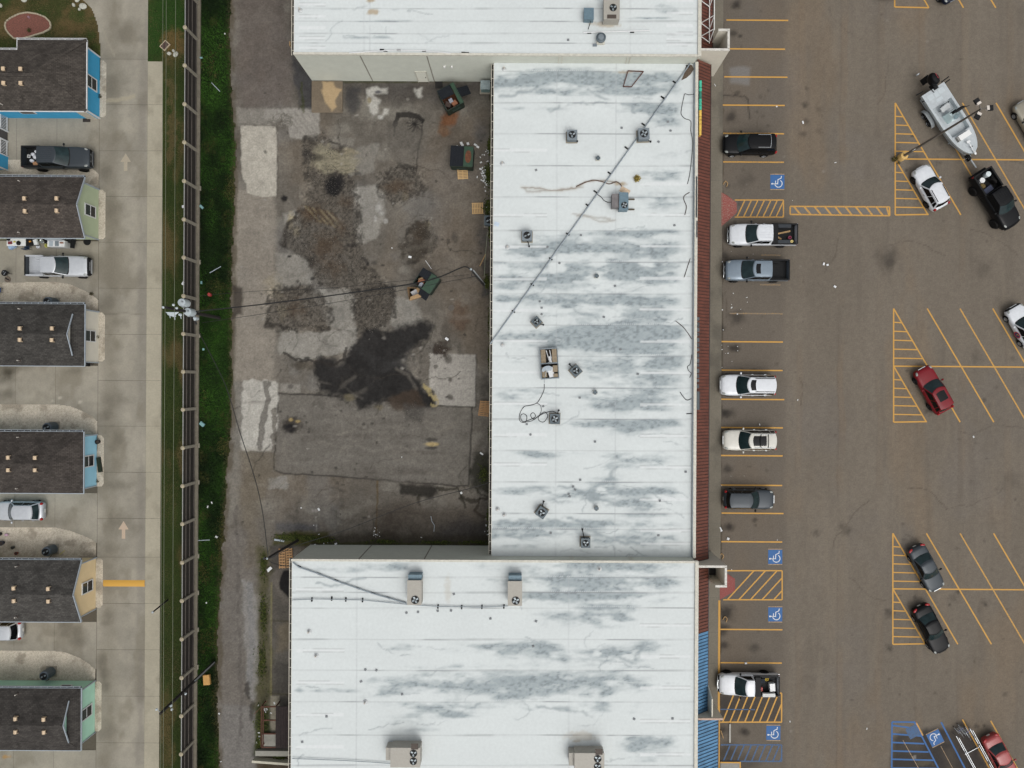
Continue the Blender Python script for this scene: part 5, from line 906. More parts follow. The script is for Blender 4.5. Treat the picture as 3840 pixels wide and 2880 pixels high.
    wf.box((.035, cy, 1.4), (.08, 1.0, .05)); wn = wf.build('window_frame', WTR, t)
    MB().box((.02, cy, 1.0), (.05, .95, .74)).build('pane', PANED, wn); MB().box((.022, cy, 1.8), (.05, .95, .74)).build('pane', PANE, wn)
    # roof vents
    pz = lambda y: EZ + (hw - abs(y - yc)) * pit
    for vx, vy in vents:
        z = 3.7; X, Y = PX(vx, vy, z), PY(vx, vy, z); z = pz(Y); s = 1 if Y > yc else -1; o = MB(); o.add([(-.2, -.19, -.02), (.16, -.19, -.02), (.16, .19, -.02), (-.2, .19, -.02), (-.13, -.16, .24), (.13, -.16, .24), (.13, .16, .24), (-.13, .16, .24), (.0, -.17, .28), (0, .17, .28)], [(3, 2, 1, 0), (0, 1, 5, 8, 4), (2, 3, 7, 9, 6), (0, 4, 7, 3), (1, 2, 6, 5), (4, 8, 9, 7), (8, 5, 6, 9)])
        v = o.build('roof_vent', VENT, t, loc=L((X, Y, z))); MB().box((.17, 0, .08), (.03, .26, .14)).build('vent_opening', VDK, v); MB().box((.0, s * -.22, .0), (.56, .05, .03)).build('flashing', VENT, v)
    for vx, vy in pipes:
        X, Y = PX(vx, vy, 3.1), PY(vx, vy, 3.1); z = pz(Y); o = MB().cyl((0, 0, -.05), .05, .4, 8).build('vent_pipe', PIPE, t, loc=L((X, Y, z))); MB().lathe([(.15, -.02), (.13, .04), (.06, .12)], n=10).build('pipe_boot', VDK, o)
    return t, L, wall, (bN, bS, bE, yN, yS, xE)
q = lambda l, dx, dy: [(a / 2.304 + dx, b / 2.304 + dy) for a, b in l]
house('green sided gable house behind the silver white pickup', C(190, 204, 170), 'gable', 664, 893, 317, 712, 899, 370.5, 2, GTR, q([(222, 60), (500, 60), (225, 168), (500, 165)], 0, 720), q([(170, 1565)], 0, 0) + q([(165, 350)], 0, 720))
house('cream sided house with small top gable, third along the lane', C(232, 228, 214), 'dutch', 1141, 1372.4, 316.8, 1170.5, 1360, 370, 1, GTR, q([(185, 1180), (462, 1180), (185, 1278), (460, 1280)], 0, 720), q([(170, 1010), (160, 1455)], 0, 720))
house('pale blue hipped roof house with potted plants at its end wall', C(164, 222, 246), 'hip', 1620, 1850, 312.5, 1629.7, 1821, 363.7, 3, GTR, q([(82, 634), (314, 636), (82, 742), (314, 742)], 0, 1440), q([(158, 460), (148, 902)], 0, 1440))
house('tan gable house beside the yellow speed hump', C(242, 218, 172), 'gable', 2100.6, 2332.7, 304, 2091, 2282.8, 360, 4, GTR, q([(130, 100), (428, 105), (132, 210), (428, 213)], 0, 2160), q([(145, 1575)], 0, 1440) + q([(140, 355)], 0, 2160))
mt, mL, mw, md = house('mint green house with small top gable at the lane end', C(186, 236, 212), 'dutch', 2582, 2814.5, 303, 2552, 2746, 356.8, 5, GTR, q([(145, 1225), (390, 1230), (145, 1340), (390, 1342)], 0, 2160), q([(140, 1025)], 0, 2160))
f = MB(); 
for dx in (-.5, .5): f.box((dx, 0, 0), (.08, .06, 1.0))
for dz in (-.5, .5): f.box((0, 0, dz), (1.08, .062, .08))
X = PX(240, 2575, 1.6); wn = f.build('window_frame', WTR, mt, loc=mL((X, md[0] + .03, 1.6))); MB().box((0, -.01, 0), (.96, .04, .96)).build('pane', PANE, wn)
# bright blue house: L-shaped hip with a deeper east wing and a porch to the south-west
def blue_house():
    bE, bN, bS = PX(375, 330), PY(376, 216), PY(374, 445); xE = PX(323.5, 280, EZ); yN1 = PY(324, 150, EZ); yN2 = PY(30, 186.6, EZ); yS = PY(323, 416.6, EZ); xs = PX(65, 165, EZ); W = -61.0; pit = .42
    t = thing('house', 'bright blue hipped roof house by the lawn, with white trim', 'house', (bE, (bN + bS) / 2, 0)); ox, oy = t.location[0], t.location[1]; L = lambda p: (p[0] - ox, p[1] - oy, p[2]); wm = siding('siding_bright', C(56, 166, 214))
    MB().prism([L((x, y, 0))[:2] for x, y in ((bE, bN), (xs + OH, bN), (xs + OH, yN2 - OH), (W, yN2 - OH), (W, bS), (bE, bS))], 0, EZ - .05).build('wall', wm, t)
    h1 = (yN1 - yS) / 2; c1 = (yN1 + yS) / 2; z1 = EZ + h1 * pit; h2 = (yN2 - yS) / 2; c2 = (yN2 + yS) / 2; z2 = EZ + h2 * pit; ap = (xE - h1 * 1.02, c1, z1)
    pl = [[(xE, yS, EZ), (xE, yN1, EZ), ap], [(xE, yN1, EZ), (xs, yN1, EZ), (xs, yN2, EZ), (ap[0] - (z1 - z2) / pit * .6 - .5, c2, z2), ap], [(xs, yN2, EZ), (W, yN2, EZ), (W, c2, z2), (ap[0] - (z1 - z2) / pit * .6 - .5, c2, z2)], [(W, yS, EZ), (xE, yS, EZ), ap, (ap[0] - (z1 - z2) / pit * .6 - .5, c2, z2), (W, c2, z2)]]
    for i, p_ in enumerate(pl):
        mb = MB(); slabquad(mb, [L(v) for v in p_], .06); mb.build('roof_slope', SH[0], t)
    for a, b in (((xE, yS, EZ), ap), ((xE, yN1, EZ), ap), ((ap[0] - .7, c2, z2), (-52, c2, z2)), (((xs, yN2, EZ)), (ap[0] - .6, c2 + .05, z2))):
        MB().beam(L((a[0], a[1], a[2] + .0)), L((b[0], b[1], b[2] + .0)), .3, .05).build('ridge_cap', SH[0], t)
    MB().box(L((xE + .03, (yN1 + yS) / 2, EZ - .06)), (.06, yN1 - yS + .06, .14)).build('fascia', WTR, t); MB().box(L(((W + xE) / 2, yS - .03, EZ - .07)), (xE - W, .06, .13)).build('fascia', WTR, t)
    for xa, xb, y in ((xs, xE, yN1), (W, xs, yN2)):
        g = MB(); g.box(L(((xa + xb) / 2, y + .03, EZ - .06)), (xb - xa, .03, .12)); g.box(L(((xa + xb) / 2, y + .16, EZ - .05)), (xb - xa, .03, .13)); g.box(L(((xa + xb) / 2, y + .1, EZ - .12)), (xb - xa, .12, .02), mi=1); x = xb - .1
        while x > max(xa, -52): g.box(L((x, y + .1, EZ + .005)), (.04, .15, .02)); x -= .62
        tag(g.build('gutter', [WTR, GDK], t), kind='stuff')
    MB().box(L((xs - .03, (yN1 + yN2) / 2 + .1, EZ - .05)), (.06, yN1 - yN2 + .2, .13)).build('fascia', WTR, t)
    for y in (bN, bS): MB().box(L((bE + .01, y, EZ / 2 - .02)), (.12, .12, EZ - .06)).build('corner_board', WTR, t)
    cy = PY(345, 310, 1.4) - oy; wf = MB()
    for y in (cy - .56, cy + .56): wf.box((.03, y, 1.4), (.09, .1, 1.7))
    for z in (.6, 2.2): wf.box((.03, cy, z), (.092, 1.2, .1))
    wf.box((.035, cy, 1.4), (.08, 1.05, .06)); wn = wf.build('window_frame', WTR, t); MB().box((.02, cy, 1.0), (.05, 1.02, .74)).build('pane', PANED, wn); MB().box((.022, cy, 1.8), (.05, 1.02, .74)).build('pane', PANE, wn)
    wf = MB(); X = PX(80, 418, 2.4)
    wf.box(L((X, bS - .03, 1.9)), (1.4, .05, 1.3)); o = wf.build('window_frame', WTR, t); MB().box(L((X, bS - .05, 1.9)), (1.2, .04, 1.1)).build('pane', PANED, o)
    X = PX(318, 432, 1.2); d = MB().box(L((X, bS - .03, 1.05)), (.95, .05, 2.1)).build('door', mat('door_white', C(206, 200, 184), .5), t)
    for i in range(6): MB().box(L((X, bS - .065, .35 + .3 * i)), (.8, .03, .05)).build('door_panel', JNT, d)
    pz = lambda y: EZ + (h2 - abs(y - c2)) * pit
    for vx, vy in q([(38, 600), (188, 602), (38, 722), (186, 722)], 0, 0):
        X, Y = PX(vx, vy, 3.7), PY(vx, vy, 3.7); o = MB(); o.box((0, 0, .1), (.3, .34, .26)); v = o.build('roof_vent', VENT, t, loc=L((X, Y, pz(Y)))); MB().box((.16, 0, .08), (.03, .26, .14)).build('vent_opening', VDK, v)
    o = MB().cyl((0, 0, -.05), .05, .35, 8).build('vent_pipe', PIPE, t, loc=L((PX(8, 392, 3), PY(8, 392, 3), 3.0)))
    # porch wing at the west edge, with two white balustrades
    xp = PX(31, 560, .0); ya, yb = PY(31, 440), PY(31, 640); ym1, ym2, ym3 = PY(31, 495), PY(31, 532), PY(31, 588)
    for y0, y1 in ((ya, ym1), (ym2, ym3)):
        rail = MB().box(L((xp, (y0 + y1) / 2, 1.05)), (.09, abs(y0 - y1), .08)).build('porch_rail', WTR, t); MB().box(L((xp, (y0 + y1) / 2, .18)), (.08, abs(y0 - y1), .07)).build('bottom_rail', WTR, rail)
        k = int(abs(y0 - y1) / .14)
        for i in range(k): MB().box(L((xp, y0 + (y1 - y0) * (i + .5) / k, .6)), (.045, .045, .84)).build('baluster', WTR, rail)
        for y in (y0, y1): MB().box(L((xp + .01, y, .62)), (.11, .11, 1.24)).build('porch_post', WTR, rail)
    MB().box(L((xp - .05, (ym3 + yb) / 2 - .02, .75)), (.14, abs(ym3 - yb), 1.5)).build('porch_wall', wm, t); MB().box(L((xp - 2.5, (ym3 + yb) / 2, .6)), (4.8, abs(ym3 - yb) - .1, 1.2)).build('porch_side', wm, t)
    MB().box(L((xp + .01, yb, .75)), (.12, .12, 1.5)).build('corner_board', WTR, t)
    MB().box(L((xp - 3, (ya + ym3) / 2, .06)), (5.9, abs(ya - ym3), .12)).build('porch_floor', mat('porch_deck', C(58, 54, 50), .8), t)
blue_house()
X, Y, _ = P(326, 450); tag(MB().box((0, 0, .045), (.72, .42, .03)).build('door_mat', mat('mat_brown', C(52, 46, 42), .95), None, loc=(X, Y, 0)), 'small dark brown door mat below the bright blue house', 'door mat')

# ------------------------------------------------------------------ flower bed on the lawn
BEDP = [(22, 95), (26, 82), (45, 68), (75, 54), (105, 49), (140, 54), (172, 66), (190, 84), (194, 100), (188, 112), (165, 124), (120, 138), (80, 148), (55, 146), (36, 128), (25, 112)]
t = thing('flower_bed', 'red mulch flower bed ringed with pale edging stones on lawn', 'flower bed', P(108, 98)); tl = t.location
mp_ = [(P(*p)[0] - tl[0], P(*p)[1] - tl[1]) for p in BEDP]; MB().prism(mp_, .03, .1).build('mulch', mat('red_mulch', C(122, 78, 66), .95, var=.6, scale=26, bump=.8), t)
pe = mp_ + mp_[:1]; st_ = MB().box((0, 0, 0), (.24, .13, .12)).mesh('edging_stone'); acc = 0
for (x0, y0), (x1, y1) in zip(pe[:-1], pe[1:]):
    L_ = math.hypot(x1 - x0, y1 - y0); n = max(1, int(round(L_ / .26)))
    for i in range(n): f_ = (i + .5) / n; o = obj('edging_stone', st_, mat('edging', C(176, 166, 142), .9, var=.2), t, (x0 + (x1 - x0) * f_, y0 + (y1 - y0) * f_, .1 + .01 * (i % 2))); o.rotation_euler = (0, 0, math.atan2(y1 - y0, x1 - x0) + rnd.uniform(-.08, .08))
def shrub(label, px, py, r, h, n, cols, seed=1, cat='plant', nm='shrub'):
    rr = np.random.RandomState(seed); X, Y, _ = P(px, py); t = thing(nm, label, cat, (X, Y, .04)); d = rr.normal(0, 1, (n, 3)); d /= np.linalg.norm(d, axis=1)[:, None]; p_ = d * (rr.uniform(.2, 1, n) ** .5)[:, None] * [r, r, h * .55] + [0, 0, h * .55]; p_[:, 2] = np.abs(p_[:, 2])
    s = r * .28; u = rr.normal(0, 1, (n, 3)); u /= np.linalg.norm(u, axis=1)[:, None]; v = np.cross(u, d); v /= np.linalg.norm(v, axis=1)[:, None] + 1e-6
    q_ = np.stack([p_ + u * s, p_ + v * s * .5, p_ - u * s, p_ - v * s * .5], 1).reshape(-1, 3); tt = rr.uniform(0, 1, n)[:, None]; rawmesh('foliage', q_, np.arange(4 * n).reshape(-1, 4), MATS['blade'], t, np.repeat(np.array(cols[0]) * (1 - tt) + np.array(cols[1]) * tt, 4, 0))
    MB().tube([(0, 0, -.05), (0.01, 0, h * .5)], .02, 5).build('stem', VDK, t); return t
shrub('small dark green plant in the red mulch bed', 115, 117, .22, .35, 60, (C(36, 44, 22), C(72, 84, 40)), 3); shrub('small pale mauve flower in the red mulch bed', 112, 68, .16, .2, 40, (C(150, 116, 130), C(190, 160, 172)), 4); shrub('low dark weed at the bright blue house wall', 379, 364, .2, .3, 60, (C(36, 40, 26), C(80, 78, 52)), 6); shrub('small weed at the cream house wall bed', 368, 1263, .22, .3, 60, (C(70, 64, 36), C(110, 100, 64)), 7)
for k, (px, py, r) in enumerate(((92, 2, .28), (292, 0, .3), (278, 20, .2), (313, 25, .4), (300, 36, .16), (4, 22, .22))):
    tag(MB().ball((0, 0, .08), (r, r * .75, .14), 9, 5).build('limestone_rock', mat('white_rock', C(188, 188, 176), .9, var=.2, scale=6, bump=.5), None, loc=P(px, py, .04), rz=k), ['white limestone rock at the lawn top edge', 'white limestone rock near the curve top', 'small white limestone rock left of the large one', 'large white limestone rock beside the lane curve', 'tiny white limestone rock below the large one', 'white limestone rock at the lawn west edge'][k], 'rock')

# ------------------------------------------------------------------ timber fence on concrete posts
FZ = 2.6; FX = PX(694, 103, FZ) + .12
t = thing('timber_fence', 'long dark timber fence with round capped concrete posts', 'fence', (FX, 0, 0)); FP = mat('post_concrete', C(150, 144, 130), .9, var=.12, scale=5); FW = mat('fence_board', C(48, 42, 38), .9, var=.35, scale=6, world=True); FR = mat('fence_rail', C(92, 86, 80), .85, var=.2, scale=4, world=True)
tops = [-185, -41, 103, 246, 391, 534, 679, 823, 966, 1110, 1252, 1394, 1536, 1680, 1823, 1965, 2110, 2253, 2397, 2542, 2685, 2828, 2972, 3115]
pm = MB().box((0, 0, FZ / 2), (.2, .27, FZ)).mesh('post'); cm_ = MB().lathe([(.0, -.08), (.17, -.08), (.2, .0), (.19, .07), (.11, .12), (0, .13)], n=16).mesh('post_cap', True); fm = MB().box((.14, 0, .06), (.3, .42, .16)).mesh('footing')
for v in tops:
    y = PY(694, v, FZ); o = obj('post', pm, FP, t, (-.12, y, 0)); obj('post_cap', cm_, mat('cap_concrete', C(168, 158, 134), .85, var=.08), o, (0, 0, FZ))
    if rnd.random() < .55: obj('footing', fm, FP, o, (.12, 0, 0))
for a, b in zip(tops[:-1], tops[1:]):
    ya, yb = PY(694, a, FZ) - .12, PY(694, b, FZ) + .12; mb = MB(); y = ya
    while y > yb + .1: mb.box((-.15 + rnd.uniform(-.006, .006), y - .065, 1.27 + rnd.uniform(-.03, .02)), (.022, .125, 2.42)); y -= .143
    tag(mb.build('fence_boards', FW, t), kind='stuff')
    for z in (.35, 1.2, 1.95): MB().box((-.1, (ya + yb) / 2, z), (.05, ya - yb, .1)).build('rail', FR, t)
    MB().box((-.15, (ya + yb) / 2, 2.52), (.07, ya - yb, .05)).build('top_rail', mat('fence_cap', C(150, 150, 146), .6, var=.1), t)
MB().box((.03, 0, .09), (.32, 92, .2)).build('base_strip', mat('base_concrete', C(118, 112, 98), .9, var=.2, scale=3, world=True), t)
# ------------------------------------------------------------------ vehicles
GLS = mat('car_glass', C(34, 50, 52), .05, var=.35, scale=1.5, spec=.3); GLD = mat('car_glass_dark', C(12, 14, 16), .06, var=.2, spec=.18); TYR = mat('tyre', C(30, 29, 28), .9, var=.2, spec=.15); RIM = mat('rim_silver', C(170, 172, 174), .3, .6); RIMD = mat('rim_dark', C(50, 50, 52), .35, .5); BLK = mat('black_plastic', C(24, 25, 26), .6, var=.2, spec=.2); CHR = mat('chrome', C(200, 204, 206), .15, .8); HLT = mat('headlamp', C(150, 154, 150), .15); TLT = mat('taillamp', C(164, 30, 32), .15); PLT = mat('plate', C(214, 214, 208), .5)
def paint(name, c, rough=.22, metal=0.0, coat=.3, spec=.4): return mat('paint_' + name, c, rough, metal, var=.05, scale=3, coat=coat, spec=spec)
WHT = paint('white', C(218, 222, 226)); CRM = paint('cream', C(206, 204, 194)); SLV = paint('silver', C(196, 200, 204), .25, .25); BKP = paint('black', C(18, 19, 21), .3, 0, .0, .16); GRY = paint('slate', C(124, 138, 150), .28, .35); DGR = paint('graphite', C(62, 68, 73), .3, .2, .05, .25); RED = paint('red', C(122, 22, 32), .25, 0, .05, .25); RED2 = paint('red_old', C(158, 62, 60), .35); BGE = paint('beige', C(166, 160, 144), .28, .35); NVY = paint('navy', C(24, 30, 46), .3, 0, .0, .2)
def lerp(a, b, t): return a + (b - a) * t
def pw(xs, ys, x):
    for (x0, y0), (x1, y1) in zip(zip(xs[:-1], ys[:-1]), zip(xs[1:], ys[1:])):
        if x <= x1: t = (x - x0) / (x1 - x0); t = max(0, min(1, t)); return y0 + (y1 - y0) * t
    return ys[-1]
def wheel_mesh(R, wd):
    ty = MB().lathe([(R * .62, -wd / 2), (R * .92, -wd / 2), (R, -wd * .32), (R, wd * .32), (R * .92, wd / 2), (R * .62, wd / 2), (R * .6, wd * .3), (R * .6, -wd * .3), (R * .62, -wd / 2)], n=20, axis='y').mesh('tyre', True)
    rm = MB(); rm.lathe([(0, .06), (R * .16, .07), (R * .18, .03), (R * .55, .02), (R * .63, .075), (R * .64, .03), (R * .62, -.02), (0, -.02)], n=20, axis='y')
    sp = MB()
    for i in range(5): a = i * 2 * math.pi / 5; sp.beam((R * .1 * math.cos(a), .05, R * .1 * math.sin(a)), (R * .6 * math.cos(a), .06, R * .6 * math.sin(a)), .05, R * .16)
    return ty, rm.mesh('rim', True), sp.mesh('spokes')
def vehicle(name, label, cat, kind, pm, cx, cy, hd, L, W, cowl, rf, rr, rb, belt=1.0, roof=1.5, hood=.95, tail=None, zg=0.0, R=.34, rim=None, bed=None, liner=None, sun=None, rails=None, bars=(), nose=(1, 1), grille=True, low=None, tint=GLD, spare=False, hl=HLT, frontdark=False, qsplit=(.04, .46, .49, .80, .83, .97), ribs=0):
    """hd: heading (0 = east). Everything is built round the middle of the wheelbase, x forward."""
    t = thing(name, label, cat, (cx, cy, 0), hd); hw = W / 2; h0 = belt if tail is None else tail; hasbed = bed is not None
    xr = -L / 2 if not hasbed else bed * L
    st = [-.5, -.493, -.47, -.42, -.3, -.1, cowl, cowl + .1, .40, .45, .48, .497, .5]; sw = [.74, .82, .91, .965, 1, 1, 1, .995, .965, .92, .85, .74, .66] if not hasbed else [1, 1, 1, 1, 1, 1, 1, .995, .975, .94, .88, .78, .70]
    zt_ = [h0 * .78, h0 * .88, h0 * .97, h0, h0, belt, belt * .985, lerp(belt, hood, .6), hood, hood * .96, hood * .90, hood * .78, hood * .66]
    if hasbed: zt_ = [belt] * 6 + zt_[6:]
    X0 = xr / L; fr = sorted(set([X0, X0 + .004] + [x for x in st if x > X0 + .008])); zb = .30 + zg
    def sec(f, u):                                     # u 0..1 from one sill over the top to the other
        w_ = pw(st, sw, f) * hw; zt = pw(st, zt_, f) + zg; lowr = zb + (.10 * sstepf(.40, .5, f) + .12 * sstepf(-.38, -.5, f))
        k = abs(u - .5) * 2; s = 1 if u > .5 else -1; pr = [(0, zt + .035), (.30, zt + .03), (.62, zt + .012), (.84, zt - .015), (.945, zt - .07), (1.0, zt - .22), (1.0, lerp(zt, lowr, .55)), (.985, lerp(zt, lowr, .8)), (.93, lowr)]
        i = min(int(k * 8 + 1e-6), 7); ft = k * 8 - i; y = lerp(pr[i][0], pr[i + 1][0], ft); z = lerp(pr[i][1], pr[i + 1][1], ft); bow = .10 * (1 - y * y) * sstepf(.36, .5, f) * .6
        return (f * L + bow * L * .12, s * y * w_, z)
    mb = MB(); n = len(fr) - 1; mb.grid(lambda a, b: sec(fr[int(round(b * n))], a), 16, n); k = 17
    mb.f.append(tuple(range(k))[::-1]); mb.f.append(tuple(range(n * k, n * k + k))); mb.mi += [0, 0]
    for i in range(n): mb.f.append((i * k, (i + 1) * k, (i + 1) * k + 16, i * k + 16)); mb.mi.append(0)
    mb.build('body', pm, t, True, ang=.9)
    # cabin
    B0, B1 = belt + zg - .02, roof + zg; w0, w1 = hw * .925, hw * (.71 if kind == 'sedan' else .735 if kind == 'suv' else .77)
    xf = lambda q: lerp(cowl, rf, max(q, 0) ** .92 + min(q, 0)) * L; xb = lambda q: lerp(rb, rr, max(q, 0) ** (1.2 if kind == 'sedan' else 1.0)) * L; wy = lambda q: lerp(w0, w1, max(q, 0) ** 1.25); zz = lambda q: lerp(B0, B1, max(q, 0) ** .94); bf = .055 * L if kind != 'pickup' else .035 * L; br = .03 * L if kind != 'pickup' else .006 * L
    F = lambda u, q, o=0: (xf(q) - bf * u * u + o, u * wy(q) * .97, zz(q) + .012 * (1 - u * u) + o * .5)
    Bk = lambda u, q, o=0: (xb(q) + br * u * u - o, u * wy(q) * .97, zz(q) + .012 * (1 - u * u) + o * .4)
    Sd = lambda s_, q, sg, o=0: (lerp(xf(q) - bf, xb(q) + br, s_), sg * (wy(q) + o) * (1 if .02 < s_ < .98 else .975), zz(q) + o * .3)
    cb_ = MB(); cb_.grid(lambda a, b: F(a * 2 - 1, b), 10, 5); cb_.grid(lambda a, b: Bk(a * 2 - 1, b), 10, 5, flip=True)
    for sg in (-1, 1): cb_.grid(lambda a, b: Sd(a, b, sg), 10, 5, flip=sg > 0)
    cr = .045 if kind != 'pickup' else .03
    Rf = lambda u, s_, o=0: (lerp(xf(1) - bf * u * u, xb(1) + br * u * u, s_), u * w1 * .97, B1 + .012 * (1 - u * u) + cr * (1 - u ** 4) * (1 - (2 * s_ - 1) ** 4) ** .5 + o)
    cb_.grid(lambda a, b: Rf(a * 2 - 1, b), 12, 10); cab = cb_.build('cabin', pm, t, True, ang=.7)
    MB().grid(lambda a, b: F((a * 2 - 1) * .95, lerp(.02, .93, b), .014), 10, 5).build('windshield', GLS, t, True)
    MB().grid(lambda a, b: F((a * 2 - 1) * .93, lerp(-.06, .035, b), .017), 8, 1).build('wiper_cowl', BLK, t, True)
    MB().grid(lambda a, b: Bk((a * 2 - 1) * .9, lerp(.14, .86, b), .012), 10, 5, flip=True).build('rear_window', tint if kind != 'sedan' else GLS, t, True)
    for sg in (-1, 1):
        for i in range(0, len(qsplit), 2):
            a0, a1 = qsplit[i], qsplit[i + 1]
            MB().grid(lambda a, b: Sd(lerp(a0, a1, a), lerp(.10, .86, b), sg, .012), 6, 4, flip=sg > 0).build('side_window', tint, t, True)
        m_ = MB(); m_.ball((0, 0, 0), (.10, .13, .085), 10, 6); o = m_.build('mirror', pm if pm in (WHT, SLV, RED, RED2, CRM, BKP) and kind != 'pickup' else BLK, t, True, loc=(cowl * L - .42 - (.1 if kind == 'pickup' else 0), sg * (hw + .12), belt + zg + .1)); MB().box((0, -sg * .13, -.03), (.05, .14, .05)).build('mirror_arm', BLK, o)
        hx = [lerp(xf(0), xb(0), s_) for s_ in ((.42, .74) if not (hasbed and bed > -.09) else (.6,))]
        for x in hx: MB().box((x, sg * (hw + .012), belt + zg - .17), (.2, .035, .035)).build('door_handle', CHR if pm in (CRM, WHT) and kind == 'suv' else pm, t)
    if sun:
        MB().grid(lambda a, b: Rf((a * 2 - 1) * sun[2], lerp(sun[0], sun[1], b), .012), 8, 6).build('sunroof', GLD, t, True)
    if ribs:
        for i in range(ribs): u = lerp(-.62, .62, i / (ribs - 1)); MB().tube([Rf(u, lerp(.16, .94, j / 6), .004) for j in range(7)], .018, 5).build('roof_rib', pm, t, True)
    if rails:
        for sg in (-1, 1): MB().tube([Rf(sg * .87, lerp(rails[1], rails[2], j / 8), .05) for j in range(9)], .028, 6).build('roof_rail', rails[0], t, True)
    for s_ in bars: MB().tube([Rf(lerp(-.92, .92, j / 6), s_, .09) for j in range(7)], .03, 6).build('roof_bar', BLK if rails and rails[0] is not CHR or len(bars) == 2 and pm is CRM else CHR, t, True)
    # lamps, grille, plates
    fz = pw(st, zt_, .455) + zg
    for sg in (-1, 1):
        o = MB().ball((0, 0, 0), (.2, .13, .08), 12, 6).build('headlamp', hl, t, True, loc=(.446 * L, sg * hw * .74, fz - .055)); o.rotation_euler = (0, .25, -sg * .55)
        tz = (h0 - .12) + zg
        if hasbed: MB().box((-.5 * L + .03, sg * (hw - .09), tz), (.1, .16, .4)).build('taillamp', TLT, t)
        elif kind == 'sedan': o = MB().ball((0, 0, 0), (.13, .24, .085), 12, 6).build('taillamp', TLT, t, True, loc=(-.475 * L, sg * hw * .70, tz + .02)); o.rotation_euler = (0, 0, -sg * .45)
        else: MB().ball((0, 0, 0), (.13, .14, .2), 12, 6).build('taillamp', TLT, t, True, loc=(-.472 * L, sg * hw * .80, tz + .02))
    if grille: MB().box((.488 * L, 0, hood * .68 + zg), (.13, W * .46, .24)).build('grille', BLK, t); MB().box((.5 * L + .03, 0, hood * .80 + zg), (.05, W * .4, .05)).build('grille_bar', CHR if pm is not BKP else BLK, t)
    if hasbed and not frontdark: MB().grid(lambda a, b: tuple(np.array(sec(lerp(.486, .4999, b), lerp(.2, .8, a))) + np.array((.03, 0, .012))), 12, 4).build('grille_band', BLK, t, True); MB().tube([tuple(np.array(sec(.4999, lerp(.12, .88, j / 10))) + np.array((.06, 0, -.02))) for j in range(11)], .035, 6).build('bumper_bar', CHR if pm not in (BKP,) else BLK, t, True)
    if frontdark: MB().grid(lambda a, b: tuple(np.array(sec(lerp(.468, .4999, b), lerp(.05, .95, a))) + np.array((.02, 0, .012))), 14, 5).build('bumper_trim', BLK, t, True)
    MB().box((-.5 * L - .005, 0, .55 + zg), (.03, .32, .16)).build('plate', PLT, t)
    MB().box((.0, 0, zb + .06), (L * .62, W * .9, .12)).build('underbody', BLK, t)
    if low: 
        for sg in (-1, 1): MB().box((0, sg * (hw - .01), zb + .1), (L * .5, .06, .14)).build('sill_trim', BLK, t)
    # wheels
    ty, rm, sp = wheel_mesh(R, .23 if R < .38 else .28); xa = (.315 * L, -.285 * L) if not hasbed else (.34 * L, -.29 * L)
    for x in xa:
        for sg in (-1, 1):
            MB().cyl((x, sg * (hw - .02) - (.012 if sg > 0 else -.012) * 0 - .013, R + .03), R * 1.16, .026, 22, axis='y').build('wheel_arch', BLK, t)
            wv = obj('wheel', ty, TYR, t, (x, sg * (hw - .07 + (.06 if zg > .12 else 0)), R)); r_ = obj('rim', rm, rim or RIM, wv, (0, sg * .045, 0)); s2 = obj('spokes', sp, rim or RIM, wv, (0, sg * .045, 0))
            if sg < 0: r_.rotation_euler = (0, 0, math.pi); s2.rotation_euler = (0, 0, math.pi)
    # cargo bed
    if hasbed:
        bl = bed * L + L / 2 - .02; xm = -L / 2 + bl / 2; zr = belt + zg + .06; zf = .78 + zg; lm = liner or BLK; T = .10
        for sg in (-1, 1):
            MB().grid(lambda a, b: (xm - bl / 2 + bl * a, sg * (hw - .004 - .06 * (abs(b - .5) * 2) ** 4), lerp(zb + .12, zr - .02, b)), 4, 6, flip=sg > 0).build('bed_side', pm, t, True)
            MB().box((xm, sg * (hw - T / 2 - .02), (zr + zf) / 2), (bl, T, zr - zf)).build('bed_wall', lm, t); MB().box((xm, sg * (hw - .075), zr + .01), (bl, .15, .035)).build('bed_rail', BLK if liner is not SLV else pm, t)
            MB().box((-.29 * L, sg * (hw - .22), zf + .13), (.85, .24, .26)).build('wheel_well', lm, t)
        MB().box((xm, 0, zf - .03), (bl, W - .1, .06)).build('bed_floor', lm, t); MB().box((-L / 2 + .05, 0, (zr + zf) / 2 - .05), (.1, W - .06, zr - zf + .16)).build('tailgate', pm if liner is not SLV else DGR, t); MB().box((-L / 2 + .04, 0, zr + .025), (.12, W - .1, .03)).build('tailgate_cap', BLK, t); MB().box((xm + bl / 2 - .03, 0, (zr + zf) / 2), (.06, W - .2, zr - zf)).build('bulkhead', lm, t); MB().box((-L / 2 - .07, 0, .62 + zg), (.18, W * .9, .16)).build('rear_bumper', CHR if pm in (WHT, SLV) else BLK, t)
        for i in range(7): MB().box((xm, lerp(-.6, .6, i / 6), zf + .006), (bl - .2, .05, .02)).build('floor_rib', lm, t)
    return t
def sstepf(a, b, x): t = max(0, min(1, (x - a) / (b - a))); return t * t * (3 - 2 * t)
PI = math.pi; WST = PI + math.radians(0.0)
QX = (.04, .40, .43, .88); QR = (.05, .82)
van = vehicle('minivan', 'black minivan with silver roof rails parked nose to the shops', 'car', 'suv', BKP, 21.45, 22.75, PI, 5.1, 1.94, .27, .085, -.43, -.485, 1.02, 1.72, .98, rails=(CHR, .3, .82), bars=(.80,), tint=GLD)
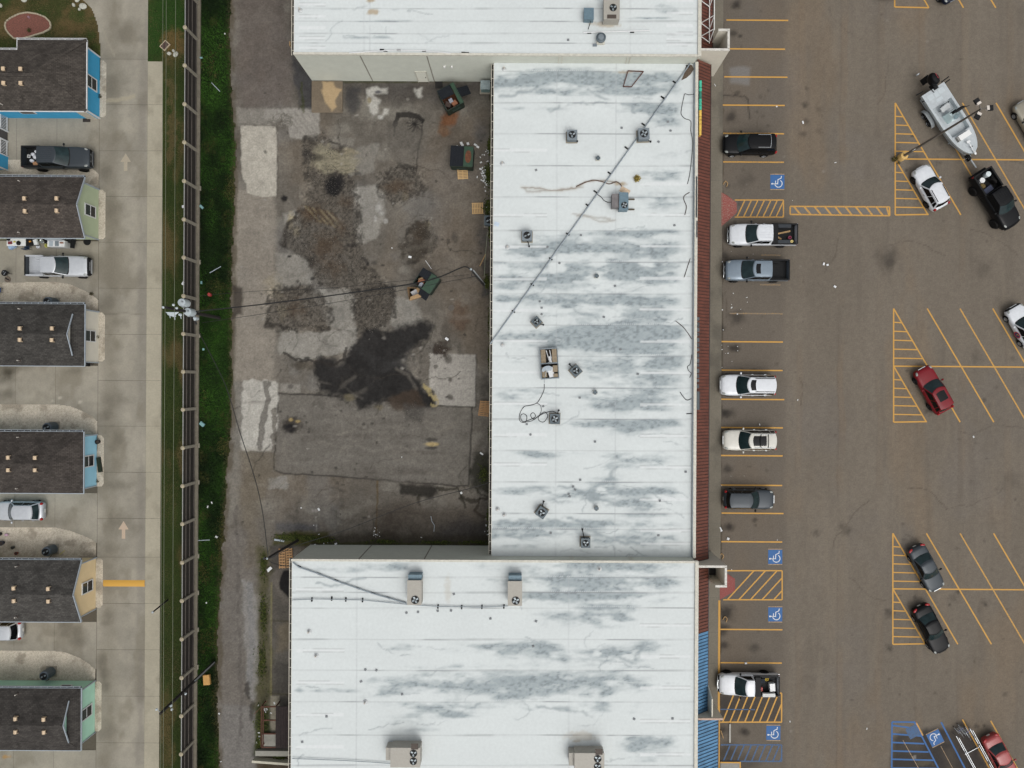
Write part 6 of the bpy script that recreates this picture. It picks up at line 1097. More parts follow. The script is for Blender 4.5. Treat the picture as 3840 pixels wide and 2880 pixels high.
van2 = vehicle('pickup_truck', 'white extended cab pickup with black tool boxes in its bed', 'pickup', 'pickup', WHT, 22.65, 14.1, PI, 6.4, 2.02, .272, .128, -.107, -.112, 1.28, 1.92, 1.14, R=.40, rim=RIMD, bed=-.115, qsplit=QX, ribs=5)
vehicle('pickup_truck', 'slate grey crew cab pickup with sunroof and empty black bed', 'pickup', 'pickup', GRY, 22.1, 10.7, PI, 6.0, 2.0, .262, .10, -.196, -.2, 1.26, 1.92, 1.12, R=.40, rim=RIMD, bed=-.2, sun=(.12, .36, .62), ribs=0, qsplit=(.04, .46, .49, .92))
vehicle('large_suv', 'large white sport utility with black sunroof near the storefront middle', 'car', 'suv', WHT, 21.35, -.25, PI, 5.25, 2.02, .23, .06, -.455, -.492, 1.12, 1.88, 1.1, R=.38, sun=(.09, .27, .68), rails=(BLK, .2, .97), low=True, qsplit=(.04, .36, .39, .66, .72, .97))
vehicle('family_suv', 'cream white sport utility with long black glass roof and roof bars', 'car', 'suv', CRM, 21.55, -5.5, PI, 5.05, 1.98, .225, .065, -.45, -.49, 1.08, 1.78, 1.05, R=.36, sun=(.13, .62, .66), rails=(CHR, .1, .95), bars=(.38, .68), low=True, hl=HLT)
vehicle('crossover', 'black crossover with grey dusty roof backed in towards the shops', 'car', 'suv', DGR, 21.5, -11.15, 0, 4.75, 1.88, .20, .03, -.43, -.475, 1.02, 1.68, 1.0, R=.35, low=True)
wk = vehicle('work_pickup', 'white regular cab pickup with ladder tools and white boxes in bed', 'pickup', 'pickup', WHT, 21.55, -28.8, PI, 5.65, 2.0, .252, .095, -.056, -.06, 1.2, 1.85, 1.08, R=.38, bed=-.065, qsplit=(.08, .86))
dk = vehicle('pickup_truck', 'dark graphite crew cab pickup with trash bags in its bed', 'pickup', 'pickup', DGR, -44.55, 21.05, 0, 6.3, 2.02, .225, .065, -.2125, -.217, 1.3, 1.96, 1.16, R=.42, rim=RIMD, bed=-.22, ribs=6, qsplit=(.04, .46, .49, .92), zg=.1)
vehicle('pickup_truck', 'silver white extended cab pickup with ribbed silver bed, black nose', 'pickup', 'pickup', SLV, -44.5, 10.75, 0, 5.9, 1.98, .208, .046, -.192, -.197, 1.22, 1.84, 1.08, R=.38, bed=-.2, liner=SLV, frontdark=True, qsplit=(.05, .50, .56, .88))
vehicle('hatchback', 'silver white crossover parked on the driveway below the pale blue house', 'car', 'suv', SLV, -48.15, -12.65, PI, 4.55, 1.84, .21, .05, -.37, -.46, .98, 1.62, .96, R=.34, tint=GLS)
vehicle('hatchback', 'grey silver car half out of view below the tan house', 'car', 'suv', SLV, -50.25, -24.05, PI, 4.7, 1.84, .22, .06, -.39, -.47, .98, 1.62, .96, R=.34)
vehicle('crossover', 'white crossover with black roof rails parked behind the pickup and boat', 'car', 'suv', WHT, 38.75, 18.72, math.atan2(.875, -.483), 4.35, 1.88, .20, .035, -.40, -.465, .98, 1.58, .96, R=.36, rim=RIMD, rails=(BLK, .12, .92), tint=GLD)
jk = vehicle('lifted_pickup', 'lifted black crew cab pickup towing the boat trailer', 'pickup', 'pickup', BKP, 44.75, 17.55, math.atan2(-.838, .545), 5.9, 2.02, .265, .13, -.13, -.135, 1.3, 1.95, 1.16, R=.47, rim=RIMD, bed=-.14, zg=.25, ribs=5, qsplit=(.04, .46, .49, .92))
vehicle('crossover', 'dark red crossover with black glass roof panel in angled stall', 'car', 'suv', RED, 39.1, -.62, math.atan2(.873, -.488), 4.68, 1.92, .205, .04, -.40, -.465, 1.0, 1.64, .98, R=.36, rim=RIMD, sun=(.16, .62, .62), frontdark=False)
vehicle('sedan', 'dark grey sedan nose to nose line above the black sedan', 'car', 'sedan', DGR, 38.55, -17.65, math.atan2(-.884, .468), 4.62, 1.84, .21, .06, -.17, -.335, .95, 1.44, .86, .98, R=.33)
vehicle('sedan', 'glossy black sedan in the southern angled stalls', 'car', 'sedan', BKP, 39.05, -23.45, math.atan2(-.888, .46), 4.86, 1.88, .20, .05, -.19, -.35, .95, 1.46, .86, 1.0, R=.34)
vehicle('sedan', 'faded red sedan at the bottom edge beside the cart corral', 'car', 'sedan', RED2, 45.75, -35.75, math.atan2(-.88, .475), 4.7, 1.8, .21, .06, -.18, -.345, .95, 1.44, .86, .98, R=.33)
cw = vehicle('courtesy_car', 'white hatchback with black nose and round red blue door emblem', 'car', 'suv', WHT, 47.8, 5.45, math.atan2(.866, -.5), 4.5, 1.86, .22, .05, -.40, -.465, .98, 1.6, .95, R=.34, frontdark=True)
vehicle('sedan', 'beige sedan cut off by the right edge near the top', 'car', 'sedan', BGE, 48.5, 24.9, math.atan2(.866, -.5), 4.7, 1.82, .21, .06, -.18, -.345, .95, 1.44, .86, .98, R=.33)
vehicle('large_suv', 'dark van like vehicle just entering at the top edge', 'car', 'suv', BKP, 34.8, 39.45, PI / 2, 5.1, 1.95, .23, .06, -.455, -.492, 1.1, 1.8, 1.08, R=.36)
vehicle('sedan', 'navy blue sedan nose just entering at the top edge', 'car', 'sedan', NVY, 39.75, 38.75, math.atan2(-.884, .468), 4.7, 1.84, .21, .06, -.17, -.335, .95, 1.44, .86, .98, R=.33)
# round door emblem on the courtesy car (its left-hand side faces the camera)
for sg in (1, -1):
    e = MB().cyl((0, 0, 0), .36, .012, 28, axis='y').build('emblem_ring', mat('emblem_red', C(196, 52, 62), .4), cw, loc=(-.35, sg * .945 - .006, .66)); MB().cyl((0, sg * .008, 0), .27, .012, 28, axis='y').build('emblem_disc', mat('emblem_blue', C(46, 42, 104), .4), e)
    g = MB(); pts = [(-.09, .10), (-.02, .16), (.08, .12), (.08, .03), (0, -.02), (0, -.08)]
    for (a, b), (c, d) in zip(pts[:-1], pts[1:]): g.beam((a, sg * .018, b), (c, sg * .018, d), .014, .05)
    g.build('emblem_mark', mat('emblem_yellow', C(226, 196, 60), .4), e)
# ------------------------------------------------------------------ loads in the beds (things of their own)
def inbed(v, x, y, z):  # local -> world
    hd = v.rotation_euler[2]; c, s = math.cos(hd), math.sin(hd); return (v.location[0] + c * x - s * y, v.location[1] + s * x + c * y, z)
def load(v, nm, label, cat, mb, m, x, y, z, rz=0, smooth=False): return tag(mb.build(nm, m, None, smooth, loc=inbed(v, x, y, z), rz=v.rotation_euler[2] + rz), label, cat)
TBX = mat('tool_box', C(44, 50, 56), .4, .3); WD = mat('lumber', C(168, 138, 96), .85, var=.2, scale=8)
load(van2, 'tool_box', 'black cross bed tool box behind the white cab', 'tool box', MB().box((0, 0, .2), (.5, 1.8, .5)), BLK, -1.05, 0, 1.0); load(van2, 'side_tool_box', 'long grey side tool box, north wall of the white pickup bed', 'tool box', MB().box((0, 0, .15), (1.2, .32, .36)), TBX, -1.95, -.74, 1.05); load(van2, 'side_tool_box', 'long grey side tool box, south wall of the white pickup bed', 'tool box', MB().box((0, 0, .15), (1.25, .32, .36)), TBX, -1.95, .74, 1.05)
load(van2, 'lumber_plank', 'long pale lumber plank lying in the white pickup bed', 'plank', MB().box((0, 0, .05), (1.45, .15, .06)), WD, -1.95, -.22, .8, .22); load(van2, 'lumber_block', 'short pale lumber block in the white pickup bed', 'plank', MB().box((0, 0, .05), (.5, .16, .1)), WD, -1.6, .3, .8, -.55); load(van2, 'pink_bucket', 'small pink bucket in the white pickup bed', 'bucket', MB().lathe([(.0, 0), (.12, 0), (.15, .3), (.12, .3), (.1, .05)], n=14), mat('pink', C(176, 72, 104), .5), -2.55, .28, .8); load(van2, 'tape_roll', 'small yellow roll on the white pickup tool box', 'roll', MB().lathe([(.06, 0), (.13, 0), (.13, .1), (.06, .1), (.06, 0)], n=14), mat('yellow_roll', C(226, 204, 130), .5), -2.6, .72, 1.38)
load(wk, 'tool_box', 'black cross bed tool box of the regular cab work pickup', 'tool box', MB().box((0, 0, .2), (.5, 1.75, .48)), BLK, -.75, 0, .98); load(wk, 'white_cooler', 'white cooler box in the work pickup bed', 'cooler', MB().box((0, 0, .25), (.5, .72, .5)), mat('cooler_white', C(228, 230, 230), .4), -2.15, .12, .8, .08); load(wk, 'long_white_box', 'long white box on the south rail of the work pickup', 'box', MB().box((0, 0, .1), (1.2, .32, .28)), mat('box_white', C(206, 208, 206), .5), -1.75, .78, 1.25); load(wk, 'red_can', 'red fuel can in the work pickup bed', 'can', MB().box((0, 0, .18), (.22, .36, .36)), mat('can_red', C(170, 44, 36), .5), -1.15, .36, .8); load(wk, 'white_bucket', 'small cream bucket behind the work pickup tool box', 'bucket', MB().lathe([(0, 0), (.11, 0), (.14, .3), (.11, .3), (.1, .05)], n=14), mat('bucket_cream', C(222, 212, 180), .5), -1.1, .45, .85)
rp_ = MB(); rp_.tube([(.2 * math.cos(i * 1.1) * (1 - i * .012), .17 * math.sin(i * 1.37), .05 + .01 * (i % 5)) for i in range(30)], .02, 5); load(wk, 'yellow_rope', 'tangle of yellow rope in the work pickup bed', 'rope', rp_, mat('rope_yellow', C(206, 178, 66), .8), -1.75, -.5, .82)
load(wk, 'dark_blanket', 'dark folded blanket in the work pickup bed', 'blanket', MB().box((0, 0, .08), (.6, .4, .16)), mat('blanket', C(40, 46, 54), .95, var=.4), -1.25, -.35, .8, .1)
for k, (x, y, r, lb) in enumerate(((-2.3, .3, .22, 'white trash bag nearest the north wall of the graphite pickup'), (-2.05, .6, .17, 'small white bag at the north rail of the graphite pickup'), (-2.1, .05, .24, 'white trash bag in the middle of the graphite pickup bed'), (-2.4, -.3, .22, 'white trash bag at the tailgate of the graphite pickup'))): load(dk, 'trash_bag', lb, 'bag', MB().ball((0, 0, r * .7), (r, r * .85, r * .8), 9, 6), mat('bag_white', C(206, 210, 216), .5, var=.2, scale=9, bump=.6), x, y, .9, k, True)
load(dk, 'cardboard_box', 'torn brown cardboard box in the graphite pickup bed', 'box', MB().box((0, 0, .15), (.42, .36, .3)), mat('cardboard', C(168, 128, 92), .9), -2.0, -.62, .9, .3); load(dk, 'picture_frame', 'white square frame on the bags in the graphite pickup', 'frame', MB().lathe([(.12, 0), (.2, 0), (.2, .05), (.12, .05), (.12, 0)], n=4), mat('box_white', C(206, 208, 206), .5), -2.55, .05, 1.25, .7)
load(jk, 'water_jug', 'white water cooler jug with turquoise side in the lifted pickup', 'jug', MB().lathe([(0, 0), (.26, 0), (.27, .4), (.24, .5), (0, .52)], n=18), mat('jug_white', C(212, 222, 224), .4), -2.45, .42, 1.05, 0, True); load(jk, 'white_bucket', 'white bucket with lid in the lifted pickup bed', 'bucket', MB().lathe([(0, 0), (.22, 0), (.25, .45), (0, .46)], n=18), mat('cooler_white', C(228, 230, 230), .4), -2.25, -.35, 1.05, 0, True); load(jk, 'spare_tyre', 'spare tyre standing in the lifted pickup bed', 'tyre', MB().lathe([(.2, -.1), (.36, -.1), (.38, 0), (.36, .1), (.2, .1), (.2, -.1)], n=18, axis='y'), TYR, -1.65, .5, 1.35, .3, True); load(jk, 'blue_case', 'navy blue case behind the cab of the lifted pickup', 'case', MB().box((0, 0, .2), (.5, .85, .4)), mat('case_navy', C(36, 46, 74), .4), -1.2, -.3, 1.05, .08); load(jk, 'olive_bag', 'olive canvas bag in the lifted pickup bed', 'bag', MB().ball((0, 0, .15), (.32, .24, .18), 9, 6), mat('olive', C(116, 98, 56), .9, var=.3), -1.75, -.45, 1.05, .4, True)
# ------------------------------------------------------------------ boat on its trailer
a_, b_ = P(3499, 333, 1.45), P(3653, 574, 1.45); BL_ = math.hypot(b_[0] - a_[0], b_[1] - a_[1]); bh = math.atan2(b_[1] - a_[1], b_[0] - a_[0])
boat = thing('bay_boat', 'pale grey open bay boat with centre console on its trailer', 'boat', (a_[0], a_[1], 0), bh)
HUL = mat('hull_grey', C(196, 205, 208), .35, var=.06, scale=2); DCK = mat('deck_grey', C(186, 193, 196), .7, var=.08, scale=4); TEAL = mat('console_teal', C(214, 234, 234), .35, var=.05)
hbm = lambda s: 1.22 * max(0.0, 1 - max(0, (s - .4) / .6) ** 3.4) ** .65
def hull(u, v):
    s = v; w_ = max(hbm(s), .02); k = abs(u - .5) * 2; sg = 1 if u > .5 else -1; sh = .12 * s * s
    pr = [(0, .52 + .5 * s ** 3), (.6, .62 + .5 * s ** 3), (.86, .82 + .35 * s ** 3), (.97, 1.15 + sh), (1.0, 1.42 + sh)]; i = min(int(k * 4 + 1e-6), 3); f_ = k * 4 - i; return (s * BL_ - .25 * (1 - k) * 0, sg * lerp(pr[i][0], pr[i + 1][0], f_) * w_, lerp(pr[i][1], pr[i + 1][1], f_))
mb = MB(); mb.grid(hull, 8, 20, flip=True); mb.f.append(tuple(range(9))); mb.mi.append(0); mb.build('hull', HUL, boat, True)
zg_ = lambda s: 1.42 + .12 * s * s
cock = [(.22, .86), (.68, .86)]                      # cockpit from .22 to .68 of the length
def deckpt(s, k): return (s * BL_, k * hbm(s), zg_(s) + .005)
for nm, s0, s1 in (('rear_deck', 0, .22), ('fore_deck', .68, .998)): MB().grid(lambda u, v: deckpt(lerp(s0, s1, v), (u * 2 - 1) * .985), 8, 10, flip=True).build(nm, DCK, boat)
for sg in (-1, 1): MB().grid(lambda u, v: deckpt(lerp(.22, .68, v), sg * lerp(.82, .985, u)), 2, 10, flip=sg > 0).build('gunwale', DCK, boat); MB().grid(lambda u, v: (lerp(.22, .68, v) * BL_, sg * .82 * hbm(lerp(.22, .68, v)), lerp(1.0, zg_(.4) + .02, u)), 1, 10, flip=sg < 0).build('cockpit_wall', HUL, boat)
MB().grid(lambda u, v: (lerp(.22, .68, v) * BL_, (u * 2 - 1) * .82 * hbm(lerp(.22, .68, v)), 1.0), 4, 8, flip=True).build('cockpit_floor', DCK, boat)
for s in (.22, .68): MB().box((s * BL_, 0, 1.21), (.03, 1.62 * hbm(s), .42)).build('bulkhead', HUL, boat)
for sg in (-1, 1): MB().tube([(s * BL_, sg * hbm(s) * 1.0, zg_(s) - .02) for s in [i / 20 for i in range(20)]] + [(BL_, 0, zg_(1) - .02)], .04, 6).build('rub_rail', HUL, boat, True)
for x, y, lx, ly in ((.55, .6, .5, .6), (.55, -.6, .5, .6), (.6, 0, .55, .45), (1.15, .0, .3, .7)): MB().box((x, y, zg_(.1) + .012), (lx, ly, .02)).build('hatch_lid', HUL, boat)
con = MB(); con.add([(-.42, -.42, 0), (.5, -.36, 0), (.5, .36, 0), (-.42, .42, 0), (-.38, -.38, .95), (.15, -.34, 1.05), (.15, .34, 1.05), (-.38, .38, .95), (.45, -.3, .62), (.45, .3, .62)], [(3, 2, 1, 0), (4, 5, 6, 7), (0, 1, 8, 5, 4), (2, 3, 7, 6, 9), (0, 4, 7, 3), (1, 2, 9, 8), (5, 8, 9, 6)]); co = con.build('console', TEAL, boat, loc=(.43 * BL_, .0, 1.0))
for i in range(4): MB().box((-.28, -.3 + .09 * i, 1.0), (.1, .05, .03)).build('switch', BLK, co)
MB().tube([(.0 + .0, .16 * math.cos(i * .45), 1.02 + .16 * math.sin(i * .45)) for i in range(15)], .018, 5).build('steering_wheel', BLK, co, loc=(-.45, .12, -.1)); MB().box((-.2, .1, 1.04), (.28, .5, .05)).build('instrument_panel', BLK, co)
wsm = MB(); wsm.grid(lambda u, v: (.2 + .3 * v - .12 * (u * 2 - 1) ** 2, (u * 2 - 1) * .34, 1.45 - .42 * v), 6, 2); wsm.build('windscreen', mat('smoke_plastic', C(120, 140, 146), .1, var=.1), co)
pl_ = MB(); pl_.box((-.95, .0, .45), (.5, .95, .12)); boat_seat = pl_.build('leaning_post', mat('seat_pad', C(196, 200, 200), .6), co)
for sg in (-1, 1): MB().tube([(-.95, sg * .45, .45), (-.98, sg * .46, 0)], .025, 5).build('seat_leg', BLK, co)
MB().tube([(-1.2, -.45, .5), (-1.32, -.4, .8), (-1.32, .4, .8), (-1.2, .45, .5)], .03, 6).build('back_rail', BLK, co)
tt_ = MB(); tt_.ball((0, 0, 0), (.16, .62, .16), 10, 8); tt_.build('bow_cover', BLK, boat, True, loc=(.41 * BL_, .55, 2.15)); MB().tube([(.40 * BL_, .5, 1.0), (.40 * BL_, .62, 1.7), (.41 * BL_, .9, 2.1), (.44 * BL_, 1.5, 2.2), (.42 * BL_, .9, 2.0)], .028, 6).build('top_frame', BLK, boat)
o = MB().box((0, 0, .2), (.5, 1.2, .4)).build('bench_box', mat('bench_white', C(236, 237, 234), .4, var=.04), boat, loc=(.735 * BL_, -.08, 1.45)); MB().box((.02, -.62, .17), (.44, .26, .34)).build('bench_end', mat('bench_print', C(150, 150, 146), .6, var=.6, scale=14), o)
tm = MB(); tm.tube([(0, 0, 0), (-1.05, .0, .12)], .035, 8); o = tm.build('trolling_motor', mat('motor_white', C(230, 232, 232), .35), boat, True, loc=(BL_ * .985, -.12, 1.68)); MB().box((-1.1, 0, .12), (.2, .34, .1)).build('motor_head', mat('motor_white', C(230, 232, 232), .35), o); MB().ball((.12, .05, -.02), (.2, .12, .1), 10, 6).build('motor_pod', mat('motor_white', C(230, 232, 232), .35), o); MB().box((-.55, .06, .02), (.1, .22, .05)).build('motor_mount', BLK, o)
ob = MB(); ob.lathe([(0, -.1), (.28, -.05), (.36, .25), (.34, .5), (.24, .66), (0, .7)], n=16); e_ = ob.build('outboard_motor', mat('outboard_black', C(18, 18, 20), .3, var=.15, spec=.2), boat, True, loc=(-.72, .22, 1.5)); e_.scale = (1.75, 1.25, 1.15); MB().box((-.22, 0, -.55), (.34, .18, .9)).build('drive_leg', BLK, e_); MB().cyl((-.75, 0, -.95), .17, .06, 12, axis='x').build('propeller', CHR, e_); MB().box((.35, 0, -.15), (.35, .3, .5)).build('transom_bracket', BLK, e_); MB().box((-.05, .12, .69), (.3, .04, .02)).build('decal', mat('decal_red', C(150, 50, 56), .4), e_)
MB().tube([(-.2, -.1, 1.45), (.1, -.2, 1.5), (.35, -.1, 1.46)], .035, 6).build('steering_hose', BLK, boat)
for x, y0, y1 in ((-.3, -.85, -1.6), (.15, 1.15, 1.9), (-.12, 1.1, 1.95), (.55, -.75, -1.5)): MB().tube([(x, y0 * 1.0, 1.3), (x - .05, y1, 1.35)], .05, 6).build('shallow_water_anchor', BLK, boat)
cr_, sr_ = math.cos(bh), math.sin(bh)
hp = P(3735, 620, .6)
tr = thing('boat_trailer', 'galvanised tandem axle boat trailer under the bay boat', 'trailer', (a_[0], a_[1], 0), bh); GAL = mat('galvanised', C(176, 182, 184), .4, .4, var=.15)
for sg in (-1, 1): MB().beam((.2, sg * .95, .55), (BL_ * .72, sg * .8, .55), .1, .14).build('side_rail', GAL, tr); MB().beam((BL_ * .72, sg * .8, .55), (BL_ + .3, sg * .06, .55), .1, .14).build('tongue_rail', GAL, tr)
MB().beam((BL_ + .2, 0, .55), (BL_ + 1.35, 0, .58), .12, .12).build('coupler', GAL, tr); MB().beam((BL_ + .0, 0, .6), (BL_ - .1, 0, 1.5), .1, .1).build('winch_post', GAL, tr)
for x in (1.0, 2.2, 3.6, 5.2): MB().beam((x, -.95, .52), (x, .95, .52), .1, .1).build('cross_member', GAL, tr)
ty, rm, sp = wheel_mesh(.34, .22)
for x in (1.75, 2.55):
    for sg in (-1, 1): w_ = obj('wheel', ty, TYR, tr, (x, sg * 1.32, .34)); r_ = obj('rim', rm, RIM, w_, (0, sg * .05, 0)); r_.rotation_euler = (0, 0, 0 if sg > 0 else PI)
for sg in (-1, 1): MB().grid(lambda u, v: (lerp(1.2, 3.1, u), sg * lerp(1.12, 1.48, v), .74 - .34 * abs(2 * u - 1) ** 4), 12, 1, flip=sg < 0).build('fender', GAL, tr); MB().grid(lambda u, v: (lerp(1.2, 3.1, u), sg * lerp(1.12, 1.48, v), .77 - .34 * abs(2 * u - 1) ** 4), 12, 1, flip=sg > 0).build('fender_top', GAL, tr)
w_ = obj('spare_wheel', ty, TYR, tr, (BL_ + .1, -.42, .95)); r_ = obj('rim', rm, RIM, w_, (0, -.05, 0)); r_.rotation_euler = (0, 0, PI)
# ------------------------------------------------------------------ car-park light
x0, y0, _ = P(3377, 592); t = thing('light_pole', 'tall bronze car park light pole with three floodlights', 'lamp', (x0, y0, 0)); STL = mat('bronze_steel', C(112, 106, 98), .5, .3); tx, ty_, _ = P(3683, 406, 12.1); dx, dy = tx - x0, ty_ - y0
pd = MB().lathe([(.0, 0), (.36, 0), (.36, .7), (.33, .76), (.0, .76)], n=24).build('pedestal', mat('pedestal_yellow', C(220, 182, 112), .8, var=.15, scale=3), t, True)
MB().tube([(0, 0, .7), (dx * .5, dy * .5, 6.4), (dx, dy, 12.0)], .13, 10, r2=.075).build('pole', STL, t, True)
MB().box((dx * .14, dy * .14, 2.6), (.5, .06, .34), .6).build('sign_plate', WTR, t)
for ang in (math.radians(122), math.radians(5), math.radians(243)):
    c_, s_ = math.cos(ang), math.sin(ang); ar = MB().tube([(dx, dy, 11.95), (dx + c_ * .35, dy + s_ * .35, 12.02)], .05, 6).build('arm', STL, t); hd_ = MB().box((.28, 0, .0), (.42, .42, .14)).build('floodlight', BLK, t, loc=(dx + c_ * .42, dy + s_ * .42, 12.02), rz=ang); MB().box((.06, 0, .02), (.2, .34, .2)).build('ballast_box', mat('ballast', C(214, 206, 196), .5), hd_)
shrub('tuft of weeds at the foot of the light pole', 3352, 598, .3, .3, 90, (C(52, 54, 26), C(104, 96, 56)), 12); shrub('thin grass tuft south of the light pole base', 3368, 612, .18, .2, 50, (C(52, 54, 26), C(104, 96, 56)), 13)
# ------------------------------------------------------------------ cart corral and carts
x0, y0, _ = P(3640, 2810); ca = math.atan2(-.875, .484); t = thing('cart_corral', 'steel tube cart corral in the south stalls', 'corral', (x0, y0, 0), ca)
for y in (-.75, .75):
    for dz in (.45, .95):
        MB().tube([(-2.2, y, dz), (3.4, y, dz)], .032, 6).build('side_rail', CHR, t)
    for x in (-2.2, -.4, 1.5, 3.4): MB().tube([(x, y, 0), (x, y, .95)], .032, 6).build('post', CHR, t)
MB().tube([(.1, -.75, .1), (.1, .75, .1)], .03, 6).build('floor_bar', CHR, t)
def cart(lb, x, y, rz):
    p_ = (x0 + math.cos(ca) * x - math.sin(ca) * y, y0 + math.sin(ca) * x + math.cos(ca) * y, 0); c = thing('shopping_cart', lb, 'cart', p_, ca + rz); bk = MB()
    for i in range(7): s = i / 6; bk.tube([(-.4 + .8 * s, -.26 + .04 * s, .95), (-.36 + .74 * s, -.2 + .04 * s, .5), (-.36 + .74 * s, .2 - .04 * s, .5), (-.4 + .8 * s, .26 - .04 * s, .95)], .012, 4)
    for y_, z in ((-.25, .95), (.25, .95), (-.21, .7), (.21, .7), (-.1, .5), (.1, .5)): bk.tube([(-.4, y_, z), (.4, y_ * .86, z)], .012, 4)
    tag(bk.build('basket', CHR, c), kind='stuff'); MB().tube([(-.48, -.27, 1.02), (-.48, .27, 1.02)], .024, 6).build('handle', mat('cart_handle', C(90, 90, 140), .5), c); fr = MB(); fr.tube([(-.46, -.25, 1.0), (-.4, -.24, .14), (.4, -.2, .14)], .02, 5); fr.build('frame', CHR, c); fr = MB(); fr.tube([(-.46, .25, 1.0), (-.4, .24, .14), (.4, .2, .14)], .02, 5); fr.build('frame', CHR, c)
    for x_ in (-.38, .38):
        for y_ in (-.22, .22): MB().cyl((x_, y_ - .015, .06), .06, .03, 10, axis='y').build('castor', BLK, c)
cart('wire shopping cart at the open end of the corral', -2.4, -.15, .15); cart('wire shopping cart with blue handle behind the end cart', -1.9, .35, .1)
# ------------------------------------------------------------------ dumpsters, pallets, boxes in the yard
DG = mat('dumpster_green', C(24, 42, 32), .6, var=.25, scale=3); DGL = mat('dumpster_top', C(36, 66, 46), .6, var=.25, scale=3); DL = mat('dumpster_lid', C(26, 30, 36), .6, var=.15, spec=.2); RST = mat('rust', C(104, 64, 42), .9, var=.3, scale=6)
def dumpster(label, px, py, rz, L, W, H, cover, lids):
    X, Y, _ = P(px, py, H * .8); t = thing('dumpster', label, 'dumpster', (X, Y, 0), rz); 
    for sg in (-1, 1): MB().box((0, sg * W / 2, H / 2 + .08), (L, .06, H - .08)).build('side_wall', DG, t); MB().box((sg * L / 2, 0, H / 2 + .08), (.06, W - .06, H - .08)).build('end_wall', DG, t); MB().box((0, sg * (W / 2 + .07), H * .55), (L * .5, .1, .16)).build('fork_pocket', DG, t)
    MB().box((0, 0, .14), (L - .06, W - .06, .1)).build('floor', RST, t)
    c0, c1 = cover; MB().box(((c0 + c1) / 2 * L, 0, H + .05), ((c1 - c0) * L, W + .04, .05)).build('top_plate', DGL, t)
    for x0_, x1_, y0_, y1_, z, tl in lids:
        o = MB().box((0, 0, 0), ((x1_ - x0_) * L, (y1_ - y0_) * W, .04)).build('lid', DL, t, loc=((x0_ + x1_) / 2 * L, (y0_ + y1_) / 2 * W, z)); o.rotation_euler = (tl, 0, 0)
        for i in range(5): MB().box(((i / 4 - .5) * (x1_ - x0_) * L * .82, 0, .03), (.06, (y1_ - y0_) * W * .92, .035)).build('lid_rib', DL, o)
    return t
d1 = dumpster('green dumpster near the north wall, both lids thrown open', 1690, 367, math.radians(28), 1.75, 2.1, 1.35, (.28, .5), [])
for o in list(d1.children):
    if o.name.startswith('top_plate'): o.location = (0, 0, 0)
o = MB().box((0, 0, 0), (1.3, .95, .04)).build('lid', DL, d1, loc=(-.22, .52, 1.45)); [MB().box((0, y, .03), (1.2, .06, .03)).build('lid_rib', DL, o) for y in (-.36, -.12, .12, .36)]
o = MB().box((0, 0, 0), (1.25, .9, .04)).build('lid', DL, d1, loc=(1.35, -.05, 1.2)); o.rotation_euler = (0, .35, -.05); [MB().box((0, y, .03), (1.15, .06, .03)).build('lid_rib', DL, o) for y in (-.34, -.11, .11, .34)]
d2 = dumpster('green dumpster with closed black ribbed lid and rusty cover', 1733, 590, math.radians(-3), 2.1, 1.9, 1.3, (.08, .5), [(-.52, .07, -.5, .5, 1.37, 0)]); MB().ball((.6, 0, 1.36), (.34, .7, .03), 14, 6).build('rust_patch', RST, d2)
d3 = dumpster('green dumpster in the middle yard beside the torn cardboard box', 1601, 1055, math.radians(-34), 1.9, 1.7, 1.3, (.02, .5), [(-.5, .0, .02, .52, 1.36, 0)])
o = MB().box((0, 0, 0), (1.0, 1.25, .04)).build('lid', DL, d3, loc=(.42, -1.02, 1.02)); o.rotation_euler = (.5, 0, 0); [MB().box((x, 0, .03), (.06, 1.1, .03)).build('lid_rib', DL, o) for x in (-.36, -.12, .12, .36)]
def trash(d, lb, spec):
    for k, (nm, lab, x, y, z, s, m_) in enumerate(spec): tag(MB().box((0, 0, 0), s, 0).build(nm, m_, None, loc=inbed(d, x, y, z), rz=d.rotation_euler[2] + k * .7 + .2), lab, 'box' if 'box' in nm else 'bag')
CB = mat('carton_brown', C(160, 132, 96), .9); BG = mat('bag_clear', C(150, 154, 164), .4, var=.3, scale=8, bump=.5); CBR = mat('cardboard_rust', C(140, 92, 66), .9)
trash(d1, '', [('cardboard_box', 'rust brown cardboard inside the north wall dumpster', .1, -.6, .9, (.5, .45, .4), CBR), ('cardboard_box', 'dark cardboard box under bags in the north wall dumpster', -.5, -.4, .8, (.5, .5, .5), mat('box_dark', C(70, 56, 50), .9)), ('rubbish_bag', 'clear rubbish bag in the north wall dumpster', -.1, -.25, 1.0, (.4, .35, .3), BG)])
trash(d3, '', [('cardboard_box', 'flattened brown box in the middle yard dumpster', -.45, -.3, .85, (.6, .5, .3), CBR), ('cardboard_box', 'pale cardboard strip in the middle yard dumpster', -.6, -.1, 1.05, (.5, .12, .2), CB), ('rubbish_bag', 'bag of white and blue papers in the middle yard dumpster', -.3, -.6, 1.0, (.5, .3, .15), BG)])
WPL = [mat('pallet_new', C(200, 166, 116), .85, var=.15, scale=7), mat('pallet_old', C(176, 138, 96), .85, var=.2, scale=7)]
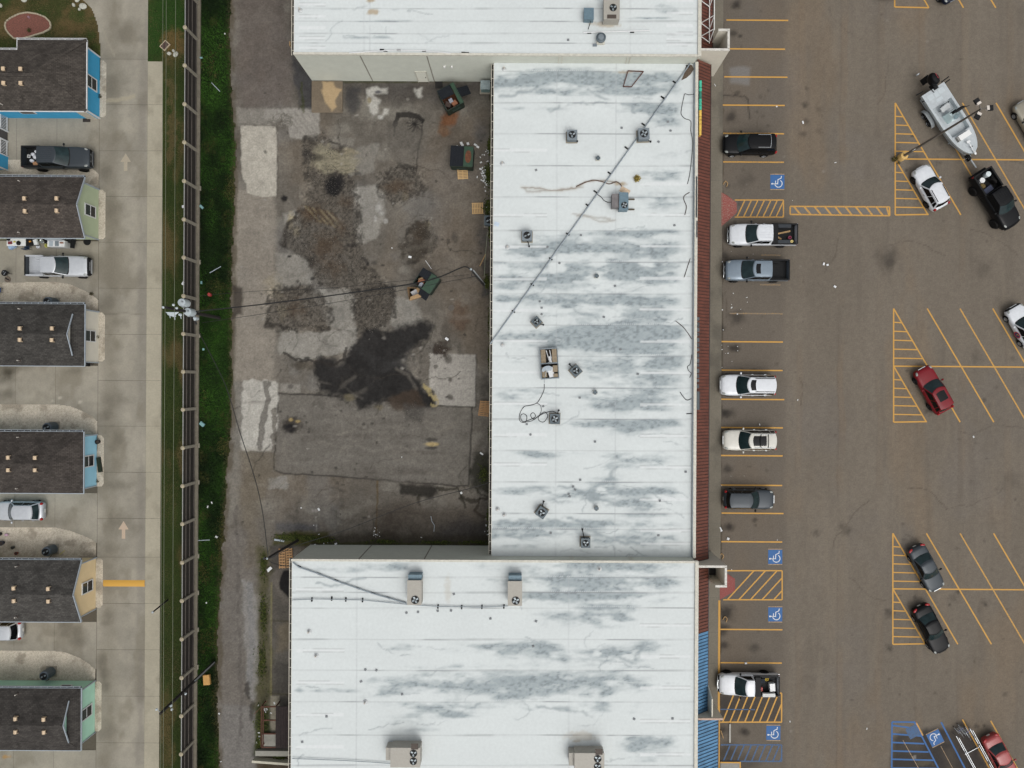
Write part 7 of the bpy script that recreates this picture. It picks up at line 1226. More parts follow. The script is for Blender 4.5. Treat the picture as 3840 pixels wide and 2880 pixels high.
def pallet(label, px, py, rz, m, lx=1.05, ly=1.15, n=7, z=0.0, tilt=0.0):
    X, Y, _ = P(px, py, z + .1); t = thing('pallet', label, 'pallet', (X, Y, z), rz); t.rotation_euler = (tilt, 0, rz); st = MB().box((0, 0, .06), (.06, ly, .1)).mesh('stringer'); bd = MB().box((0, 0, .125), (lx, ly / n * .66, .022)).mesh('deck_board')
    for x in (-lx / 2 + .03, 0, lx / 2 - .03): obj('stringer', st, m, t, (x, 0, 0))
    for i in range(n): o = obj('deck_board', bd, m, t, (0, -ly / 2 + ly * (i + .5) / n, 0)); o.rotation_euler = (0, 0, rnd.uniform(-.015, .015))
pallet('pale new pallet leaning below the rusty covered dumpster', 1735, 651, math.radians(3), WPL[0], .98, 1.0, 7, .02, .25); pallet('orange brown pallet lying north of the yard air conditioner', 1791, 781, math.radians(92), WPL[0], 1.05, 1.1, 7)
pallet('lower pallet of the leaning pair at the west wall', 1815, 1538, math.radians(-8), WPL[1], 1.0, 1.2, 7); pallet('upper pallet of the leaning pair at the west wall', 1819, 1524, math.radians(-2), WPL[1], 1.0, 1.1, 7, .16, .08)
pallet('western of two pallets beside the south corner pole', 1058, 2094, math.radians(1), WPL[1], .62, 1.95, 7); pallet('eastern of two pallets beside the south corner pole', 1085, 2092, math.radians(3), WPL[1], .62, 1.95, 8)
X, Y, _ = P(1558, 1098, .5); t = thing('carton', 'large torn brown carton leaning on the middle yard dumpster', 'box', (X, Y, 0), .25)
mb = MB(); mb.add([(-.62, -.55, 0), (.55, -.5, 0), (.6, .3, 0), (-.5, .6, 0), (-.72, -.62, .75), (.5, -.55, .8), (.62, .35, .7), (-.55, .68, .85)], [(0, 3, 2, 1), (0, 1, 5, 4), (1, 2, 6, 5), (2, 3, 7, 6), (3, 0, 4, 7)]); mb.build('carton_wall', CB, t)
for p_ in ([(-.72, -.62, .75), (.5, -.55, .8), (.25, -.2, .86), (-.5, -.3, .84)], [(.5, -.55, .8), (.62, .35, .7), (.2, .3, .84), (.25, -.1, .84)], [(.62, .35, .7), (-.55, .68, .85), (-.2, .45, .95), (.3, .3, .85)], [(-.72, -.62, .75), (-.55, .68, .85), (-.62, .5, .98), (-.7, -.4, .92)]):
    mb = MB(); mb.add(list(p_) + [(x, y, z - .012) for x, y, z in p_], [(0, 1, 2, 3), (7, 6, 5, 4), (0, 4, 5, 1), (1, 5, 6, 2), (2, 6, 7, 3), (3, 7, 4, 0)]); mb.build('flap', CB, t)
MB().box((-.1, .05, .3), (.6, .5, .05), .3).build('paper_sheet', mat('paper', C(206, 208, 210), .7), t)
t = thing('utility_cabinet', 'grey green utility cabinet at the north yard corner', 'cabinet', (*P(1820, 335)[:2], 0)); MB().box((0, 0, .1), (1.05, 1.0, .16)).build('base_slab', FP, t); MB().box((.05, .02, .55), (.86, .8, .8)).build('case', mat('cabinet_green', C(112, 136, 134), .5), t); MB().box((.05, .02, .98), (.92, .86, .06)).build('lid', mat('cabinet_lid', C(148, 162, 164), .6), t)
tag(MB().cyl((0, 0, 0), .5, .02, 4).build('dark_mat', mat('mat_black', C(36, 34, 33), .95), None, loc=P(1646, 318, .01), rz=.785), 'black square grate at the foot of the north wall', 'grate')
struct(MB().box((0, 0, .09), (2.95, 3.0, .18)).build('concrete_pad', mat('pad_concrete', C(138, 126, 106), .9, var=.3, scale=.9, world=True), None, loc=(*P(1228, 365)[:2], 0)))
def paint_pad(x, y, X, Y):
    p = Paint(x, y, C(116, 105, 90)); p.mul(.8 + .4 * fbm(x, y, 40, 40, 4, 501)); p.poly([(1212, 306), (1250, 306), (1262, 330), (1280, 335), (1258, 375), (1262, 400), (1245, 418), (1228, 390), (1208, 350)], C(178, 155, 120), .9, soft=5, rag=9, rs=20); p.mul(.92 + .16 * fbm(x, y, 8, 8, 3, 502)); return p.c
_x, _y, _ = P(1228, 365); sheet('pad_surface', _x - 1.475, _x + 1.475, _y - 1.5, _y + 1.5, .184, .1, MATS['walk_concrete'], paint_pad, bpy.data.objects['concrete_pad']).location = (-_x, -_y, 0)
tag(MB().box((0, 0, .07), (.08, 1.3, .08)).build('lumber_stick', WD, None, loc=P(1810, 976), rz=-.45), 'orange lumber stick near the west wall of the central shops', 'lumber'); tag(MB().box((0, 0, .04), (.05, 1.0, .05)).build('white_stick', WTR, None, loc=P(1607, 993), rz=.62), 'thin white stick north of the middle yard dumpster', 'stick'); tag(MB().tube([(0, 0, .05), (.1, -.5, .05), (.35, -.9, .05), (.3, -1.5, .05)], .03, 5).build('bent_strip', GTR, None, loc=P(1616, 1935)), 'bent grey metal strip lying in the south yard', 'metal strip'); tag(MB().box((0, 0, .05), (.95, .16, .08)).build('grey_board', GTR, None, loc=P(1048, 2026), rz=-.15), 'pale grey board in the weeds by the south pole', 'board')
tag(MB().cyl((0, 0, .0), .3, .04, 20).build('manhole_cover', mat('iron_cover', C(92, 86, 78), .8), None, loc=P(1692, 1154, .0)), 'round iron cover in the brown yard east of the dumpster', 'cover')
t = thing('valve_box', 'rusty brown box with pale frame in the grass strip', 'box', (*P(620, 172)[:2], 0), math.radians(48)); MB().box((0, 0, .06), (.86, .66, .1)).build('frame', mat('frame_tan', C(176, 160, 136), .8), t); MB().box((0, 0, .085), (.68, .48, .08)).build('lid', mat('lid_brown', C(70, 48, 44), .8), t)
for k, (px, py, r) in enumerate(((636, 202, .22), (660, 205, .3), (652, 192, .16))): tag(MB().ball((0, 0, .08), (r, r * .8, .14), 8, 5).build('limestone_rock', mat('white_rock', C(188, 188, 176), .9), None, loc=P(px, py), rz=k), ['pale rock just below the valve box', 'largest pale rock by the valve box', 'smallest pale rock by the valve box'][k], 'rock')
tag(MB().lathe([(0, 0), (.16, 0), (.16, .38), (0, .4)], n=14).build('red_canister', [mat('canister_red', C(176, 60, 58), .5)], None, True, loc=P(790, 1106)), 'red canister with white top in the rough grass', 'canister'); tag(MB().box((0, 0, .15), (.62, .95, .3)).build('brown_crate', mat('crate_tan', C(196, 150, 84), .7), None, loc=P(779, 2546), rz=.08), 'tan brown box in the grass by the leaning pole', 'box')
# ------------------------------------------------------------------ air conditioners
ACG = mat('ac_grey', C(128, 138, 144), .5, .2, var=.08); ACD = mat('ac_dark', C(88, 100, 106), .5, .2, var=.1); ACB = mat('ac_beige', C(168, 164, 154), .55, var=.06); FAN = mat('fan_blade', C(150, 160, 164), .4, .3); FANSHD = mat('fan_shadow', C(12, 13, 14), .8); ACBL = mat('ac_blue', C(106, 130, 142), .5, .2)
fan_me = {}
def fan(par, x, y, z, r, n=3, name='fan'):
    f = MB().cyl((0, 0, -.02), r, .03, 24).build('fan_shadow_disc', FANSHD, par, loc=(x, y, z)); MB().lathe([(r * 1.0, 0), (r * 1.06, 0), (r * 1.06, .04), (r, .04), (r, 0)], n=24).build('fan_ring', BLK, f)  # flat near-black disc: the shade inside the fan opening is put into its colour
    if n not in fan_me:
        m_ = MB(); m_.add([(.15, -.3, 0), (.85, -.34, .02), (.92, .3, .08), (.2, .16, .03)], [(0, 1, 2, 3)]); fan_me[n] = m_.mesh('fan_blade')
    for i in range(n): o = obj('fan_blade', fan_me[n], FAN, f, (0, 0, .015)); o.scale = (r, r * .8, r); o.rotation_euler = (0, 0, i * 2 * PI / n + .5)
    MB().cyl((0, 0, .01), r * .2, .05, 10).build('fan_hub', BLK, f)
def condenser(label, px, py, z, s, h, rz, m=ACG, blades=3, pad=True, whip=None, tag_grp='air conditioners on the central roof', nm='condenser'):
    s *= 1.08; X, Y, _ = P(px, py, z + h); t = thing(nm, label, 'air conditioner', (X, Y, z), rz, tag_grp); MB().box((0, 0, h / 2 + .06), (s, s, h - .06)).build('body', m, t)
    for i in range(3): MB().box((0, 0, .2 + i * h * .27), (s + .025, s + .025, .03)).build('louvre', ACD, t)
    MB().box((0, 0, h + .02), (s + .06, s + .06, .05)).build('top_panel', m, t); fan(t, 0, 0, h + .055, s * .36, blades)
    if pad: MB().box((0, 0, .03), (s + .2, s + .2, .06)).build('base_pad', FP, t)
    if whip: MB().tube([(0, -s * .4, .3), (whip[0] * .5, whip[1] * .5 - .1, .25), (whip[0], whip[1], .06)], .035, 6).build('conduit_whip', BLK, t, True); MB().box((whip[0], whip[1], .08), (.14, .14, .16)).build('junction_box', BLK, t)
    return t
q2 = lambda a, b: (a / 2.304 + 1920, b / 2.304)
condenser('grey condenser on the north part of the central roof, west of the pipe', *q2(520, 1165), Z4, .78, .75, 0, whip=(.5, -.35)); condenser('grey condenser beside the diagonal pipe on the central roof', *q2(1140, 1155), Z4, .86, .8, .05, whip=(.7, -.5), blades=4)
def q3(a, b, dy): return (a / 2.304 + 1920, b / 2.304 + dy)
condenser('square condenser with open dark fan near the west gutter', *q3(130, 375, 720), Z4, .78, .78, 0, blades=2, whip=(.2, -.85)); condenser('small diamond set condenser below the pipe end', *q3(212, 1120, 720), Z4, .62, .7, .75, ACD, whip=(.3, -.6)); condenser('diamond set condenser beside the broken cooler', *q3(553, 1545, 720), Z4, .72, .75, .72, ACD, whip=(.0, .8)); condenser('condenser with cable loops around it', *q3(371, 302, 1440), Z4, .78, .75, -.03, ACD, blades=4, whip=(.35, .75)); condenser('tilted condenser on the lower west roof', *q3(257, 1112, 1440), Z4, .76, .75, -.6, ACD, whip=(-.35, .85)); condenser('southernmost condenser of the central roof with black hose', *q3(637, 1375, 1440), Z4, .72, .75, 0, ACD, whip=(-.25, 1.1))
# residential condensers (tall, on pads)
for k, (px, py, lb) in enumerate(((178, 1131, 'tall grey condenser on gravel above the cream house'), (176, 1603, 'tall grey condenser on gravel above the pale blue house'), (173, 2069, 'tall grey condenser on gravel above the tan house'), (165, 2535, 'tall grey condenser on gravel above the mint house'))):
    zz_ = 1.15; X, Y, _ = P(px, py, zz_); t = thing('yard_condenser', lb, 'air conditioner', (X, Y, .04), 0, 'condensers on the gravel beds'); 
    MB().box((0, 0, .04), (1.0, 1.0, .08)).build('base_pad', FP, t); mb = MB(); mb.lathe([(.46, .08), (.47, zz_ - .1), (.44, zz_), (.3, zz_ + .02)], n=8); o = mb.build('body', mat('condenser_slate', C(92, 104, 114), .5, .2), t); o.rotation_euler = (0, 0, PI / 8)
    for i in range(8): a = i * PI / 4; MB().box((.44 * math.cos(a), .44 * math.sin(a), .55), (.03, .26, .9), a).build('grille', ACD, t)
    fan(t, 0, 0, zz_ + .035, .3, 2); MB().tube([(0, -.44, .3), (-.1, -.7, .35), (-.3, -.8, .4)], .03, 5).build('refrigerant_line', BLK, t)
condenser('dark condenser on the ground by the west wall pallet', 1834, 826, 0, .8, .8, 0, ACD, 2, True, None, None, 'ground_condenser')
# packaged rooftop units
def rtu(label, px, py, z, L, W, H, rz, m, fans, hood=None, vent=None, top=None, nm='rooftop_unit'):
    X, Y, _ = P(px, py, z + H); t = thing(nm, label, 'air conditioner', (X, Y, z), rz); MB().box((0, 0, .09), (L * .94, W * .94, .18)).build('curb', TRIM, t); MB().box((0, 0, H / 2 + .1), (L, W, H - .16)).build('body', m, t); MB().box((0, 0, H + .03), (L + .05, W + .05, .05)).build('top_panel', top or m, t)
    for x, y, r, n in fans: fan(t, x, y, H + .065, r, n)
    for x in (-L * .25, L * .2): 
        for sg in (-1, 1): MB().box((x, sg * (W / 2 + .006), H * .55), (L * .3, .02, H * .5)).build('access_panel', m, t)
    if hood: hx, hy, lx, ly, hz, hm = hood; MB().box((hx, hy, hz / 2 + .1), (lx, ly, hz)).build('intake_hood', hm, t)
    if vent: vx, vy, lx, ly = vent; MB().box((vx, vy, H + .06), (lx, ly, .03)).build('vent_grille', mat('vent_brown', C(76, 66, 58), .7), t)
    return t
X_ = rtu('tall grey rooftop unit with one fan at the top edge', 2294, 30, Z5, 1.35, 2.0, 1.1, 0, ACB, [(.12, .0, .3, 3)], None, (.0, -.78, .8, .34))
rtu('western single fan rooftop unit on the south roof', 1554, 2222, Z5, 1.2, 2.1, 1.2, 0, ACB, [(.08, -.62, .33, 4)], (0, 1.25, 1.15, .5, .9, ACBL)); rtu('eastern single fan rooftop unit on the south roof', 1931, 2225, Z5, 1.2, 2.1, 1.2, 0, ACB, [(.08, -.62, .33, 4)], (0, 1.25, 1.15, .5, .9, ACBL))
rtu('western twin fan rooftop unit at the bottom edge', 1520, 2840, Z5, 2.55, 1.65, 1.35, 0, ACB, [(.72, .38, .3, 3), (.72, -.3, .3, 3)], (-1.5, .15, .5, 1.1, 1.0, ACB), (.82, .98, .62, .5)); rtu('eastern twin fan rooftop unit at the bottom edge', 2210, 2860, Z5, 2.55, 1.65, 1.35, 0, ACB, [(.72, .38, .3, 3), (.72, -.3, .3, 3)], (-1.5, .15, .5, 1.1, 1.0, ACB), (.82, .98, .62, .5))
t = rtu('blue grey rooftop unit with rusty side hood on the central roof', 2339, 755, Z4, .78, 1.55, 1.0, 0, ACBL, [(.05, -.35, .27, 4)], (-.72, .1, .62, 1.2, .8, mat('hood_rust', C(120, 116, 116), .7, var=.2, scale=3)))
for y in (.42, -.5): MB().box((.6, y, .08), (1.0, .12, .14)).build('timber_sleeper', mat('old_timber', C(92, 84, 70), .9), t)
t = thing('equipment_box', 'blue grey equipment box on the north roof', 'box', P(2208, 52, Z5 + .6)); t.location[2] = Z5; MB().box((0, 0, .3), (.84, .98, .6)).build('case', ACBL, t); MB().box((0, 0, .63), (.88, 1.02, .06)).build('lid', ACBL, t); MB().tube([(.2, -.5, .3), (.1, -.8, .2), (.0, -1.1, .06)], .03, 5).build('conduit', BLK, t)
t = thing('roof_exhaust', 'round dark exhaust fan on the north roof', 'vent', P(2254, 140, Z5 + .5)); t.location[2] = Z5; MB().box((0, -.1, .12), (.7, .7, .24)).build('curb', TRIM, t); MB().lathe([(.2, .2), (.42, .3), (.44, .5), (.3, .56), (.28, .5)], n=20).build('shroud', ACD, t, True); MB().lathe([(0, .62), (.26, .6), (.28, .5)], n=20).build('cap', ACG, t, True); MB().box((-.5, -.5, .1), (.35, .18, .18)).build('junction_box', ACG, t)
# broken evaporative cooler with a fallen dish
X, Y, _ = P(2060, 1363, Z4 + .5); t = thing('broken_cooler', 'broken two bay tan cooler frame with torn pads', 'cooler', (X, Y, Z4), math.radians(4)); TAN_ = mat('pad_tan', C(146, 132, 110), .9, var=.2, scale=5)
for y in (-1.35, .02, 1.35): MB().box((0, y, .3), (1.5, .1, .6)).build('end_frame', ACG, t)
for sg in (-1, 1): MB().box((sg * .78, 0, .3), (.06, 2.8, .55)).build('side_frame', ACG, t)
for x, y, ly, rz in ((-.5, .68, 1.2, 0), (.5, .68, 1.2, 0), (-.5, -.75, .95, .05), (.5, -.5, .6, -.05), (.5, -1.1, .3, .04)): MB().box((x, y, .52), (.42, ly, .12), rz).build('filter_pad', TAN_, t)
MB().box((0, 0, .08), (1.45, 2.6, .1)).build('pan', mat('pan_dark', C(46, 42, 38), .9, var=.3), t)
for p_ in ([(-.22, 1.2, .55), (.05, .1, .5), (-.1, .1, .5)], [(.1, 1.2, .55), (.2, .5, .55), (.12, .1, .5)]): MB().tube(p_, .035, 5).build('torn_strip', WTR, t)
MB().box((.12, .35, .48), (.16, .6, .03), .2).build('torn_panel', WTR, t); MB().box((.1, -.8, .5), (.5, .9, .03), .2).build('torn_panel', WTR, t)
o = thing('satellite_dish', 'grey satellite dish lying on the broken cooler', 'dish', P(2050, 1381, Z4 + .9)); o.location[2] = Z4 + .72; MB().lathe([(0, 0), (.25, .03), (.46, .1), (.47, .11), (.25, .05), (0, .03)], n=22).build('reflector', GTR, o, True).rotation_euler = (.9, .1, .2); MB().tube([(0, 0, 0), (-.12, -.7, -.1), (-.18, -1.3, -.5)], .025, 5).build('feed_arm', GAL, o)
# small vents and caps
def ventcap(label, px, py, z, kind):
    X, Y, _ = P(px, py, z); t = thing('roof_vent', label, 'vent', (X, Y, z), 0, 'small roof vents')
    if kind == 'sq': MB().box((0, 0, .15), (.34, .34, .3)).build('curb', TRIM, t); c = MB(); c.prism([(-.2, -.1), (-.1, -.1), (-.1, -.2), (.1, -.2), (.1, -.1), (.2, -.1), (.2, .1), (.1, .1), (.1, .2), (-.1, .2), (-.1, .1), (-.2, .1)], .3, .4); c.build('cap', ACD, t)
    else: MB().lathe([(.24, 0), (.12, .05), (.07, .1)], n=16).build('boot', mat('boot_white', C(190, 194, 194), .6), t, True); MB().cyl((0, 0, .05), .06, .4, 10).build('pipe', PIPE if kind == 'w' else BLK, t)
for k, (px, py, lb) in enumerate((( *q2(740, 1375), 'square vent cap on the upper central roof'), (*q3(728, 730, 720), 'square vent cap in the grimy middle roof'), (*q3(716, 72, 1440), 'square vent cap east of the cable loops'), (*q3(726, 1070, 1440), 'square vent cap on the lower central roof'))): ventcap(lb, px, py, Z4, 'sq')
for px, py, z, lb in ((2143 / 2.304 + 960, 597 / 2.304, Z4, 'round pipe boot at the north west roof corner'), (2128 / 2.304 + 960, 1413 / 2.304, Z4, 'round pipe boot by the gutter above the brown stain'), (2172 / 2.304 + 960, 477 / 2.304 + 720, Z4, 'round pipe boot near the west condenser'), (2130 / 2.304 + 960, 1320 / 2.304 + 720, Z4, 'round pipe boot at the pipe foot'), (2087 / 2.304 + 960, 1080 / 2.304 + 1440, Z4, 'pipe boot tied to the gutter by wires'), (2145 / 2.304 + 960, 1128 / 2.304 + 1440, Z4, 'lower pipe boot near the gutter wires'), (460 / 2.304 + 960, 477 / 2.304 + 2160, Z5, 'tilted pipe boot at the west of the south roof'), (522 / 2.304 + 960, 685 / 2.304 + 2160, Z5, 'second tilted pipe boot of the south roof'), (945 / 2.304 + 960, 1085 / 2.304 + 2160, Z5, 'pipe boot above the bottom twin fan unit'), (754 / 2.304 + 1920, 1597 / 2.304 + 1440, Z5, 'rust ringed pipe boot at the south roof north edge'), (383 / 2.304 + 960, 90 / 2.304, Z5, 'pipe boot at the west of the north roof')): ventcap(lb, px, py, z, 'w')
# loose pavers and blocks left on the roofs
pv = MB().box((0, 0, .03), (.2, .2, .06)).mesh('roof_paver'); PVM = mat('paver', C(128, 132, 134), .9)
mbp = MB()
for a, b, dy, z in [(595, 373, 720, Z4), (307, 474, 720, Z4), (410, 614, 720, Z4), (890, 812, 720, Z4), (240, 945, 720, Z4), (256, 1000, 720, Z4), (256, 1056, 720, Z4), (1403, 288, 720, Z4), (937, 1360, 720, Z4), (1086, 1572, 720, Z4), (585, 118, 1440, Z4), (270, 192, 1440, Z4), (160, 437, 1440, Z4), (717, 498, 1440, Z4), (590, 828, 1440, Z4), (528, 886, 1440, Z4), (545, 913, 1440, Z4), (489, 950, 1440, Z4), (498, 970, 1440, Z4), (1277, 1008, 1440, Z4), (335, 1287, 1440, Z4), (1265, 1307, 1440, Z4), (128, 347, 1440, Z4), (1347, 1052, 0, Z4), (1370, 1130, 0, Z4), (1266, 1226, 0, Z4), (208, 1470, 0, Z4), (947, 1105, 0, Z4), (1055, 1234, 2160, Z5), (1387, 1230, 2160, Z5), (183, 606, 2160, Z5), (208, 390, 2160, Z5), (485, 345, 0, Z5), (793, 1080, 720, Z4), (1500, 758, 1440, Z4)]:
    X, Y, _ = P(a / 2.304 + 1920, b / 2.304 + dy, z); mbp.box((X, Y, z + .035), (.2, .18, .06), rnd.uniform(-.5, .5))
for a, b, z in [(745, 1590 - 720, Z4)]: pass
for a, b in [(1040, 813), (945, 808), (908, 910), (1263, 1020), (610, 1212), (400, 1432), (1685, 298), (1570, 300), (1400, 310), (1300, 317), (2025, 367), (1710, 155)]:
    X, Y, _ = P(a / 2.304 + 960, b / 2.304 + 2160, Z5); mbp.box((X, Y, Z5 + .035), (.2, .18, .06), rnd.uniform(-.5, .5))
tag(mbp.build('roof_pavers', PVM), 'small grey pavers dotted over the white roofs', 'pavers', kind='stuff')
# gas pipes on rubber blocks
def roofpipe(label, pts, z, r, m, blocks, nm='roof_pipe', both=True):
    q_ = [P(a, b, z + .12) for a, b in pts]; t = thing(nm, label, 'pipe', (q_[0][0], q_[0][1], z)); L = lambda p: (p[0] - q_[0][0], p[1] - q_[0][1], .14)
    MB().tube([L(p) for p in q_], r, 8).build('pipe_run', m, t, True)
    for a, b, rz in blocks: X, Y, _ = P(a, b, z + .1); MB().box((X - q_[0][0], Y - q_[0][1], .05), (.36, .12, .1), rz).build('support_block', BLK, t)
GPI = mat('pipe_grey', C(150, 160, 166), .5, .3); k_ = math.radians(-34)
roofpipe('long grey gas pipe running diagonally over the central roof', [(2602, 210), (2580, 250), (1838, 1290)], Z4, .06, GPI, [(a / 2.304 + 1920, b / 2.304 + dy, k_) for a, b, dy in ((1520, 572, 0), (1405, 708, 0), (1302, 840, 0), (1136, 1073, 0), (988, 1276, 0), (842, 1494, 0), (720, 1655, 0), (652, 112, 720), (482, 363, 720), (335, 577, 720), (175, 800, 720), (12, 1032, 720))])
roofpipe('grey pipe curving down the west of the south roof to the unit', [(1098, 2108), (1120, 2126), (1196, 2152), (1260, 2178), (1342, 2206), (1400, 2226), (1456, 2242), (1524, 2262)], Z5, .06, GPI, [(a / 2.304 + 960, b / 2.304 + dy, -.4) for a, b, dy in ((370, 1577, 1440), (543, 1643, 1440), (692, 40, 2160), (880, 108, 2160), (1008, 150, 2160), (1142, 190, 2160))])
roofpipe('thin grey pipe crossing the south roof between the units', [(1096, 2250), (1180, 2246), (1360, 2250), (1524, 2266), (1640, 2274), (1810, 2276), (1906, 2272)], Z5, .035, GPI, [(a / 2.304 + 960, b / 2.304 + 2160, 1.5) for a, b in ((482, 205), (653, 197), (775, 205), (920, 210), (1572, 265), (1777, 270), (1952, 268), (2142, 265))])
roofpipe('thin line along the bottom of the south roof', [(1096, 2844), (1300, 2852), (1400, 2858), (1475, 2864)], Z5, .03, GPI, []); roofpipe('short white pipe by the round exhaust of the north roof', [(2187, 122), (2436, 115)], Z5, .05, WTR, [(2210, 122, 0), (2371, 119, 0)])
roofpipe('low white pipe near the south edge of the north roof', [(1310, 199), (1480, 188), (1590, 190), (1690, 200)], Z5, .04, WTR, [(1364, 196, 0), (1432, 186, 0), (1445, 190, 0), (1495, 187, 0), (1590, 190, 0), (1738, 197, 0), (1751, 198, 0)])
def cable(label, pts, z, r, m, nm='cable', cat='cable'):
    q_ = [P(a, b, z if not isinstance(z, (list, tuple)) else z[i]) for i, (a, b) in enumerate(pts)]; q_ = [(x, y, zz + .03) for x, y, zz in q_]
    out = []
    for i in range(len(q_) - 1):                        # Catmull-Rom
        p0, p1, p2, p3 = [Vector(q_[max(0, min(len(q_) - 1, j))]) for j in (i - 1, i, i + 1, i + 2)]
        for k in range(4): u = k / 4; out.append(.5 * ((2 * p1) + (-p0 + p2) * u + (2 * p0 - 5 * p1 + 4 * p2 - p3) * u * u + (-p0 + 3 * p1 - 3 * p2 + p3) * u ** 3))
    out.append(Vector(q_[-1])); o = out[0].copy(); return tag(MB().tube([p - o for p in out], r, 5).build(nm, m, None, True, loc=o), label, cat)
CBK = mat('cable_black', C(38, 38, 40), .7); lp = [(2041, 1440), (2040, 1462), (2028, 1490), (2012, 1512), (1985, 1521), (1966, 1525), (1952, 1545), (1947, 1570), (1956, 1583), (1972, 1582), (1975, 1560), (1962, 1552), (1952, 1562), (1960, 1580), (1985, 1575), (2008, 1562), (2000, 1548), (1990, 1556), (2000, 1572), (2022, 1558), (2042, 1545), (2054, 1560), (2040, 1582), (2022, 1578), (2020, 1562), (2045, 1548), (2072, 1542), (2085, 1548)]
cable('black cable lying in loops on the central roof', lp, Z4, .03, CBK); cable('second cable arc beside the looped cable', [(2012, 1512), (2026, 1520), (2030, 1540), (2018, 1562), (1995, 1578), (1975, 1582)], Z4, .025, CBK)
cable('black wire along the east parapet, upper run', [(2567, 352), (2565, 360), (2555, 410), (2555, 430), (2568, 445), (2590, 455), (2590, 490), (2597, 540), (2588, 640), (2578, 690)], Z4, .03, CBK); cable('black wire over the parapet by the green letters', [(2612, 352), (2585, 356), (2568, 351)], Z4 + .2, .025, CBK)
cable('thick dead vine near the parapet middle', [(2585, 722), (2566, 735), (2565, 752), (2574, 775), (2568, 806)], Z4, .04, mat('dead_vine', C(84, 76, 72), .9)); cable('dark broken branch on the roof by the parapet', [(2588, 970), (2578, 1000), (2572, 1020), (2565, 1040)], Z4, .035, mat('dead_vine', C(84, 76, 72), .9)); cable('dark branch on the roof north of the dark letters', [(2534, 1204), (2560, 1225), (2580, 1250), (2594, 1272)], Z4, .035, mat('dead_vine', C(84, 76, 72), .9)); cable('dark cable beside the dark letter sign', [(2594, 1330), (2588, 1365), (2578, 1375), (2582, 1390), (2592, 1400), (2586, 1416)], Z4, .03, CBK); cable('short dark cable by the slim sign box', [(2550, 1470), (2560, 1485), (2575, 1500), (2592, 1495)], Z4, .035, CBK); cable('dark stub with bracket on the roof east edge', [(2574, 1552), (2585, 1551), (2594, 1550)], Z4, .04, CBK)
cable('black conduit from the pipe to the blue grey unit', [(2236, 726), (2255, 740), (2265, 752), (2282, 760), (2292, 758)], Z4 + .1, .03, CBK)
# rusty sign frame, debris heap, board by the unit
t = thing('rusty_frame', 'rusty trapezoid steel frame lying on the central roof', 'frame', (*P(2375, 295, Z4 + .1)[:2], Z4)); tp = [(q2(1003, 612)), (q2(1136, 618)), (q2(1032, 750)), (q2(962, 748))]; tp = [P(*p, Z4 + .1) for p in tp]; tp = [(a - t.location[0], b - t.location[1], .1) for a, b, _ in tp]
for i in range(4): MB().beam(tp[i], tp[(i + 1) % 4], .07, .08).build('frame_bar', mat('rust_bar', C(92, 56, 46), .9, var=.3), t)
t = thing('leaf_heap', 'heap of dead leaves at the pipe top on the roof', 'debris', (*P(2580, 270, Z4)[:2], Z4)); mb = MB(); pts = [(-.75, -.95), (-.2, -.7), (.3, -.25), (.65, .3), (.45, .75), (.05, .9), (-.3, .5), (-.4, -.1)]; mb.prism([(x * .8, y * .8) for x, y in pts], 0, .05); mb.build('heap_base', mat('leaf_litter', C(98, 84, 70), .95, var=.5, scale=14, bump=.8), t)
tag(MB().box((0, 0, .05), (.9, .5, .06)).build('scrap_board', mat('scrap_tan', C(206, 184, 158), .9, var=.2), None, loc=P(2343, 716, Z4), rz=-.5), 'pale scrap board north of the blue grey unit', 'board'); shrub('yellow dry weed clump beside the blue grey roof unit', 2362, 717, .36, .3, 110, (C(120, 104, 50), C(190, 170, 90)), 21).location[2] = Z4
cable('brown streak of dead vine ending at the blue grey unit', [(2160, 700), (2190, 686), (2225, 676), (2260, 682), (2285, 690), (2310, 682), (2325, 690), (2335, 706)], Z4, .05, mat('vine_brown', C(110, 92, 80), .95, var=.4, scale=9))
tag(MB().box((0, 0, .04), (.44, .36, .06)).build('blue_board', mat('pale_panel', C(196, 212, 226), .4), None, loc=P(1863, 841, Z4), rz=-.35), 'pale blue panel at the roof edge by the gutter', 'panel')
# ------------------------------------------------------------------ utility poles and wires
PW = mat('pole_wood', C(34, 29, 26), .9, var=.3, scale=4, stretch=(1, 1, .2)); INS = mat('insulator', C(188, 198, 202), .35, var=.08); WIRE = mat('wire', C(20, 20, 20), .6); WIREG = mat('wire_weathered', C(112, 118, 96), .6)
def upole(label, bx, by, tx, ty_, h, r=.17, nm='utility_pole'):
    X, Y, _ = P(bx, by); TX, TY, _ = P(tx, ty_, h); t = thing(nm, label, 'pole', (X, Y, 0)); MB().tube([(0, 0, 0), ((TX - X) * .5, (TY - Y) * .5, h * .5), (TX - X, TY - Y, h)], r, 12, r2=r * .68).build('pole', PW, t, True); return t, TX - X, TY - Y
t, dx, dy = upole('transformer pole beside the timber fence with two grey tanks', 822, 1192, 622, 1153, 11.0)
def tank(px, py, z, nm='transformer', r=.34, h=1.0):
    X, Y, _ = P(px, py, z); o = MB().lathe([(0, 0), (r, .02), (r, h - .1), (r * .94, h - .02), (0, h)], n=20).build(nm, INS, t, True, loc=(X - t.location[0], Y - t.location[1], z - h)); MB().lathe([(0, 0), (.06, 0), (.09, .06), (.05, .1), (.08, .16), (0, .22)], n=10).build('bushing', mat('bushing', C(150, 156, 160), .4), o, True, loc=(.1, .05, h)); MB().box((0, -r, h * .6), (.2, .12, .3)).build('hanger', GAL, o)
tank(680, 1134, 8.3); tank(702, 1169, 7.6); tank(730, 1193, 6.8, 'terminal_box', .16, .5)
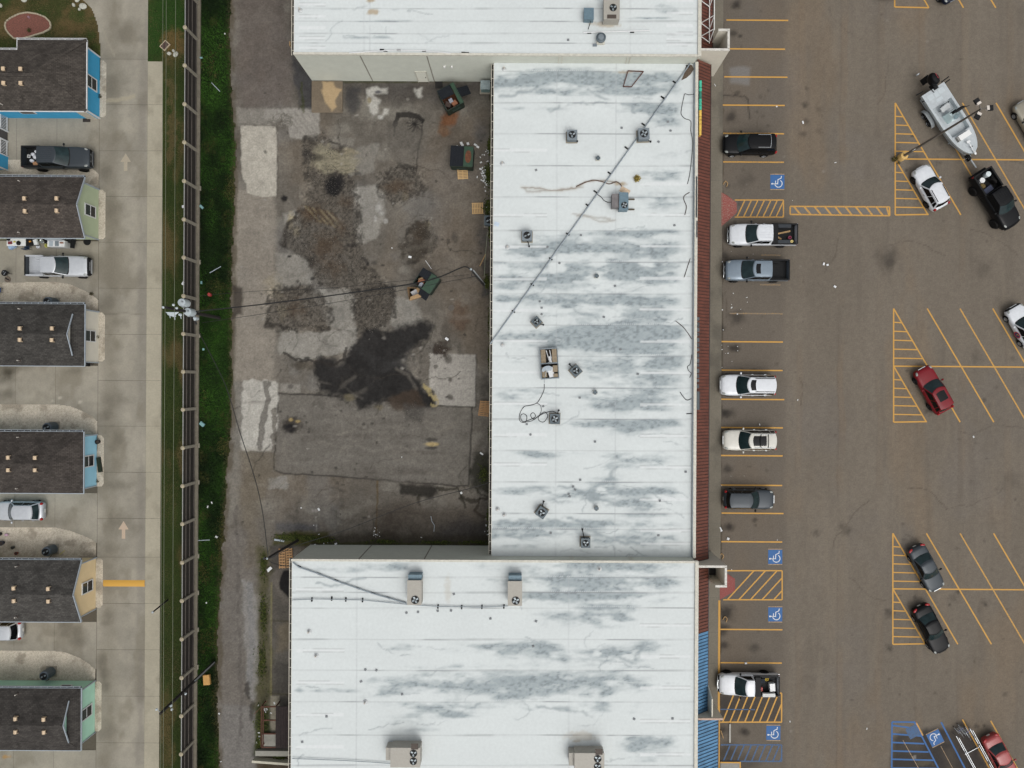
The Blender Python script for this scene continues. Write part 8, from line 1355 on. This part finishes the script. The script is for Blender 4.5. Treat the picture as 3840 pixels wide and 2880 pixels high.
X, Y, _ = P(645, 1165, 9.4); X -= t.location[0]; Y -= t.location[1]; MB().grid(lambda u, v: (X - .55 + 1.1 * u, Y - .12 - .35 * math.sin(math.pi * u) * v, 9.4 - .05 * v), 8, 2).build('mount_shelf', INS, t)
for k, (px, py) in enumerate(((634, 1178), (652, 1184), (675, 1180))): X, Y, _ = P(px, py, 9.2); o = MB().lathe([(.05, 0), (.11, .06), (.06, .12), (.11, .18), (.06, .24), (.1, .3), (0, .34)], n=10).build('cutout', INS, t, True, loc=(X - t.location[0], Y - t.location[1], 9.0)); MB().tube([(0, 0, .1), (-.05, -.3, -.1)], .035, 6).build('fuse_tube', INS, o)
for px, py in ((609, 1152), (620, 1153), (660, 1155), (648, 1143)): X, Y, _ = P(px, py, 10.9); MB().lathe([(.05, 0), (.1, .05), (.05, .1), (.09, .15), (0, .2)], n=10).build('insulator', INS, t, True, loc=(X - t.location[0], Y - t.location[1], 10.7))
MB().tube([(*[P(732, 1200, 6.6)[i] - t.location[i] for i in (0, 1)], 6.6), (*[P(736, 1215, 5.6)[i] - t.location[i] for i in (0, 1)], 5.6)], .07, 6).build('cable_bundle', CBK, t)
t, dx, dy = upole('dark bare utility pole leaning over the fence at the bottom', 803, 2484, 601, 2676, 10.4)
MB().tube([(.12, .1, .2), (dx * .42 + .12, dy * .42 + .1, 4.4)], .06, 6).build('guard_tube', GAL, t)
for f_, a in ((.99, (-.3, .35)), (.88, (.35, .12)), (.86, (.3, -.3)), (.62, (.3, -.1))): MB().tube([(dx * f_, dy * f_, 10.4 * f_), (dx * f_ + a[0], dy * f_ + a[1], 10.4 * f_ + .05)], .03, 5).build('bracket', GAL, t); MB().lathe([(.04, 0), (.09, .06), (.05, .12), (.08, .18), (0, .22)], n=10).build('insulator', INS, t, True, loc=(dx * f_ + a[0], dy * f_ + a[1], 10.4 * f_))
t, dx, dy = upole('dark service pole at the corner of the south shop', 1117, 2026, 1002, 2094, 8.0, .14); MB().lathe([(.04, 0), (.09, .06), (.05, .12), (0, .2)], n=10).build('insulator', INS, t, True, loc=(dx, dy, 8.0)); MB().cyl((dx - .25, dy, 7.8), .1, .25, 10).build('splice_box', CBK, t)
t, dx, dy = upole('service pole leaning at the west wall of the central shops', 1814, 1067, 1766, 1010, 8.6, .15); MB().tube([(.14, .0, .2), (dx * .95 + .14, dy * .95, 8.1)], .05, 6).build('riser_conduit', GAL, t); MB().lathe([(.05, 0), (.1, .06), (.05, .12), (0, .2)], n=10).build('insulator', INS, t, True, loc=(dx, dy, 8.6)); MB().tube([(dx * .9, dy * .9, 7.8), (dx * .7 - .3, dy * .7 - .2, 6.2), (dx * .4, dy * .4, 4.5)], .03, 5).build('drop_cable', CBK, t)
t, dx, dy = upole('short dark post in the grass strip by the tan house', 629, 2250, 572, 2296, 3.2, .09, 'short_post'); MB().ball((dx, dy, 3.2), (.12, .12, .08), 10, 6).build('post_top', GAL, t)
cable('thick black service cable from the transformer pole across the yard', [(735, 1168), (960, 1144), (1200, 1114), (1400, 1086), (1560, 1062), (1650, 1038), (1715, 1010), (1745, 1000), (1764, 1010)], [7.2, 7.0, 6.9, 7.0, 7.4, 7.9, 8.4, 8.7, 8.6], .055, WIRE, 'service_cable')
for k, (pts, zs, r, lb) in enumerate((([(745, 1110), (960, 1092), (1240, 1080), (1500, 1054), (1760, 1030)], [7, 6.6, 6.5, 6.9, 7.9], .016, 'thin upper wire crossing the yard above the thick cable'), ([(760, 1210), (960, 1181), (1240, 1137), (1500, 1090), (1700, 1052), (1790, 1036)], [6.2, 6.0, 5.9, 6.2, 6.8, 7.2], .02, 'thin lower wire crossing the yard below the thick cable'),
    ([(748, 1250), (780, 1310), (840, 1430), (868, 1510), (900, 1620), (955, 1790), (985, 1920), (1003, 2060), (1008, 2094)], [6, 6.2, 6.4, 6.5, 6.6, 7, 7.4, 7.9, 8.0], .035, 'black wire sweeping down the alley to the corner pole'), ([(1008, 2096), (1115, 2045), (1300, 1986), (1550, 1888), (1760, 1832), (1842, 1806)], [7.9, 7.2, 6.4, 5.6, 4.9, 4.6], .028, 'wire from the corner pole to the central shop roof'), ([(1008, 2100), (1020, 2110), (1050, 2118), (1094, 2124)], [7.8, 7.0, 6.2, 5.6], .028, 'short drop wire from the corner pole to the south shop'),
    ([(1814, 1055), (1820, 1090), (1826, 1105), (1842, 1090)], [5, 4.2, 4.0, 4.3], .03, 'drooping black service drop at the central shop wall'), ([(1828, 870), (1820, 960), (1816, 1040)], [4.2, 4.6, 5.4], .018, 'pale thin wire along the west wall to the leaning pole'))):
    cable(lb, pts, zs, r, WIRE if k != 6 else WIREG, 'wire', 'wire')
for k, (x0_, x1_, lb) in enumerate(((612, 603, 'westernmost weathered power line above the grass strip'), (625, 612, 'middle weathered power line above the grass strip'), (660, 646, 'easternmost weathered power line above the grass strip'))): cable(lb, [(x0_, -200), ((x0_ * .6 + x1_ * .4), 1150), (x1_ * .7 + x0_ * .3, 1900), (x1_, 3080)], [10.6, 10.7, 10.2, 10.4], .016, WIREG, 'power_line', 'wire')
# ------------------------------------------------------------------ rusty dock frame at the alley
x0, y0, _ = P(1030, 2730, 1.2); t = thing('loading_dock', 'rusty steel dock frame with dark timber deck beside the alley', 'loading dock', (x0, y0, 0)); RS = mat('rust_steel', C(96, 62, 48), .9, var=.3, scale=5); TD = mat('dark_deck', C(44, 34, 32), .9, var=.4, scale=5)
xa, xb = PX(980, 2730, 1.1) - x0, PX(1092, 2730, 1.1) - x0; ya, yb = PY(1030, 2650, 1.1) - y0, PY(1030, 2802, 1.1) - y0; xm = PX(1034, 2730, 1.1) - x0
for y in [lerp(ya, yb, i / 3) for i in range(4)]: MB().beam((xa, y, 1.1), (xm, y, 1.1), .1, .12).build('cross_beam', RS, t)
for x in (xa, xa + .18): MB().beam((x, ya, 1.1), (x, yb, 1.1), .07, .12).build('edge_beam', RS, t)
nb_ = 6
for i in range(nb_): MB().box((lerp(xm, xb, (i + .5) / nb_), (ya + yb) / 2, 1.1 + .01 * (i % 2)), ((xb - xm) / nb_ - .015, ya - yb + .1, .08)).build('deck_plank', TD, t)
for x, y in ((xa, ya), (xa, yb), (xm, ya), (xm, yb)): MB().box((x, y, .52), (.1, .1, 1.04)).build('leg', RS, t)
t = thing('retaining_wall', 'pale low retaining walls south of the rusty dock frame', 'wall', (*P(1020, 2838)[:2], 0)); CW = mat('pale_concrete', C(196, 192, 174), .85, var=.1); CG = mat('grey_concrete', C(150, 148, 138), .85, var=.1)
MB().beam((P(955, 2842)[0] - t.location[0], P(955, 2842)[1] - t.location[1], .35), (P(1092, 2852)[0] - t.location[0], P(1092, 2852)[1] - t.location[1], .35), .22, .7).build('low_wall', CW, t); MB().box((P(1028, 2814)[0] - t.location[0], P(1028, 2814)[1] - t.location[1], .3), (3.2, .5, .6)).build('ledge', CG, t)
tag(MB().beam((0, 0, .7), (-1.4, -1.5, .3), .05, .05).build('hand_rail', RS, None, loc=P(1012, 2615)), 'slanting thin rail at the head of the dock', 'rail'); tag(MB().box((0, 0, .05), (1.3, 1.3, .06)).build('dock_plate', CG, None, loc=P(1010, 2775, .3)), 'grey sloping dock plate inside the rusty frame', 'plate')
tag(MB().box((0, 0, .25), (.1, .4, .5)).build('wood_offcut', WD, None, loc=P(1093, 172, 2)), 'pale wood offcut at the north shop corner', 'lumber')
# ------------------------------------------------------------------ household things on the drives
def tbl(label, px, py, lx, ly, h, m, rz=0):
    X, Y, _ = P(px, py, h); t = thing('folding_table', label, 'table', (X, Y, .03), rz); MB().box((0, 0, h), (lx, ly, .05)).build('table_top', m, t)
    for x in (-lx * .4, lx * .4):
        for y in (-ly * .38, ly * .38): MB().tube([(x, y, 0), (x, y, h - .02)], .018, 5).build('leg', BLK, t)
    return t
tbl('white folding table with tools beside the green house', 62, 908, 1.8, .75, .74, WTR); tbl('black table with small boxes beside the green house', 118, 908, .95, .7, .7, BLK)
for k, (nm, lb, px, py, z, s, m_) in enumerate((('tool_case', 'dark tool case on the white folding table', 34, 899, .8, (.25, .2, .16), BLK), ('red_tools', 'red power tools on the white folding table', 39, 911, .8, (.36, .24, .1), mat('dull_red', C(120, 44, 56), .5)), ('yellow_tool', 'yellow tool on the white folding table', 55, 907, .8, (.16, .12, .08), mat('tool_yellow', C(206, 190, 80), .5)), ('white_box', 'white box on the black table', 138, 909, .76, (.34, .5, .22), WTR), ('orange_item', 'small orange item on the black table', 114, 906, .76, (.16, .12, .1), mat('item_orange', C(216, 150, 60), .5)), ('blue_bin', 'pale blue bin under the white folding table', 52, 927, .2, (.6, .3, .36), mat('bin_blue', C(150, 176, 206), .5)), ('dark_speaker', 'dark red trimmed speaker box by the green house wall', 184, 905, .3, (.3, .5, .6), BLK))): tag(MB().box((0, 0, s[2] / 2), s).build(nm, m_, None, loc=P(px, py, z), rz=.1 * k), lb, 'box')
tag(MB().lathe([(0, 0), (.2, 0), (.22, .08), (0, .12)], n=16).build('black_hat', BLK, None, True, loc=P(71, 912, .78)), 'round black hat on the white folding table', 'hat')
t = thing('camp_chair', 'navy blue camp chair beside the black table', 'chair', (*P(113, 930)[:2], .03), .05); MB().box((0, 0, .42), (.5, .48, .05)).build('seat', mat('chair_navy', C(30, 54, 78), .8), t); MB().box((0, -.24, .68), (.5, .05, .5)).build('backrest', mat('chair_navy', C(30, 54, 78), .8), t)
for x in (-.24, .24):
    for y in (-.22, .22): MB().tube([(x, y, 0), (x, y, .44)], .015, 5).build('leg', BLK, t)
    MB().tube([(x, -.24, .62), (x, .26, .62), (x, .24, .42)], .018, 5).build('armrest', BLK, t)
t = thing('deep_freezer', 'white metal outdoor kitchen unit by the green house wall', 'cabinet', (*P(232, 920)[:2], .03)); MB().box((0, 0, .42), (1.65, .6, .84)).build('case', WTR, t); MB().box((-.05, .36, .95), (1.55, .08, .5)).build('splash_back', GTR, t); MB().tube([(-.8, -.25, .8), (-.98, -.25, .78), (-.98, .25, .78), (-.8, .25, .8)], .03, 6).build('towel_rail', BLK, t)
for x, m_ in ((-.45, GTR), (.1, ACG), (.5, WTR)): MB().box((x, 0, .86), (.36, .48, .04)).build('work_top', m_, t)
tag(MB().box((0, 0, .03), (.3, .12, .1)).build('brown_tray', CBR, None, loc=P(232, 911, .9)), 'small brown item on the outdoor kitchen unit', 'tray')
t = thing('leaning_panel', 'black panel leaning at the end of the kitchen unit', 'panel', (*P(286, 915)[:2], .03), -.1); MB().box((0, 0, .5), (.4, 1.0, .05), ry=1.0).build('sheet', BLK, t); MB().box((-.2, .2, .35), (.3, .5, .7)).build('case', BLK, t)
t = thing('metal_pot', 'shiny round cooking pot on a stand by the green house', 'pot', P(158, 905, .6)); t.location[2] = .03; MB().lathe([(0, .4), (.2, .42), (.22, .62), (.2, .64), (.15, .6), (0, .62)], n=18).build('pot', CHR, t, True); MB().tube([(0, 0, 0), (0, 0, .42)], .1, 6).build('stand', BLK, t)
tag(MB().cyl((0, 0, 0), .36, .03, 24).build('round_mat', BLK, None, loc=P(327, 906, .04)), 'round black mat at the green house corner', 'mat'); tag(MB().lathe([(.0, 0), (.2, .02), (.2, .04), (.0, .05)], n=14).build('yellow_disc', mat('lid_yellow', C(196, 196, 90), .6), None, loc=P(175, 921, .04)), 'small yellow lid on the concrete by the pot', 'lid'); tag(MB().ball((0, 0, .12), (.22, .18, .12), 9, 6).build('white_bag', mat('bag_white', C(206, 210, 216), .5), None, True, loc=P(146, 926, .04)), 'crumpled white bag beside the camp chair', 'bag')
t = thing('kettle_grill', 'round black kettle grill on the green house drive', 'grill', P(14, 1023, .8)); t.location[2] = .03; MB().lathe([(0, .4), (.2, .45), (.3, .62), (.3, .7), (.28, .68), (0, .64)], n=20).build('bowl', BLK, t, True)
for a in (0, 2.1, 4.2): MB().tube([(.25 * math.cos(a), .25 * math.sin(a), 0), (.12 * math.cos(a), .12 * math.sin(a), .5)], .02, 5).build('leg', BLK, t)
MB().box((.36, .02, .62), (.14, .1, .03)).build('handle', BLK, t)
for x, y in ((-.1, .12), (.08, .02), (-.02, -.12)): MB().box((x, y, .69), (.14, .05, .02), .8).build('grate_bar', CHR, t)
t = thing('round_cover', 'round brown drum lid with black strip on the drive', 'lid', (*P(30, 1048)[:2], .03)); MB().cyl((0, 0, 0), .3, .05, 22).build('lid', mat('drum_brown', C(110, 98, 86), .8), t); MB().box((0, .02, .06), (.5, .1, .03), -.5).build('strip', BLK, t)
t = thing('blue_chair', 'bright blue folding chair at the left edge on gravel', 'chair', (*P(6, 1090)[:2], .04)); MB().box((0, 0, .4), (.45, .45, .05)).build('seat', mat('chair_blue', C(36, 76, 140), .7), t); MB().box((-.2, 0, .65), (.05, .45, .5)).build('backrest', mat('chair_blue', C(36, 76, 140), .7), t)
for x in (-.2, .2):
    for y in (-.2, .2): MB().tube([(x, y, 0), (x, y, .42)], .015, 5).build('leg', BLK, t)
POT = [(5, 2001, .2, BLK, 'black plant pot at the left edge on gravel'), (14, 2034, .24, mat('pot_navy', C(34, 44, 62), .5), 'navy blue plant pot on gravel above the tan house'), (53, 2052, .15, mat('pot_green', C(40, 52, 48), .6), 'small green plant pot on gravel'), (67, 2073, .16, mat('pot_clay', C(136, 66, 48), .7), 'tipped clay red pot on gravel'), (373, 1656, .22, BLK, 'black pot with handle at the pale blue house wall'), (348, 1366, .12, VDK, 'tiny brown pot by the cream house corner')]
for px, py, r, m_, lb in POT:
    t = thing('plant_pot', lb, 'pot', (*P(px, py)[:2], .045)); MB().lathe([(0, 0), (r * .7, 0), (r, r * 1.4), (r * 1.05, r * 1.5), (r * .85, r * 1.5), (r * .8, r * 1.2), (0, r * 1.2)], n=16).build('pot', m_, t, True); MB().cyl((0, 0, r * 1.1), r * .8, .03, 14).build('soil', VDK, t)
tag(MB().ball((0, 0, .1), (.2, .14, .12), 9, 6).build('pink_toy', mat('toy_pink', C(206, 170, 190), .6), None, True, loc=P(27, 2005, .05)), 'small pink toy on gravel beside the black pot', 'toy'); tag(MB().box((0, 0, .03), (.62, .05, .05)).build('yellow_stick', mat('stick_yellow', C(214, 208, 110), .6), None, loc=P(234, 2072, .05), rz=.72), 'yellow stick on gravel beside the tan house condenser', 'stick')
t = thing('planter_box', 'long dark green planter box at the pale blue house wall', 'planter', (*P(377, 1742)[:2], .05), math.radians(8)); MB().box((0, 0, .12), (.34, 1.45, .22)).build('trough', mat('trough_green', C(24, 38, 26), .7, var=.4, scale=12), t); MB().box((.02, 0, .24), (.28, 1.38, .04)).build('soil', mat('planter_soil', C(30, 44, 26), .95, var=.6, scale=20), t)
shrub('weed clump at the pale blue house south corner', 368, 1803, .18, .2, 50, (C(60, 62, 40), C(130, 126, 104)), 31)
shrub('low weeds at the gravel edge below the silver pickup', 345, 1103, .22, .12, 60, (C(62, 60, 40), C(100, 94, 66)), 32)
tag(MB().box((0, 0, .1), (.8, .4, .5)).build('dark_crate', BLK, None, loc=P(322, 1366, .05)), 'dark box below the cream house corner', 'box')
# ------------------------------------------------------------------ litter
LW = [mat('litter_white', C(226, 228, 228), .7), mat('litter_teal', C(128, 170, 172), .6)]
r = random.Random(5); mb = MB()
def bit(px, py, s, z=.015, mi=0): X, Y, _ = P(px, py, 0); mb.box((X, Y, z + s * .18), (s * r.uniform(.6, 1.5), s * r.uniform(.4, 1), s * .3), r.uniform(0, 3), mi, r.uniform(-.3, .3))
for px, py, n, sp, s in ((1815, 655, 26, 18, .12), (1825, 690, 14, 16, .12), (1820, 585, 8, 22, .11), (1834, 620, 6, 20, .12), (1830, 780, 6, 12, .12), (1832, 1990, 10, 14, .12), (1170, 2030, 10, 60, .1), (1415, 2000, 12, 10, .08), (980, 2780, 8, 18, .12), (1000, 2650, 6, 24, .12), (2720, 1000, 6, 60, .08), (2760, 1150, 8, 30, .09), (2705, 1300, 14, 60, .06), (2700, 900, 16, 160, .06), (2700, 1900, 14, 160, .06)):
    for i in range(n): bit(r.gauss(px, sp * .6), r.gauss(py, sp), s * r.uniform(.6, 1.6))
for px, py, s in ((1730, 538, .34), (1755, 540, .3), (1735, 545, .28), (1715, 549, .2), (1783, 544, .24), (1792, 552, .3), (1538, 964, .3), (1470, 930, .1), (1806, 1701, .24), (1730, 1848, .2), (1196, 1910, .22), (1507, 1714, .1), (1676, 1271, .26), (1260, 2039, .22), (1012, 2133, .3), (1006, 2140, .2), (2848, 1592, .2), (2991, 1500, .12), (3010, 460, .22), (2912, 400, .14), (3132, 610, .14), (3250, 2732, .14), (2962, 2705, .12), (3650, 1638, .14), (3658, 2730, .0), (3130, 1075, .22), (3088, 990, .26), (3102, 994, .3), (2796, 2486, .3), (2730, 2020, .26), (2700, 1985, .3), (2780, 1670, .12), (697, 778, .0), (844, 127, .12), (862, 230, .0), (807, 2140, .0), (813, 2013, .2), (795, 1885, .16), (780, 1900, .16), (2682, 320, .3), (775, 2260, .18), (823, 2675, .2), (829, 2855, .16), (1230, 2035, .1), (1580, 2015, .1)): bit(px, py, s) if s else None
for px, py, s in ((757, 219, .34), (758, 777, .32), (757, 1060, .2), (761, 1590, .5), (765, 1310, .22), (690, 776, .3), (690, 1062, .3), (718, 225, .2)): bit(px, py, s, .08, 1 if px > 700 else 0)
tag(mb.build('litter', LW), 'white and teal scraps of litter scattered over yard and verge', 'litter', kind='stuff')
for a, b, lb in (((795, 312), (827, 345), 'thin pale strip in the grass near the top of the verge'), ((788, 1024), (830, 1000), 'thin pale strip in the grass north of the transformer pole'), ((740, 2026), (788, 2024), 'thin pale strip in the grass at the lower fence')): tag(MB().beam((*P(*a)[:2], .1), (*P(*b)[:2], .1), .06, .04).build('pale_strip', GTR), lb, 'strip')
for k, (px, py, lb) in enumerate(((2720, 686, 'tan coloured palm debris curl north of the red ramp'), (2705, 2082, 'tan coloured palm debris by the southern pylon kerb'), (2718, 2318, 'tan coloured palm debris in the oily stall'))): cable(lb, [(px - 8, py + 6), (px, py - 6), (px + 8, py + 2), (px + 4, py + 14)], .03, .05, WD, 'palm_debris', 'debris')
cable('tan coloured palm debris beside the concrete wheel stop', [(2702, 2738), (2708, 2755), (2712, 2768)], .03, .05, WD, 'palm_debris', 'debris')

GROUPS = dict(house='small houses along the lane', dumpster='green dumpsters in the yard', pallet='wooden pallets in the yard', utility_pole='dark wooden poles', limestone_rock='pale limestone rocks', plant_pot='plant pots by the houses', rooftop_unit='packaged units on the flat roofs', shopping_cart='carts in the corral', brown_awning='awnings along the storefront', blue_awning='awnings along the storefront', beige_pylon='pylons at the shop corners', power_line='overhead wires', wire='overhead wires', trash_bag='bags in the pickup bed', shrub='small weeds and plants', palm_debris='palm debris at the kerb', letter_sign='signs over the awnings',
  minivan='parked vehicles', pickup_truck='parked vehicles', large_suv='parked vehicles', family_suv='parked vehicles', crossover='parked vehicles', work_pickup='parked vehicles', hatchback='parked vehicles', lifted_pickup='parked vehicles', sedan='parked vehicles', courtesy_car='parked vehicles')
for o in sc.objects:
    if o.parent is None and o.get('label') and not o.get('group'):
        g = GROUPS.get(o.name.split('.')[0])
        if g: o['group'] = g
